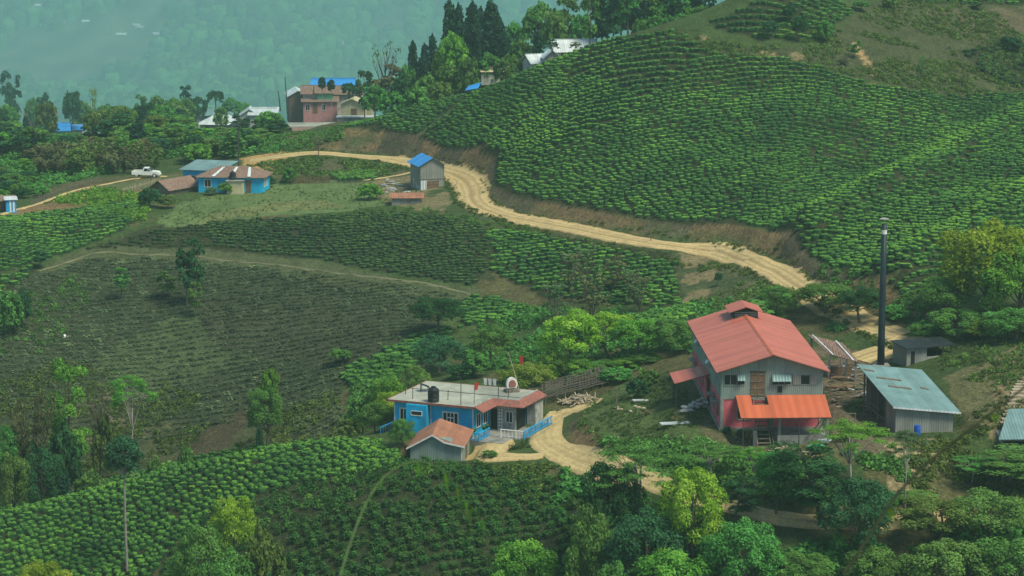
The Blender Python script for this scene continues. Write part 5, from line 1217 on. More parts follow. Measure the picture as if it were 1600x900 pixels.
b = blob(.75, .4, .18, 9, noise_=.3); solo(b, 'plastic_sheet', M['greent'], 'crumpled bright green plastic sheet on the grass in front of the factory', 'plastic sheet', None, at(1275, 700))
for i, (u, v, L, rz, l) in enumerate(((1252, 708, 2.6, 10, 'long pale plank, upper one of the crossed planks in front of the factory'), (1256, 713, 2.4, -35, 'pale plank crossing the heap in front of the factory'), (1246, 712, 1.8, 40, 'short pale plank crossing at the left end of the plank heap'), (1266, 711, 2., 2, 'pale plank lying flat at the right of the plank heap'))):
    b = MB().box(-L / 2, L / 2, -.09, .09, 0, .08); solo(b, 'plank', M['palewood'], l, 'plank', None, at(u, v) + Vector((0, 0, .08 + .05 * i)), rz)
for i in range(5):
    u, v = 1208 + i * 4, 706 - i * 1.6; b = MB().box(-.5, .5, -.07, .07, 0, .08); solo(b, 'plank', M['palewood'], 'short pale plank in the neat row left of the crossed planks', 'plank', 'short planks laid in a row', at(u, v) + Vector((0, 0, .04)), 20)
dd = {'o': 'weathered grey board', 'p': 'pale sawn board', 'z': 'bent pale metal sheet', 'l': 'short brown log'}
rr = random.Random(21)
for k in range(80):
    u = rr.uniform(1300, 1385); v = rr.uniform(572, 640) if u < 1345 else rr.uniform(590, 645)
    t_ = rr.choice('ooplzo'); L = rr.uniform(.6, 2.3); g = MB()
    if t_ == 'l': g.tube((-L / 2, 0, .12), (L / 2, 0, .12), .12, 7)
    else: g.box(-L / 2, L / 2, -rr.uniform(.08, .22), .1, 0, .08)
    solo(g, {'o': 'board', 'p': 'board', 'z': 'metal_sheet', 'l': 'log'}[t_], M[{'o': 'oldwood', 'p': 'palewood', 'z': 'zinc', 'l': 'plank'}[t_]], dd[t_] + ' in the cluttered yard between the factory and the teal roofed shed', {'o': 'board', 'p': 'board', 'z': 'metal sheet', 'l': 'log'}[t_], 'timber and scrap in the factory yard', at(u, v) + Vector((0, 0, rr.uniform(.03, .4))), rr.uniform(-60, 60))
for k in range(16):
    u = rr.uniform(1120, 1160) if k % 2 else rr.uniform(960, 1010); v = (655 + (u - 1120) * .3 if k % 2 else 640) + rr.uniform(-4, 5)
    b = blob(.28, .2, .12, k, 7, 4, .25); solo(b, 'stone', M['palewood'], 'pale stone lying on the yard grass by the factory wall' if k % 2 else 'pale stone lying on the open yard grass above the road bank', 'stone', 'stones on the factory grass' if k % 2 else 'stones near the bank', at(u, v))
bl = thing('barrel', at(1433, 681), 0, 'blue plastic barrel standing at the front wall of the teal roofed shed', 'barrel')
MB().lathe((0, 0, 0), [(.3, 0), (.33, .12), (.34, .3), (.32, .34), (.34, .4), (.34, .66), (.32, .7), (.33, .76), (.31, .98)], 16).build('barrel_body', m_plain('blue_plastic', (.01, .09, .42), .4, .1), bl, smooth=True)
MB().lathe((0, 0, .98), [(.33, 0), (.33, .06), (.1, .07)], 16).build('lid', bpy.data.materials['blue_plastic'], bl)
# pallet like frame right of the factory canopy
p = at(1318, 680); b = MB()
for x in np.linspace(-1.1, 1.1, 5): b.tube((x, 0, -.4), (x, 0, 2.3), .05, 5)
for z in (.1, .8, 1.5, 2.2): b.tube((-1.2, 0, z), (1.2, 0, z), .05, 5)
solo(b, 'stick_rack', M['oldwood'], 'grid of dark sticks standing at the right end of the front canopy', 'rack', None, p, -5)
p = at(640, 305)
for k in range(26):
    u, v = rr.uniform(596, 640), rr.uniform(280, 303); L = rr.uniform(.5, 1.6); solo(MB().box(-L / 2, L / 2, -.12, .12, 0, .1), 'board', M['palewood' if k % 2 else 'zinc'], 'pale board scattered on the bare ground left of the tin shed', 'board', 'boards scattered by the tin shed', at(u, v) + Vector((0, 0, .05)), rr.uniform(-50, 60))

# ------------------------------------------------------------------ person crouching at a wash basin by the small shed
M['skin'] = m_plain('skin', (.20, .10, .06), .7, .1); M['pinkcloth'] = m_plain('pink_cloth', (.55, .20, .24), .9, .15); M['darkhair'] = m_plain('dark_hair', (.01, .009, .008), .6, .2); M['darkcloth'] = m_plain('dark_skirt', (.10, .035, .05), .9, .2)
pp = at(733, 694); per = thing('person', (pp.x, pp.y, pp.z), 150, 'person in a pink top crouching over a white basin beside the small shed', 'person')
def skin_body(parent, J, E, name, mat, sub=2):
    me = bpy.data.meshes.new(name); me.from_pydata([j[:3] for j in J], E, []); me.materials.append(mat); ob = link(name, me, parent)
    md = ob.modifiers.new('skin', 'SKIN'); 
    for i, j in enumerate(J): me.skin_vertices[0].data[i].radius = (j[3], j[3] * (j[4] if len(j) > 4 else 1)); me.skin_vertices[0].data[i].use_root = (i == 0)
    s_ = ob.modifiers.new('sub', 'SUBSURF'); s_.levels = s_.render_levels = sub; return ob
J = [(0, 0, .28, .14), (.05, 0, .48, .13), (.14, 0, .68, .15), (.2, 0, .80, .06), (.25, 0, .9, .095), (.27, 0, 1.0, .085),
     (.14, .17, .70, .055), (.32, .2, .50, .042), (.5, .1, .40, .034), (.57, .08, .36, .03), (.14, -.17, .70, .055), (.32, -.2, .50, .042), (.5, -.1, .40, .034), (.57, -.08, .36, .03),
     (.0, .11, .25, .10), (.36, .16, .42, .075), (.16, .14, .08, .05), (.3, .15, .04, .04), (.0, -.11, .25, .10), (.36, -.16, .42, .075), (.16, -.14, .08, .05), (.3, -.15, .04, .04)]
skin_body(per, J, [(0, 1), (1, 2), (2, 3), (3, 4), (4, 5), (2, 6), (6, 7), (7, 8), (8, 9), (2, 10), (10, 11), (11, 12), (12, 13), (0, 14), (14, 15), (15, 16), (16, 17), (0, 18), (18, 19), (19, 20), (20, 21)], 'body', M['skin'])
skin_body(per, [(.02, 0, .34, .16), (.06, 0, .48, .155), (.14, 0, .68, .17), (.14, .18, .70, .075), (.25, .2, .58, .065), (.14, -.18, .70, .075), (.25, -.2, .58, .065)], [(0, 1), (1, 2), (2, 3), (3, 4), (2, 5), (5, 6)], 'top', M['pinkcloth'])
skin_body(per, [(-.02, 0, .26, .17), (.15, .12, .36, .13), (.36, .16, .42, .10), (.2, .14, .16, .085), (.15, -.12, .36, .13), (.36, -.16, .42, .10), (.2, -.14, .16, .085)], [(0, 1), (1, 2), (2, 3), (0, 4), (4, 5), (5, 6)], 'skirt', M['darkcloth'])
skin_body(per, [(.2, 0, .96, .095), (.22, 0, 1.03, .10), (.1, 0, .92, .06)], [(0, 1), (0, 2)], 'hair', M['darkhair'])
hb = MB()
for s_ in (1, -1):
    for k in range(4): hb.tube((.57, s_ * (.055 + .018 * k), .36), (.64 - .006 * abs(k - 1.5), s_ * (.05 + .016 * k), .31), .008, 5, .006)
    hb.tube((.56, s_ * .06, .36), (.60, s_ * .03, .33), .009, 5, .007)
hb.build('fingers', M['skin'], per)
fc = MB(); fc.add([(.345, 0, .93), (.33, .015, .955), (.33, -.015, .955), (.375, 0, .94)], [(0, 1, 3), (0, 3, 2), (1, 2, 3)]); fc.build('nose', M['skin'], per)
fe = MB(); [fe.box(.335, .345, s_ * .035 - .008, s_ * .035 + .008, .955, .965) for s_ in (1, -1)]; fe.box(.325, .34, -.02, .02, .895, .9); fe.build('face_features', M['darkhair'], per)
solo(MB().lathe((0, 0, 0), [(.28, 0), (.42, .2), (.44, .21), (.38, .19), (.25, .05)], 16), 'wash_basin', M['white'], 'wide white basin on the ground in front of the crouching person', 'basin', None, at(724, 697.5) + Vector((0, 0, .02)))
dg = at(742, 688)
# white bird crossing the pruned slope
bd = thing('bird', Vector(W(103, 527, 330)), 30, 'small white egret flying over the dark pruned slope', 'bird')
b = MB(); b.path([(-.32, 0, 0), (-.15, 0, .02), (.05, 0, .04), (.2, 0, .1), (.3, 0, .12), (.42, 0, .1)], .05, .015, 6)
for s_ in (1, -1): b.add([(.12, s_ * .04, .05), (-.12, s_ * .04, .03), (-.16, s_ * .42, .26), (-.05, s_ * .62, .34), (.1, s_ * .4, .28)], [(0, 1, 2, 3, 4), (4, 3, 2, 1, 0)])
b.build('body', M['white'], bd)
# ------------------------------------------------------------------ trees: every one a thing with crown and trunk
LEAF = {'bright': m_leaf('bright_leaves', (.21, .39, .035), .42, .5, (.38, .56, .07)), 'fresh': m_leaf('fresh_leaves', (.12, .29, .04), .38, .5, (.24, .45, .06)),
        'mid': m_leaf('green_leaves', (.092, .235, .050), .3, .5), 'dark': m_leaf('dark_leaves', (.034, .108, .040), .25, .55), 'teal': m_leaf('conifer_needles', (.022, .066, .038), .2, .5),
        'olive': m_leaf('olive_leaves', (.115, .20, .045), .3, .5), 'brown': m_leaf('brownish_leaves', (.12, .14, .06), .25, .5), 'pale': m_leaf('pale_sparse_leaves', (.10, .18, .07), .35, .5),
        'bright2': m_leaf('yellow_green_leaves', (.17, .27, .035), .4, .4, (.32, .38, .10))}
M['bark'] = m_plain('bark', (.10, .085, .065), .95, .3, 2); M['barkpale'] = m_plain('pale_bark', (.24, .23, .20), .9, .25, 1.5); M['barkdark'] = m_plain('dark_bark', (.045, .04, .032), .95, .3, 2)
def leaves(g, C, rr_, n, leaf, up=.55, tone0=.5, shell=.55, drop=0.):
    """leaf faces of one clump; C centre, rr_ radii"""
    d = g.normal(size=(n, 3)); d /= np.linalg.norm(d, axis=1)[:, None]
    d[:, 2] = np.where(d[:, 2] < -.35, -d[:, 2], d[:, 2])
    r = g.uniform(shell, 1.08, n) ** .8
    P = C + d * r[:, None] * rr_
    P[:, 2] -= drop * (d[:, 0] ** 2 + d[:, 1] ** 2) * rr_[0]
    nm = d * .6 + g.normal(0, .45, (n, 3)) + (0, 0, up); nm /= np.linalg.norm(nm, axis=1)[:, None]
    t = np.cross(nm, g.normal(size=(n, 3))); t /= np.linalg.norm(t, axis=1)[:, None]; b = np.cross(nm, t)
    L = leaf * g.uniform(.55, 1.4, n)[:, None]
    V = np.stack([P - t * L, P - b * L * .6, P + t * L, P + b * L * .6], 1).reshape(-1, 3)
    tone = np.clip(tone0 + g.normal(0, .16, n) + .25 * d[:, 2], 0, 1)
    return V, np.repeat(tone, 4)
def tree_meshes(kind, seed, leafn=1.0):
    """unit tree: height 1, returns crown (V, tone) and trunk builder"""
    g = np.random.default_rng(seed); VV = []; TT = []; tr = MB(); top = []
    def clump(c, r, n, leaf, **k):
        v, t = leaves(g, np.array(c), np.array(r), int(n * leafn), leaf, tone0=.45 + g.normal(0, .14), **k); VV.append(v); TT.append(t); top.append(c)
    lean = g.normal(0, .03, 2)
    if kind == 'broad':
        for k in range(24):
            a = k * 2.4 + g.uniform(-.4, .4); h = 1 - 2 * (k + .5) / 30.; w = math.sqrt(max(0, 1 - h * h)); s = g.uniform(.75, 1.05)
            clump((.36 * w * s * math.cos(a), .36 * w * s * math.sin(a), .60 + .30 * h * s), (.125 * g.uniform(.8, 1.25),) * 2 + (.10 * g.uniform(.8, 1.2),), 105, .021)
        tr.path([(0, 0, -.06), (lean[0], lean[1], .2), (lean[0] * 2, lean[1] * 2, .42), (lean[0], lean[1], .75)], .028, .008, 7)
        for k in range(0, 20, 3): c = top[k]; tr.path([(lean[0] * 2, lean[1] * 2, .34), (c[0] * .5, c[1] * .5, .34 + (c[2] - .34) * .6), c], .011, .004, 4)
    elif kind == 'dense':
        for k in range(26):
            a = k * 2.4 + g.uniform(-.4, .4); h = 1 - 1.55 * (k + .5) / 26.; w = math.sqrt(max(0, 1 - h * h)); s = g.uniform(.75, 1.1)
            clump((.44 * w * s * math.cos(a), .44 * w * s * math.sin(a), .46 + .40 * h * s), (.15 * g.uniform(.8, 1.25),) * 2 + (.13 * g.uniform(.8, 1.2),), 100, .026)
        tr.path([(0, 0, -.06), (lean[0], lean[1], .3), (0, 0, .7)], .035, .01, 7)
        for k in range(0, 20, 4): tr.path([(0, 0, .2), top[k]], .012, .004, 4)
    elif kind == 'tall':      # irregular upright crown on a visible trunk
        for k in range(22):
            f = g.uniform(.32, .95); w = .17 * (1 - abs(f - .62) * 1.3); a = g.uniform(0, 6.28)
            clump((w * math.cos(a) + lean[0] * 2 * f, w * math.sin(a), f), (.085 * g.uniform(.7, 1.3),) * 2 + (.06 * g.uniform(.8, 1.4),), 85, .016)
        tr.path([(0, 0, -.05), (lean[0], 0, .5), (lean[0] * 2, 0, .93)], .017, .004, 6)
        for k in range(0, 20, 2): c = top[k]; tr.path([(lean[0] * 2 * c[2] * .8, 0, c[2] * .85), c], .006, .002, 4)
    elif kind == 'conifer':
        for k in range(34):
            f = .12 + .84 * (k + .5) / 34; w = .155 * (1.04 - f) ** .75 + .01; a = k * 2.4
            clump((w * math.cos(a) * .8, w * math.sin(a) * .8, f), (.05 + .055 * (1 - f),) * 2 + (.045,), 62, .014, up=.2, drop=.5)
        clump((0, 0, .975), (.02, .02, .045), 30, .01)
        tr.path([(0, 0, -.05), (0, 0, .97)], .016, .003, 6)
    elif kind == 'lollipop':
        for k in range(13):
            a = k * 2.4; h = 1 - 2 * (k + .5) / 15.; w = math.sqrt(max(0, 1 - h * h))
            clump((.10 * w * math.cos(a), .10 * w * math.sin(a), .82 + .11 * h), (.06 * g.uniform(.8, 1.3),) * 2 + (.05,), 110, .0125)
        tr.path([(0, 0, -.03), (.01, 0, .3), (-.008, .01, .6), (0, 0, .86)], .011, .007, 6)
        for k in range(6): tr.path([(0, 0, .68), top[k * 2]], .005, .002, 4)
        for k in range(10): z = .3 + .05 * k; tr.path([(0, 0, z), (.02 * (-1) ** k, .01, z + .02)], .004, .001, 4)
    elif kind == 'umbrella':
        for k in range(40):
            a = g.uniform(0, 6.28); r = .42 * g.uniform(0, 1) ** .5; clump((r * math.cos(a), r * math.sin(a), .90 - .75 * r * r + g.uniform(-.13, .03)), (.10, .10, .020), 52, .014, up=1.2, shell=.1)
        tr.path([(0, 0, -.06), (.02, 0, .3), (0, .01, .62)], .018, .010, 6)
        for k in range(0, 40, 4): c = top[k]; tr.path([(0, .005, .45), (c[0] * .5, c[1] * .5, .72), c], .008, .002, 4)
    elif kind == 'sparse':
        for k in range(34):
            a = g.uniform(0, 6.28); f = g.uniform(.2, 1); r = .28 * g.uniform(0, 1) ** .6 * (1.2 - f * .5); clump((r * math.cos(a), r * math.sin(a), f), (.07, .07, .06), 26, .013, shell=.2)
        for k in range(7):
            a = k * .9; tr.path([(0, 0, -.05), (.05 * math.cos(a), .05 * math.sin(a), .35), (.16 * math.cos(a), .16 * math.sin(a), .7), (.2 * math.cos(a), .2 * math.sin(a), .97)], .010, .003, 4)
        for k in range(0, 34, 2): c = top[k]; tr.path([(c[0] * .4, c[1] * .4, c[2] * .7), c], .004, .002, 3)
    elif kind == 'bamboo':
        for k in range(16):
            a = g.uniform(0, 6.28); r = g.uniform(.05, .3); hh = g.uniform(.65, 1.); P = [(r * .3 * math.cos(a), r * .3 * math.sin(a), -.04), (r * .5 * math.cos(a), r * .5 * math.sin(a), .5 * hh), (r * math.cos(a), r * math.sin(a), .88 * hh), (r * 1.35 * math.cos(a), r * 1.35 * math.sin(a), .93 * hh)]
            tr.path(P, .007, .002, 4)
            for q in range(7):
                f = q / 6; z = .25 + .65 * f; clump((r * (.35 + f) * math.cos(a), r * (.35 + f) * math.sin(a), z * hh), (.055, .055, .06), 24, .018, up=.1, shell=.1)
    elif kind == 'palm':
        for k in range(14):
            a = k * 2.4; P = []; el = .9 - 1.3 * (k / 14)
            for q in range(6): f = q / 5; P.append((.2 * f * math.cos(a) * (1 - .2 * f), .2 * f * math.sin(a) * (1 - .2 * f), .82 + .16 * math.sin(el) * f - .14 * f * f))
            tr.path(P, .004, .002, 4)
            for q in range(1, 6): clump(P[q], (.03, .03, .015), 14, .022, up=.3, shell=.1)
        tr.path([(0, 0, -.03), (.01, 0, .4), (0, 0, .83)], .014, .010, 6)
    elif kind == 'bare':
        for k in range(9):
            a = k * 2.4; P = [(0, 0, .25 + .04 * k), (.14 * math.cos(a), .14 * math.sin(a), .5 + .03 * k), (.3 * math.cos(a), .3 * math.sin(a), .72 + .03 * k)]; tr.path(P, .013, .003, 4)
            for q in range(3): b_ = a + q - 1; tr.path([P[1], (P[1][0] + .13 * math.cos(b_), P[1][1] + .13 * math.sin(b_), P[1][2] + .2)], .006, .002, 3)
            clump(P[2], (.10, .10, .08), 12, .014, shell=.2)
        tr.path([(0, 0, -.05), (.01, 0, .3), (0, 0, .75)], .024, .008, 6)
    V = np.concatenate(VV); T = np.concatenate(TT)
    return V, T, tr
_TC = {}
def proto(kind, var, col, big):
    key = (kind, var, col, big)
    if key not in _TC:
        V, T, tr = tree_meshes(kind, 100 + var * 7 + len(kind), 3.6 if big else .8)
        if big:   # finer leaves on the trees that show large
            c = V.reshape(-1, 4, 3).mean(1, keepdims=True); V = (c + (V.reshape(-1, 4, 3) - c) * .74).reshape(-1, 3)
        if not big:
            c = V.reshape(-1, 4, 3).mean(1, keepdims=True); V = (c + (V.reshape(-1, 4, 3) - c) * 2.0).reshape(-1, 3)
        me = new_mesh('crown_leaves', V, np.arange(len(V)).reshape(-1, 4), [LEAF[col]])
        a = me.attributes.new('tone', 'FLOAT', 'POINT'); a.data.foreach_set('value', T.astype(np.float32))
        bk_ = 'barkpale' if kind in ('lollipop', 'umbrella') else ('barkdark' if kind in ('conifer', 'palm') else 'bark')
        _TC[key] = (me, new_mesh('trunk_wood', tr.V, tr.F, [M[bk_]], True))
    return _TC[key]
ASP = {'broad': .94, 'dense': 1.12, 'tall': .40, 'conifer': .27, 'lollipop': .31, 'umbrella': 1.02, 'sparse': .8, 'bamboo': .78, 'palm': .42, 'bare': .75}
NT_ = [0]
def tree(u, Y, vtop, wpx, kind, col, label, group=None, big=False, name=None, var=None, vb=None, cat='tree'):
    NT_[0] += 1
    a, t = ray(u, vtop)
    if Y is None: p = at(u, vb); Y = p.y
    x = ray(u, 500)[0] * Y; a, _ = ray(u, vtop); z0 = H(x, Y); zt = CAMZ + t * Y; x = a * Y; z0 = H(x, Y)
    h = max(zt - z0, .8); w = wpx / FPX * Y
    v = var if var is not None else NT_[0] % (4 if big else 5)
    c, tk = proto(kind, v, col, big)
    nm = name or {'conifer': 'conifer_tree', 'palm': 'palm_tree', 'bamboo': 'bamboo_clump', 'bare': 'bare_tree'}.get(kind, 'tree')
    root = thing(nm, (x, Y, z0), random.uniform(0, 360), label, cat, group)
    s = w / ASP[kind]
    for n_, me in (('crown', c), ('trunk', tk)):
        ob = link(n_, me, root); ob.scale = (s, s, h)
    return root
def shrub(u, Y, vtop, wpx, col, label, group=None, big=False, vb=None):
    return tree(u, Y, vtop, wpx, 'dense', col, label, group, big, 'shrub', vb=vb, cat='shrub')
B = True
# --- near trees along the bottom
tree(818, 231, 832, 125, 'dense', 'fresh', 'round fresh green tree standing alone at the bottom of the near tea slope', big=B)
tree(66, 250, 866, 92, 'dense', 'bright', 'bright yellow green tree top at the bottom left corner', big=B)
tree(365, 246, 768, 84, 'broad', 'bright', 'bright green tree leaning out of the dark shrubs on the lower left hill', big=B)
shrub(312, 243, 812, 105, 'mid', 'wide dark green shrub under the bright tree on the lower left hill', big=B)
shrub(358, 236, 850, 112, 'mid', 'mid green shrub below the bright tree at the bottom edge', big=B)
shrub(410, 238, 815, 70, 'olive', 'low grey green shrub right of the bright tree on the lower left hill')
tree(193, 255.2, 676, 66, 'lollipop', 'dark', 'tall thin pale trunk with a small round dark crown on the lower left hill', big=B)
tree(1084, 227, 722, 118, 'dense', 'bright', 'brightest yellow green tree in the clump below the factory road', big=B)
tree(1000, 232, 690, 200, 'umbrella', 'mid', 'wide dark feathery tree spreading over the bend of the sandy road', big=B)
tree(955, 231, 712, 120, 'broad', 'dark', 'dark tree left of the bright one with brown branches showing', big=B)
tree(930, 227, 785, 110, 'dense', 'mid', 'mid green bushy tree at the left foot of the clump below the road', big=B)
tree(1010, 225, 790, 140, 'dense', 'dark', 'dark green tree under the brightest one in the clump', big=B)
tree(1050, 221, 846, 165, 'dense', 'fresh', 'fresh green round crown at the bottom edge below the brightest tree', big=B)
tree(1160, 222, 800, 130, 'dense', 'mid', 'dense green tree right of the brightest one at the bottom edge', big=B)
tree(1145, 229, 742, 60, 'tall', 'dark', 'slim dark tree between the brightest tree and the hidden road', big=B)
tree(1214, 230, 700, 84, 'broad', 'mid', 'small spreading tree with a clear trunk in front of the lower road', big=B)
shrub(960, 222, 862, 90, 'mid', 'dark shrub at the bottom edge left of the round fresh crown', big=B)
tree(1330, 231, 648, 165, 'umbrella', 'fresh', 'light feathery tree with flat leaf layers in front of the factory yard', big=B)
tree(1290, 228, 690, 110, 'tall', 'dark', 'dark upright tree beneath the light feathery one', big=B)
tree(1345, 225, 740, 130, 'dense', 'dark', 'dark dense tree below the light feathery one', big=B)
tree(1418, 230, 664, 86, 'umbrella', 'pale', 'thin feathery tree in front of the blue barrel', big=B)
tree(1180, 233, 692, 70, 'umbrella', 'fresh', 'small feathery tree on the slope left of the green plastic sheet', big=B)
tree(1110, 236, 688, 120, 'umbrella', 'mid', 'low feathery tree along the front edge of the factory yard', big=B)
shrub(1255, 222, 860, 110, 'mid', 'dark shrub below the lower road at the bottom edge', big=B)
shrub(1370, 221, 850, 140, 'mid', 'green shrub right of centre along the bottom edge', big=B)
tree(1465, 226, 775, 150, 'broad', 'olive', 'olive green tree beneath the dirt patch at the lower right', big=B)
tree(1550, 226, 765, 150, 'broad', 'olive', 'big olive crown second from the lower right corner', big=B)
tree(1480, 221, 838, 150, 'dense', 'olive', 'olive crown at the bottom edge under the two big olive trees', big=B)
tree(1575, 221, 830, 150, 'dense', 'mid', 'green crown filling the lower right corner', big=B)
tree(1580, 236, 702, 120, 'tall', 'mid', 'upright green tree in front of the hut at the right edge', big=B)
tree(1520, 236, 712, 100, 'umbrella', 'mid', 'feathery tree below the dark soil bank near the right edge', big=B)
shrub(1430, 232, 770, 80, 'olive', 'small olive shrub at the foot of the dirt patch', big=B)
# --- right side
tree(1545, 284, 334, 175, 'dense', 'bright', 'huge bright green tree on the right under the tea knoll', big=B, var=1)
tree(1600, 280, 372, 150, 'dense', 'fresh', 'large green tree joined to the huge bright one at the right edge', big=B)
tree(1478, 283, 430, 100, 'broad', 'mid', 'dark green tree at the left foot of the huge bright tree', big=B)
shrub(1500, 279, 480, 110, 'mid', 'wide green shrub under the huge bright tree', big=B); shrub(1450, 280, 500, 70, 'mid', 'green shrub nearest the grey open fronted shed', big=B); shrub(1590, 274, 478, 110, 'mid', 'green shrub at the right edge above the stone steps', big=B); shrub(1550, 276, 492, 90, 'fresh', 'fresh shrub under the huge bright tree above the grass slope', big=B)
tree(1292, 296, 441, 125, 'broad', 'mid', 'large grey green tree behind the open brown shelter', big=B); tree(1345, 290, 446, 86, 'broad', 'dark', 'darker tree between the grey green one and the black chimney', big=B)
shrub(1215, 300, 442, 66, 'mid', 'green shrub behind the factory roof beside the road', big=B); shrub(1398, 288, 474, 50, 'mid', 'small shrub right of the chimney under the earth bank')
tree(1180, 296, 470, 50, 'tall', 'mid', 'small dark tree peeping over the factory roof')
# --- between the houses
tree(890, 291, 482, 112, 'broad', 'bright', 'bright green tree, leftmost of the row behind the stick trellis', big=B); tree(953, 293, 485, 104, 'broad', 'bright', 'bright green tree in the middle of the row behind the stick trellis', big=B)
tree(997, 290, 494, 92, 'broad', 'fresh', 'fresh green tree right of the middle one behind the stick trellis', big=B); tree(1050, 289, 494, 92, 'dense', 'mid', 'rounded darker tree touching the left eaves of the factory', big=B)
tree(865, 289, 545, 70, 'dense', 'fresh', 'lower green crown at the left foot of the bright row', big=B)
tree(822, 283, 563, 92, 'dense', 'bright2', 'yellow flowering green tree just behind the flat roof', big=B)
shrub(965, 283, 574, 56, 'mid', 'green shrub behind the heap of firewood'); shrub(910, 285, 576, 52, 'mid', 'green shrub behind the stick trellis'); shrub(1013, 272, 576, 40, 'mid', 'round clipped bush in the yard, the paler of two'); shrub(996, 268, 590, 38, 'dark', 'round clipped bush in the yard, the darker of two')
for u, v in ((1136, 680), (1158, 684), (1177, 692)): shrub(u, None, v - 14, 15, 'dark', 'small dark clipped bush in front of the pink brick corner', 'clipped bushes before the factory', vb=v)
for u, vt, w, c in ((905, 558, 60, 'fresh'), (940, 562, 60, 'mid'), (978, 560, 56, 'fresh'), (1010, 556, 60, 'mid'), (850, 565, 50, 'mid')): shrub(u, 288, vt, w, c, 'leafy undershrub at the foot of the bright row behind the stick trellis', 'undershrubs of the bright row', big=B)
# --- gully and dark pair
tree(684, 322, 461, 96, 'broad', 'dark', 'dark rounded tree, upper one of the pair above the blue house', big=B); tree(686, 305, 520, 92, 'dense', 'dark', 'dark bluish tree, lower one of the pair above the blue house', big=B)
tree(766, 303, 506, 74, 'broad', 'mid', 'green tree right of the dark pair above the flat roof', big=B); tree(742, 298, 545, 50, 'dense', 'mid', 'lower green tree behind the middle of the flat roof')
tree(532, 318, 544, 40, 'broad', 'mid', 'small blue green tree at the lower end of the tea plot')
shrub(645, 289, 566, 60, 'olive', 'olive round tree behind the left end of the flat roof', big=B); shrub(605, 283, 580, 66, 'fresh', 'fresh green shrub left of the flat roof', big=B); shrub(612, 276, 606, 60, 'bright', 'yellow green shrub hanging by the left wall of the blue house', big=B)
shrub(585, 273, 624, 62, 'mid', 'dark shrub at the left foot of the blue house', big=B); shrub(565, 284, 610, 50, 'mid', 'small green shrub on the slope left of the blue house'); shrub(628, 261.5, 650, 46, 'mid', 'leafy shrub in front of the blue balcony', big=B); shrub(545, 283, 652, 36, 'olive', 'grey green shrub above the crest of the lower left hill')
shrub(720, 298, 570, 50, 'dark', 'dark shrub behind the washing on the flat roof'); shrub(800, 292, 560, 40, 'mid', 'green shrub between the flat roof and the yellow flowering tree'); shrub(765, 255, 703, 30, 'mid', 'leafy green plant at the edge of the sandy forecourt', big=B)
# --- left valley
tree(412, 297, 598, 68, 'broad', 'mid', 'small umbrella shaped tree in the hollow above the lower left hill', big=B); tree(421, 300, 571, 36, 'broad', 'fresh', 'tiny tuft of a tree just above the umbrella shaped one'); tree(405, 294, 662, 13, 'dense', 'dark', 'small dark bush under the umbrella shaped tree')
tree(105, 296, 566, 66, 'tall', 'fresh', 'tall fresh green tree at the left, on the bare slope', big=B, var=2); tree(97, 293, 650, 60, 'dense', 'dark', 'dark foot growth beneath the tall fresh green tree'); tree(205, 300, 566, 84, 'umbrella', 'fresh', 'loose light crowned tree right of the tall fresh green one', big=B)
tree(152, 300, 590, 50, 'bare', 'pale', 'leafless pale branched tree between two green ones at the left', big=B); tree(42, 285, 585, 88, 'bamboo', 'brown', 'brownish bamboo like clump at the left edge of the valley', big=B); tree(8, 284, 655, 60, 'broad', 'mid', 'dark tree cut by the left edge above the lower hill', big=B)
shrub(62, 284, 685, 80, 'dark', 'dark shrub mass at the bottom of the left valley', big=B); shrub(240, 284, 712, 34, 'mid', 'rounded green shrub just over the crest left of centre'); shrub(20, 282, 700, 70, 'olive', 'olive shrub at the left edge of the valley', big=B); tree(101, 281, 740, 20, 'conifer', 'teal', 'tiny cone shaped tree on the crest at the left')
shrub(140, 283, 730, 50, 'olive', 'grey green shrub low in the valley left of the round crowned tree'); shrub(290, 288, 690, 30, 'mid', 'small green shrub by the dark earth streak'); shrub(160, 300, 640, 40, 'olive', 'olive shrub under the leafless pale tree')
# --- on the pruned slope
tree(304, 349, 372, 26, 'tall', 'dark', 'slim dark tree standing highest on the footpath slope'); tree(290, 349, 386, 28, 'tall', 'dark', 'slim dark tree just left of the highest one on the footpath slope')
tree(305, 345, 438, 20, 'tall', 'mid', 'short green tree below the slim dark pair'); tree(188, 352, 418, 22, 'tall', 'mid', 'single narrow tree left of the slim dark pair'); tree(264, 352, 418, 26, 'tall', 'mid', 'faint narrow tree between the single one and the slim dark pair')
tree(62, None, 390, 20, 'tall', 'dark', 'narrow dark tree at the bend of the footpath', vb=420); shrub(14, 340, 452, 46, 'mid', 'round green bush at the left edge of the pruned slope'); shrub(34, 342, 448, 30, 'dark', 'darker bush beside the round one at the left edge')
shrub(234, 391, 292, 40, 'dark', 'dark shrub in front of the plank barn'); shrub(262, 390, 303, 30, 'olive', 'olive shrub below the plank barn'); tree(578, 396, 286, 40, 'dense', 'fresh', 'round light green tree on the pale field below the hedge'); shrub(352, 404, 284, 24, 'fresh', 'fresh green shrub before the farmhouse front room')
shrub(330, 403, 292, 20, 'pale', 'pale shrub at the left wall of the farmhouse'); tree(497, None, 208, 30, 'bare', 'pale', 'bare branched tree on the roadside under the earth bank', vb=246); shrub(420, 412, 274, 24, 'dark', 'dark shrub at the right end of the farmhouse'); shrub(452, 415, 260, 22, 'mid', 'green banana like shrub left of the stick fence')
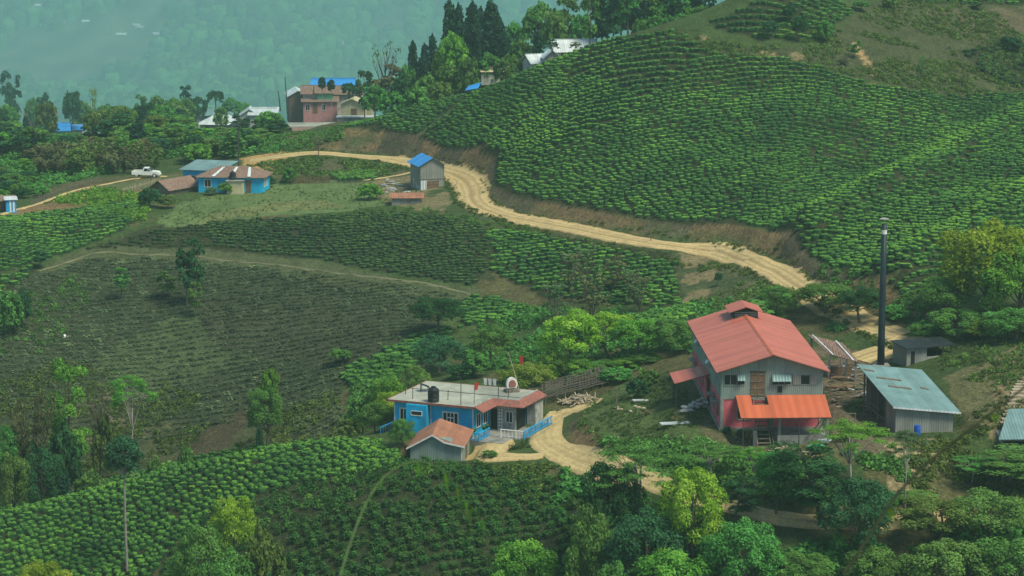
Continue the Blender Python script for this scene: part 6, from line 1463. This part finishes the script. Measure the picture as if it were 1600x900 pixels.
for i, (u, Y, vt, w) in enumerate(((890, 334, 392, 60), (915, 328, 384, 66), (960, 330, 400, 64), (985, 324, 420, 60), (925, 318, 430, 80), (865, 322, 440, 70), (1000, 318, 430, 60), (880, 306, 490, 70), (905, 300, 500, 60))):
    tree(u, Y, vt, w, 'sparse', 'pale' if i % 2 else 'brown', 'thin half bare tree on the tea slope above the bright row of trees', 'half bare trees above the bright row')
tree(1123, None, 425, 14, 'broad', 'dark', 'small dark tree on the bare slope above the factory roof', vb=447)
for u, Y, vt, w in ((1203, 399, 30, 26), (1234, 404, 4, 26), (1250, 398, 22, 28)): tree(u, Y, vt, w, 'broad', 'dark', 'dark round tree in the enclosed tea patch at the top', 'dark trees in the top tea patch')
for u, Y, vt, w, k, c in ((1335, 396, 60, 16, 'tall', 'mid'), (1320, 393, 85, 34, 'sparse', 'brown'), (1525, 425, 5, 18, 'tall', 'dark'), (1540, 400, 85, 34, 'sparse', 'mid'), (1345, 416, 0, 30, 'broad', 'mid'), (1440, 392, 85, 20, 'sparse', 'mid'), (1490, 395, 120, 22, 'sparse', 'mid'), (1290, 400, 30, 26, 'dense', 'mid'), (1580, 410, 55, 40, 'dense', 'dark'), (1390, 420, -5, 26, 'dense', 'mid')):
    tree(u, Y, vt, w, k, c, 'scrubby tree dotted over the dry slope at the upper right', 'scrubby trees on the dry slope')
# --- village trees and hilltop
tree(503, 506, 118, 13, 'lollipop', 'teal', 'thin stemmed round topped tree before the mint green wing, left of two', var=0); tree(517, 506, 122, 13, 'lollipop', 'teal', 'thin stemmed round topped tree before the village, right of two', var=1)
tree(545, 512, 122, 26, 'palm', 'dark', 'palm like tree beside the cream house'); tree(569, 505, 106, 24, 'tall', 'dark', 'tall dark tree right of the palm like one'); tree(601, 500, 64, 50, 'bare', 'pale', 'tall pale airy tree rising over the village on the right')
tree(598, 498, 95, 46, 'tall', 'brown', 'brown leaved tall tree under the pale airy one'); tree(585, 492, 130, 40, 'dense', 'mid', 'green tree at the end of the tea crest by the village'); tree(420, 500, 172, 46, 'dense', 'fresh', 'fresh green bush mass left of the flat roofed brick house')
CON = 'dark conifer in the tall stand on the hilltop'
for u, vt, w, Y in ((702, 0, 26, 478), (716, 6, 26, 484), (738, 3, 30, 480), (752, 12, 28, 492), (768, -2, 32, 486), (779, 22, 26, 478), (645, 64, 20, 486), (663, 68, 18, 480), (676, 54, 20, 484), (746, 58, 16, 468), (790, 50, 22, 474), (840, 50, 20, 464), (728, 30, 26, 492), (660, 88, 22, 474)):
    tree(u, Y, vt, w, 'conifer', 'teal', CON, 'dark conifers on the hilltop')
BRD = 'broad leaved green tree in the hilltop wood behind the tea crest'
for u, vt, w, Y, k, c in ((708, 44, 50, 470, 'broad', 'fresh'), (640, 100, 40, 478, 'dense', 'mid'), (668, 110, 40, 466, 'dense', 'mid'), (700, 95, 44, 466, 'dense', 'mid'), (730, 85, 40, 464, 'dense', 'mid'), (765, 80, 40, 468, 'dense', 'mid'), (625, 112, 36, 470, 'dense', 'dark'), (690, 70, 34, 476, 'dense', 'mid'),
                          (803, 26, 44, 488, 'broad', 'mid'), (815, 60, 40, 472, 'dense', 'mid'), (845, -4, 60, 478, 'broad', 'mid'), (868, 10, 46, 470, 'broad', 'olive'), (890, -6, 40, 474, 'tall', 'mid'), (910, 18, 40, 466, 'dense', 'mid'), (862, 55, 30, 448, 'umbrella', 'dark'), (900, 62, 24, 446, 'umbrella', 'olive'),
                          (790, 82, 36, 462, 'dense', 'mid'), (650, 130, 40, 456, 'dense', 'mid'), (612, 140, 44, 468, 'dense', 'mid'), (690, 125, 40, 452, 'dense', 'olive'), (820, 85, 30, 456, 'dense', 'mid')):
    tree(u, Y, vt, w, k, c, BRD, 'trees of the hilltop wood')
for i, u in enumerate(range(925, 1110, 9)):
    tree(u + random.uniform(-3, 3), 440 + random.uniform(-2, 26), -30 + random.uniform(-25, 12), random.uniform(26, 44), 'tall', ('mid', 'dark', 'teal')[i % 3], 'tall straight trunked tree lining the top of the tea hill', 'tall trees lining the hilltop')
for i, u in enumerate(range(1000, 1110, 12)): shrub(u, 432 + random.uniform(0, 8), 34 - (u - 1000) * .2 + random.uniform(-8, 4), 30, ('mid', 'fresh')[i % 2], 'roadside shrub under the tall hilltop trees', 'shrubs under the tall hilltop trees')
# --- the wood beyond the farm
for u, vt, w, Y, k, c in ((8, 112, 20, 600, 'tall', 'dark'), (22, 110, 18, 602, 'tall', 'dark'), (50, 150, 26, 590, 'dense', 'mid'), (66, 144, 20, 575, 'tall', 'dark'), (78, 158, 18, 548, 'conifer', 'teal'), (112, 138, 34, 560, 'broad', 'dark'), (145, 136, 26, 556, 'sparse', 'bright'), (130, 155, 40, 575, 'dense', 'mid'), (165, 160, 38, 545, 'broad', 'mid'), (195, 166, 22, 548, 'conifer', 'mid'),
                          (220, 149, 20, 548, 'tall', 'mid'), (244, 145, 32, 542, 'broad', 'mid'), (290, 133, 18, 535, 'tall', 'teal'), (308, 148, 34, 545, 'broad', 'dark'), (336, 134, 30, 548, 'palm', 'dark'), (362, 150, 40, 560, 'broad', 'mid'), (382, 158, 26, 562, 'dense', 'mid'), (345, 165, 24, 520, 'dense', 'fresh'), (205, 175, 30, 540, 'dense', 'mid'), (180, 178, 30, 535, 'dense', 'mid'), (270, 165, 24, 545, 'dense', 'mid')):
    tree(u, Y, vt, w, k, c, 'tree on the skyline of the wood beyond the farm', 'skyline trees of the left wood')
rw = random.Random(31)
for i in range(135):
    f = rw.random(); Y = 448 + 85 * f; 
    u0 = 165 if f < .4 else 70
    u = rw.uniform(u0, 435 if f > .25 else 400)
    if 300 < u < 420 and Y > 505: continue
    vt = 218 - 62 * f + rw.uniform(-14, 10)
    if u > 390: vt += 8
    if 72 < u < 138: vt = max(vt, 209)
    if 296 < u < 428: vt = max(vt, 200)
    k = rw.choice(('dense', 'dense', 'broad', 'tall', 'tall', 'conifer')); c = rw.choice(('mid', 'mid', 'dark', 'fresh', 'dark', 'teal' if k == 'conifer' else 'olive'))
    tree(u, Y, vt, rw.uniform(30, 50) * (1 if k != 'conifer' else .7), k, c, 'green tree in the thick of the wood beyond the white pickup', 'trees in the thick of the left wood')
for i in range(34):
    f = rw.random(); u = rw.uniform(-110, 60); Y = 470 + 90 * f; vt = 208 - 50 * f + rw.uniform(-12, 10)
    if u > 20: vt = max(vt, 196)
    tree(u, Y, vt, rw.uniform(28, 46), rw.choice(('dense', 'broad', 'tall')), rw.choice(('mid', 'dark', 'fresh')), 'green tree at the far left end of the wood', 'trees at the far left end of the wood')
for i in range(46):
    u = rw.uniform(62, 238); Y = 432 + (rw.random() * 42); vt = 238 - 30 * (Y - 432) / 42 + rw.uniform(-10, 10) + (8 if u < 90 else 0)
    tree(u, Y, vt, rw.uniform(34, 56), rw.choice(('bamboo', 'dense', 'bamboo')), 'brown' if i % 3 else 'olive', 'brownish bamboo like tree along the farm track', 'brownish trees above the farm track')
for i in range(22):
    u = rw.uniform(-10, 70); Y = 400 + rw.random() * 60; vt = 300 - 50 * (Y - 400) / 60 + rw.uniform(-12, 8); shrub(u, Y, vt, rw.uniform(24, 40), rw.choice(('mid', 'fresh', 'dark')), 'bushy tree beside the left edge above the farm track', 'bushy trees at the left edge')
for u, vt, w, Y in ((378, 178, 26, 505), (402, 186, 18, 500), (318, 205, 24, 500), (430, 186, 26, 490), (366, 200, 30, 480), (345, 215, 34, 470), (395, 218, 24, 455)): tree(u, Y, vt, w, 'tall' if w < 27 else 'dense', 'dark', 'dark upright tree in front of the wooded village roofs', 'dark trees before the village roofs')
for u, vt, w, Y in ((40, 180, 12, 520), (53, 205, 12, 470)): tree(u, Y, vt, w, 'conifer', 'teal', 'narrow dark conifer standing alone at the far left', 'narrow conifers at the far left')
print('trees', NT_[0])
# ------------------------------------------------------------------ undergrowth nobody could count
US = [leafbush(60 + i, 34, .5, .5, .16, .4)[:2] for i in range(6)]
GR = []
for i in range(4):      # tufts of grass blades
    g = np.random.default_rng(400 + i); n = 16; a = g.uniform(0, 6.28, n); r = g.uniform(0, .22, n); P = np.column_stack([r * np.cos(a), r * np.sin(a), np.zeros(n)]); d = np.column_stack([np.cos(a) * g.uniform(.1, .5, n), np.sin(a) * g.uniform(.1, .5, n), g.uniform(.5, 1, n)]) * .6
    s_ = np.column_stack([-np.sin(a), np.cos(a), np.zeros(n)]) * .05
    GR.append((np.stack([P - s_, P + s_, P + d + s_ * .2, P + d - s_ * .2], 1).reshape(-1, 3), np.arange(4 * n).reshape(n, 4)))
def grow(name, poly, n, protos, mat, size, label, tone=.45, seed=0, clumpy=.0, y0=205, y1=560, roadgap=2.6):
    r = np.random.default_rng(900 + seed); us = [p[0] for p in poly]; vs_ = [p[1] for p in poly]
    cand = []
    uu = r.uniform(max(min(us), -80), min(max(us), 1680), n * 2); vv = r.uniform(min(vs_), min(max(vs_), 930), n * 2); k = inpoly(uu, vv, poly); uu = uu[k][:n]; vv = vv[k][:n]
    P = np.array([tuple(at(a, b)) for a, b in zip(uu, vv)])
    k = (P[:, 1] > y0) & (P[:, 1] < y1) & (fbm(P[:, 0], P[:, 1], 6, 3, 500 + seed) > clumpy - .15); P = P[k]
    for rd in ROADS: 
        if len(P): P = P[segdist(P[:, 0], P[:, 1], rd[0]) > rd[1]]
    if not len(P): return
    m = len(P); s = np.ones((m, 3)) * (size * r.uniform(.5, 1.5, m))[:, None]
    me = scatter_mesh(name, protos, P - (0, 0, .03), s, r.uniform(0, 6.3, m), np.clip(r.normal(tone, .25, m), 0, 1), LEAF.get(mat) or M[mat])
    tag(link(name, me), label, 'undergrowth', 'undergrowth', 'stuff')
def xy(px): return [tuple(at(u, v))[:2] for u, v in px]
ROADS = [(xy([(440,244),(500,240),(588,247),(645,256),(690,266),(725,280),(738,296),(740,312),(756,326),(800,340),(850,349),(909,360),(990,376),(1044,384),(1100,391),(1139,397),(1179,408),(1213,424),(1245,445),(1280,468),(1325,492),(1370,512),(1410,524)]), 2.5),
         (xy([(1424,526),(1405,538),(1372,549),(1335,562)]), 2.8), (xy([(925,628),(900,642),(868,656),(853,673),(855,692),(880,708),(915,722),(960,736),(1005,749),(1050,765),(1110,784),(1170,799),(1230,812),(1300,816),(1400,816),(1520,800)]), 2.0),
         (xy([(795,676),(775,688),(762,700),(765,712),(800,715),(850,713)]), 2.3), ([(20.6, 248), (19.6, 274)], 1.2), ([(25.6, 246), (25., 274)], 6.5), ([(38.4, 247), (45, 256)], 4.5), ([(-14, 269), (-2, 270)], 3.5), ([(-8, 258), (-8, 263)], 3.5)]
grow('undergrowth', [(760,335),(900,372),(1100,402),(1200,430),(1250,465),(1200,520),(1080,480),(1060,400),(900,375),(760,360)], 1500, US, 'olive', .75, 'weeds and low scrub on the slope under the upper road', .4, 1)
grow('undergrowth', [(780,480),(1000,480),(1100,470),(1260,470),(1320,520),(1250,520),(1050,560),(940,600),(840,590),(700,570)], 1600, US, 'mid', 1.1, 'tangled scrub in the gully behind the factory and the blue house', .45, 2)
grow('undergrowth', [(930,690),(1100,690),(1300,705),(1420,720),(1420,800),(1150,780),(980,735)], 1500, US, 'mid', 1.0, 'leafy scrub on the slope below the factory yard', .5, 3)
grow('undergrowth', [(880,740),(1000,770),(1200,830),(1400,835),(1650,800),(1650,920),(850,920)], 1700, US, 'mid', 1.3, 'dark undergrowth along the bottom edge below the lower road', .35, 4)
grow('undergrowth', [(1420,690),(1500,640),(1640,640),(1640,790),(1500,800),(1420,760)], 700, US, 'olive', .9, 'scrub on the bank below the stone steps', .4, 5)
grow('undergrowth', [(1450,530),(1640,490),(1640,660),(1500,640),(1500,590)], 900, US, 'olive', .6, 'low weeds on the grass slope at the right', .45, 6, .05)
grow('undergrowth', [(0,600),(100,560),(260,600),(420,650),(560,600),(620,640),(560,690),(300,712),(0,795)], 1900, US, 'olive', .8, 'low weeds in the hollow above the lower left hill', .4, 7, .05)
grow('undergrowth', [(0,440),(60,440),(120,420),(150,470),(60,560),(0,600)], 300, US, 'mid', .8, 'weeds at the left end of the pruned slope', .4, 8)
grow('undergrowth', [(740,720),(940,730),(920,790),(860,800),(760,760)], 700, US, 'olive', .7, 'weeds on the bank under the sandy road', .4, 9)
grow('undergrowth', [(400,255),(500,247),(640,258),(600,280),(440,285)], 800, US, 'olive', .9, 'grey scrub between the upper road and the stick fence', .35, 10)
grow('undergrowth', [(60,318),(150,296),(235,305),(225,345),(150,330),(90,330)], 500, US, 'fresh', 1.1, 'bright leafy crop at the top of the left tea slope', .6, 11)
grow('undergrowth', [(1020,40),(1110,65),(1200,75),(1330,30),(1400,0),(1640,-10),(1640,150),(1480,148),(1300,112),(1100,85)], 3200, US, 'olive', .75, 'dry scrub on the upper right slope', .4, 12, 0, 205, 480)
grow('undergrowth', [(430,215),(480,205),(560,192),(540,215),(470,235),(380,240),(400,215)], 500, US, 'mid', 1.0, 'green scrub below the village houses', .5, 13)
grow('undergrowth', [(-20,190),(60,200),(250,215),(440,200),(440,240),(250,250),(100,290),(-20,300)], 1500, US, 'mid', 1.6, 'scrub covering the floor of the left wood', .4, 14, -.2, 205, 620)
grow('undergrowth', [(560,565),(640,560),(640,600),(600,640),(540,640)], 260, US, 'mid', .9, 'scrub between the tea plot and the blue house', .45, 15)
grow('undergrowth', [(480,360),(760,350),(760,340),(640,322),(480,338)], 260, US, 'mid', .7, 'weeds along the lower lip of the pale field', .4, 16)
grow('undergrowth', [(1270,410),(1330,430),(1460,470),(1440,520),(1340,480),(1260,450)], 260, US, 'mid', .9, 'shrubs at the foot of the high earth bank', .4, 17)
M['grassblade'] = m_leaf('grass_blades', (.09, .145, .045), .3, .5)
grow('grass', [(905,640),(1000,585),(1100,580),(1140,690),(1300,700),(1300,720),(1000,700)], 3500, GR, 'grassblade', .5, 'short grass on the factory yard', .5, 18)
grow('grass', [(240,345),(290,315),(450,285),(620,285),(660,300),(600,322),(500,335),(330,345),(262,357)], 900, GR, 'grassblade', .5, 'short pale grass on the field below the farmhouse', .8, 19)
grow('grass', [(800,640),(850,640),(830,700),(790,705)], 300, GR, 'grassblade', .7, 'grass island between the two arms of the sandy road', .4, 20)
grow('grass', [(1450,530),(1640,490),(1640,660),(1500,640)], 1500, GR, 'grassblade', .6, 'grass on the right hand slope', .6, 21)
# tufts hanging over and growing out of the earth banks
def bankgrow(line, n, off, label, seed, sz=.7):
    r = np.random.default_rng(seed); L = FE[line]; P = []
    for _ in range(n):
        i = r.integers(0, len(L) - 1); f = r.random(); x = L[i][0] * (1 - f) + L[i + 1][0] * f + r.normal(0, .35); y = L[i][1] * (1 - f) + L[i + 1][1] * f + off + r.normal(0, .35)
        P.append((x, y, H(x, y)))
    P = np.array(P); s = np.ones((n, 3)) * (sz * r.uniform(.5, 1.5, n))[:, None]
    me = scatter_mesh('undergrowth', US, P, s, r.uniform(0, 6.3, n), np.clip(r.normal(.4, .25, n), 0, 1), LEAF['olive']); tag(link('undergrowth', me), label, 'undergrowth', 'undergrowth', 'stuff')
bankgrow('bank_toe', 260, .2, 'weeds along the foot of the long earth bank', 71, .55); bankgrow('cut_top', 60, .3, 'weeds hanging over the edge of the factory yard', 72, .6); bankgrow('road_low', 600, -.6, 'weeds along the outer edge of the upper road', 73, .6)
# ------------------------------------------------------------------ forest on the far mountainside
g_ = np.random.default_rng(77); n_ = 26000; yy = g_.uniform(1050, 2000, n_); xx = g_.uniform(-.30, .30, n_) * yy
k_ = (fbm(xx, yy, 120, 4, 60) < .10 + .2 * g_.random(n_)); xx, yy = xx[k_], yy[k_]; P_ = np.column_stack([xx, yy, H(xx, yy) - 1.]); s_ = g_.uniform(5, 12, len(xx)); S_ = np.column_stack([s_, s_, s_ * g_.uniform(1.0, 1.7, len(xx))])
me = scatter_mesh('far_forest', DOMES, P_, S_, g_.uniform(0, 6, len(xx)), g_.uniform(0, 1, len(xx)), LEAF['mid']); tag(link('far_forest', me), 'unbroken forest on the hazy far mountainside', 'forest', None, 'stuff')
# ------------------------------------------------------------------ out of focus twigs close to the camera
M['twig'] = m_plain('green_twig', (.085, .15, .05), .7, .15, 20); M['twigd'] = m_plain('dark_twig', (.018, .028, .012), .8, .2, 20)
LEAF['near'] = m_leaf('near_twig_leaves', (.12, .28, .03), .45, .3)
def twig(pts, Y, r0, r1, mat, label, lv):
    P = [Vector(W(u, v, Y + .15 * i)) for i, (u, v) in enumerate(pts)]
    base = P[0].copy(); base.y -= .05; base.z = H(base.x, base.y) - .05
    P = [base.lerp(P[0], q / 12) for q in range(12)] + smooth_path(P, .05); t = thing('bamboo_twig', base, 0, label, 'twig'); b = MB(); b.path([p - base for p in P], r0, r1, 7); b.build('stem', M[mat], t)
    rr = random.Random(int(Y * 10))
    for f, L, dx in lv:
        L *= .5
        p = P[int(f * (len(P) - 1))] - base; d = Vector((dx, rr.uniform(-.3, .3), -.9)).normalized(); n = Vector((d.z, 0, -d.x)).normalized(); w = L * .12
        V = [p, p + d * L * .35 + n * w, p + d * L + Vector((0, 0, -.02)), p + d * L * .35 - n * w]
        me = new_mesh('leaf', V, [(0, 1, 2, 3)], [LEAF['near']]); a = me.attributes.new('tone', 'FLOAT', 'POINT'); a.data.foreach_set('value', np.full(4, .6, np.float32)); link('leaf', me, t)
twig([(530, 905), (552, 835), (578, 775), (612, 735), (655, 721), (695, 738), (728, 782), (752, 812)], 6.6, .0030, .0014, 'twig', 'pale out of focus bamboo twig arching over the near tea slope', ((.60, .05, -.6), (.72, .07, -.2), (.80, .09, .2), (.86, .08, .3), (.92, .07, .1), (.97, .07, -.3), (1, .05, .4), (.75, .06, -.5)))
twig([(1318, 900), (1350, 850), (1400, 775), (1450, 722), (1530, 660), (1620, 590)], 6.4, .0068, .0034, 'twigd', 'dark out of focus twig slanting across the lower right corner', ((.60, .07, .4), (.61, .06, -.6), (.59, .08, .9), (.62, .06, .1), (.9, .06, .6)))
# ------------------------------------------------------------------ light, sky, haze
world = bpy.data.worlds.new("World"); scene.world = world; world.use_nodes = True
nt = world.node_tree; bg = nt.nodes['Background']; sky = nt.nodes.new('ShaderNodeTexSky'); sky.sky_type = 'NISHITA'; sky.sun_disc = False
SUN_EL, SUN_AZ = 56, 128        # degrees; azimuth measured clockwise from the view direction
sky.sun_elevation = R(SUN_EL); sky.sun_rotation = R(SUN_AZ); sky.dust_density = 3; sky.air_density = 1.2; sky.altitude = 1500
nt.links.new(sky.outputs[0], bg.inputs[0]); bg.inputs[1].default_value = .15
sun = bpy.data.lights.new('sun', 'SUN'); so = bpy.data.objects.new('sun', sun); COL.objects.link(so)
sun.energy = 5.0; sun.angle = R(22); sun.color = (1, .91, .72)
dv = Vector((math.sin(R(SUN_AZ)) * math.cos(R(SUN_EL)), math.cos(R(SUN_AZ)) * math.cos(R(SUN_EL)), math.sin(R(SUN_EL))))
so.rotation_euler = dv.to_track_quat('Z', 'Y').to_euler()
HZ = NT('haze'); pv = HZ.n('ShaderNodeVolumePrincipled')
vs = HZ.n('ShaderNodeVolumeScatter'); HZ.t.nodes.remove(pv)
vs.inputs['Color'].default_value = (.6, .95, .88, 1); vs.inputs['Density'].default_value = .0002; vs.inputs['Anisotropy'].default_value = .2
def haze_out(N, sct, d, c):
    ab = N.n('ShaderNodeVolumeAbsorption'); ab.inputs['Color'].default_value = c; ab.inputs['Density'].default_value = d
    ad = N.n('ShaderNodeAddShader'); N.l(sct, ad); N.l(ab, ad, 0, 1); N.t.links.new(ad.outputs[0], N.out.inputs['Volume'])
haze_out(HZ, vs, .0002, (.6, .95, .88, 1))
bmh = bmesh.new(); bmesh.ops.create_cube(bmh, size=1); meh = bpy.data.meshes.new('haze'); bmh.to_mesh(meh); meh.materials.append(HZ.m)
ho = link('haze', meh); ho.location = (0, 1700, 100); ho.scale = (2600, 3700, 700); tag(ho, 'thin blue haze filling the valley air', None, None, 'structure')
HF = NT('valley_haze'); v2 = HF.n('ShaderNodeVolumeScatter'); v2.inputs['Color'].default_value = (.36, .76, .80, 1); v2.inputs['Density'].default_value = .00078; v2.inputs['Anisotropy'].default_value = -.15
haze_out(HF, v2, .00078, (.36, .76, .80, 1))
bmh = bmesh.new(); bmesh.ops.create_cube(bmh, size=1); meh = bpy.data.meshes.new('valley_haze'); bmh.to_mesh(meh); meh.materials.append(HF.m)
ho = link('valley_haze', meh); ho.location = (0, 2045, 80); ho.scale = (2500, 3120, 560); tag(ho, 'dense blue haze lying in the valley before the far mountain', None, None, 'structure')
scene.view_settings.view_transform = 'Standard'; scene.view_settings.look = 'None'; scene.view_settings.exposure = 0
scene.render.engine = 'CYCLES'
cy = scene.cycles; cy.use_denoising = True; cy.max_bounces = 6; cy.diffuse_bounces = 3; cy.transparent_max_bounces = 8; cy.volume_bounces = 1; cy.transmission_bounces = 3
try: cy.denoiser = 'OPENIMAGEDENOISE'
except Exception: pass
print('script done')
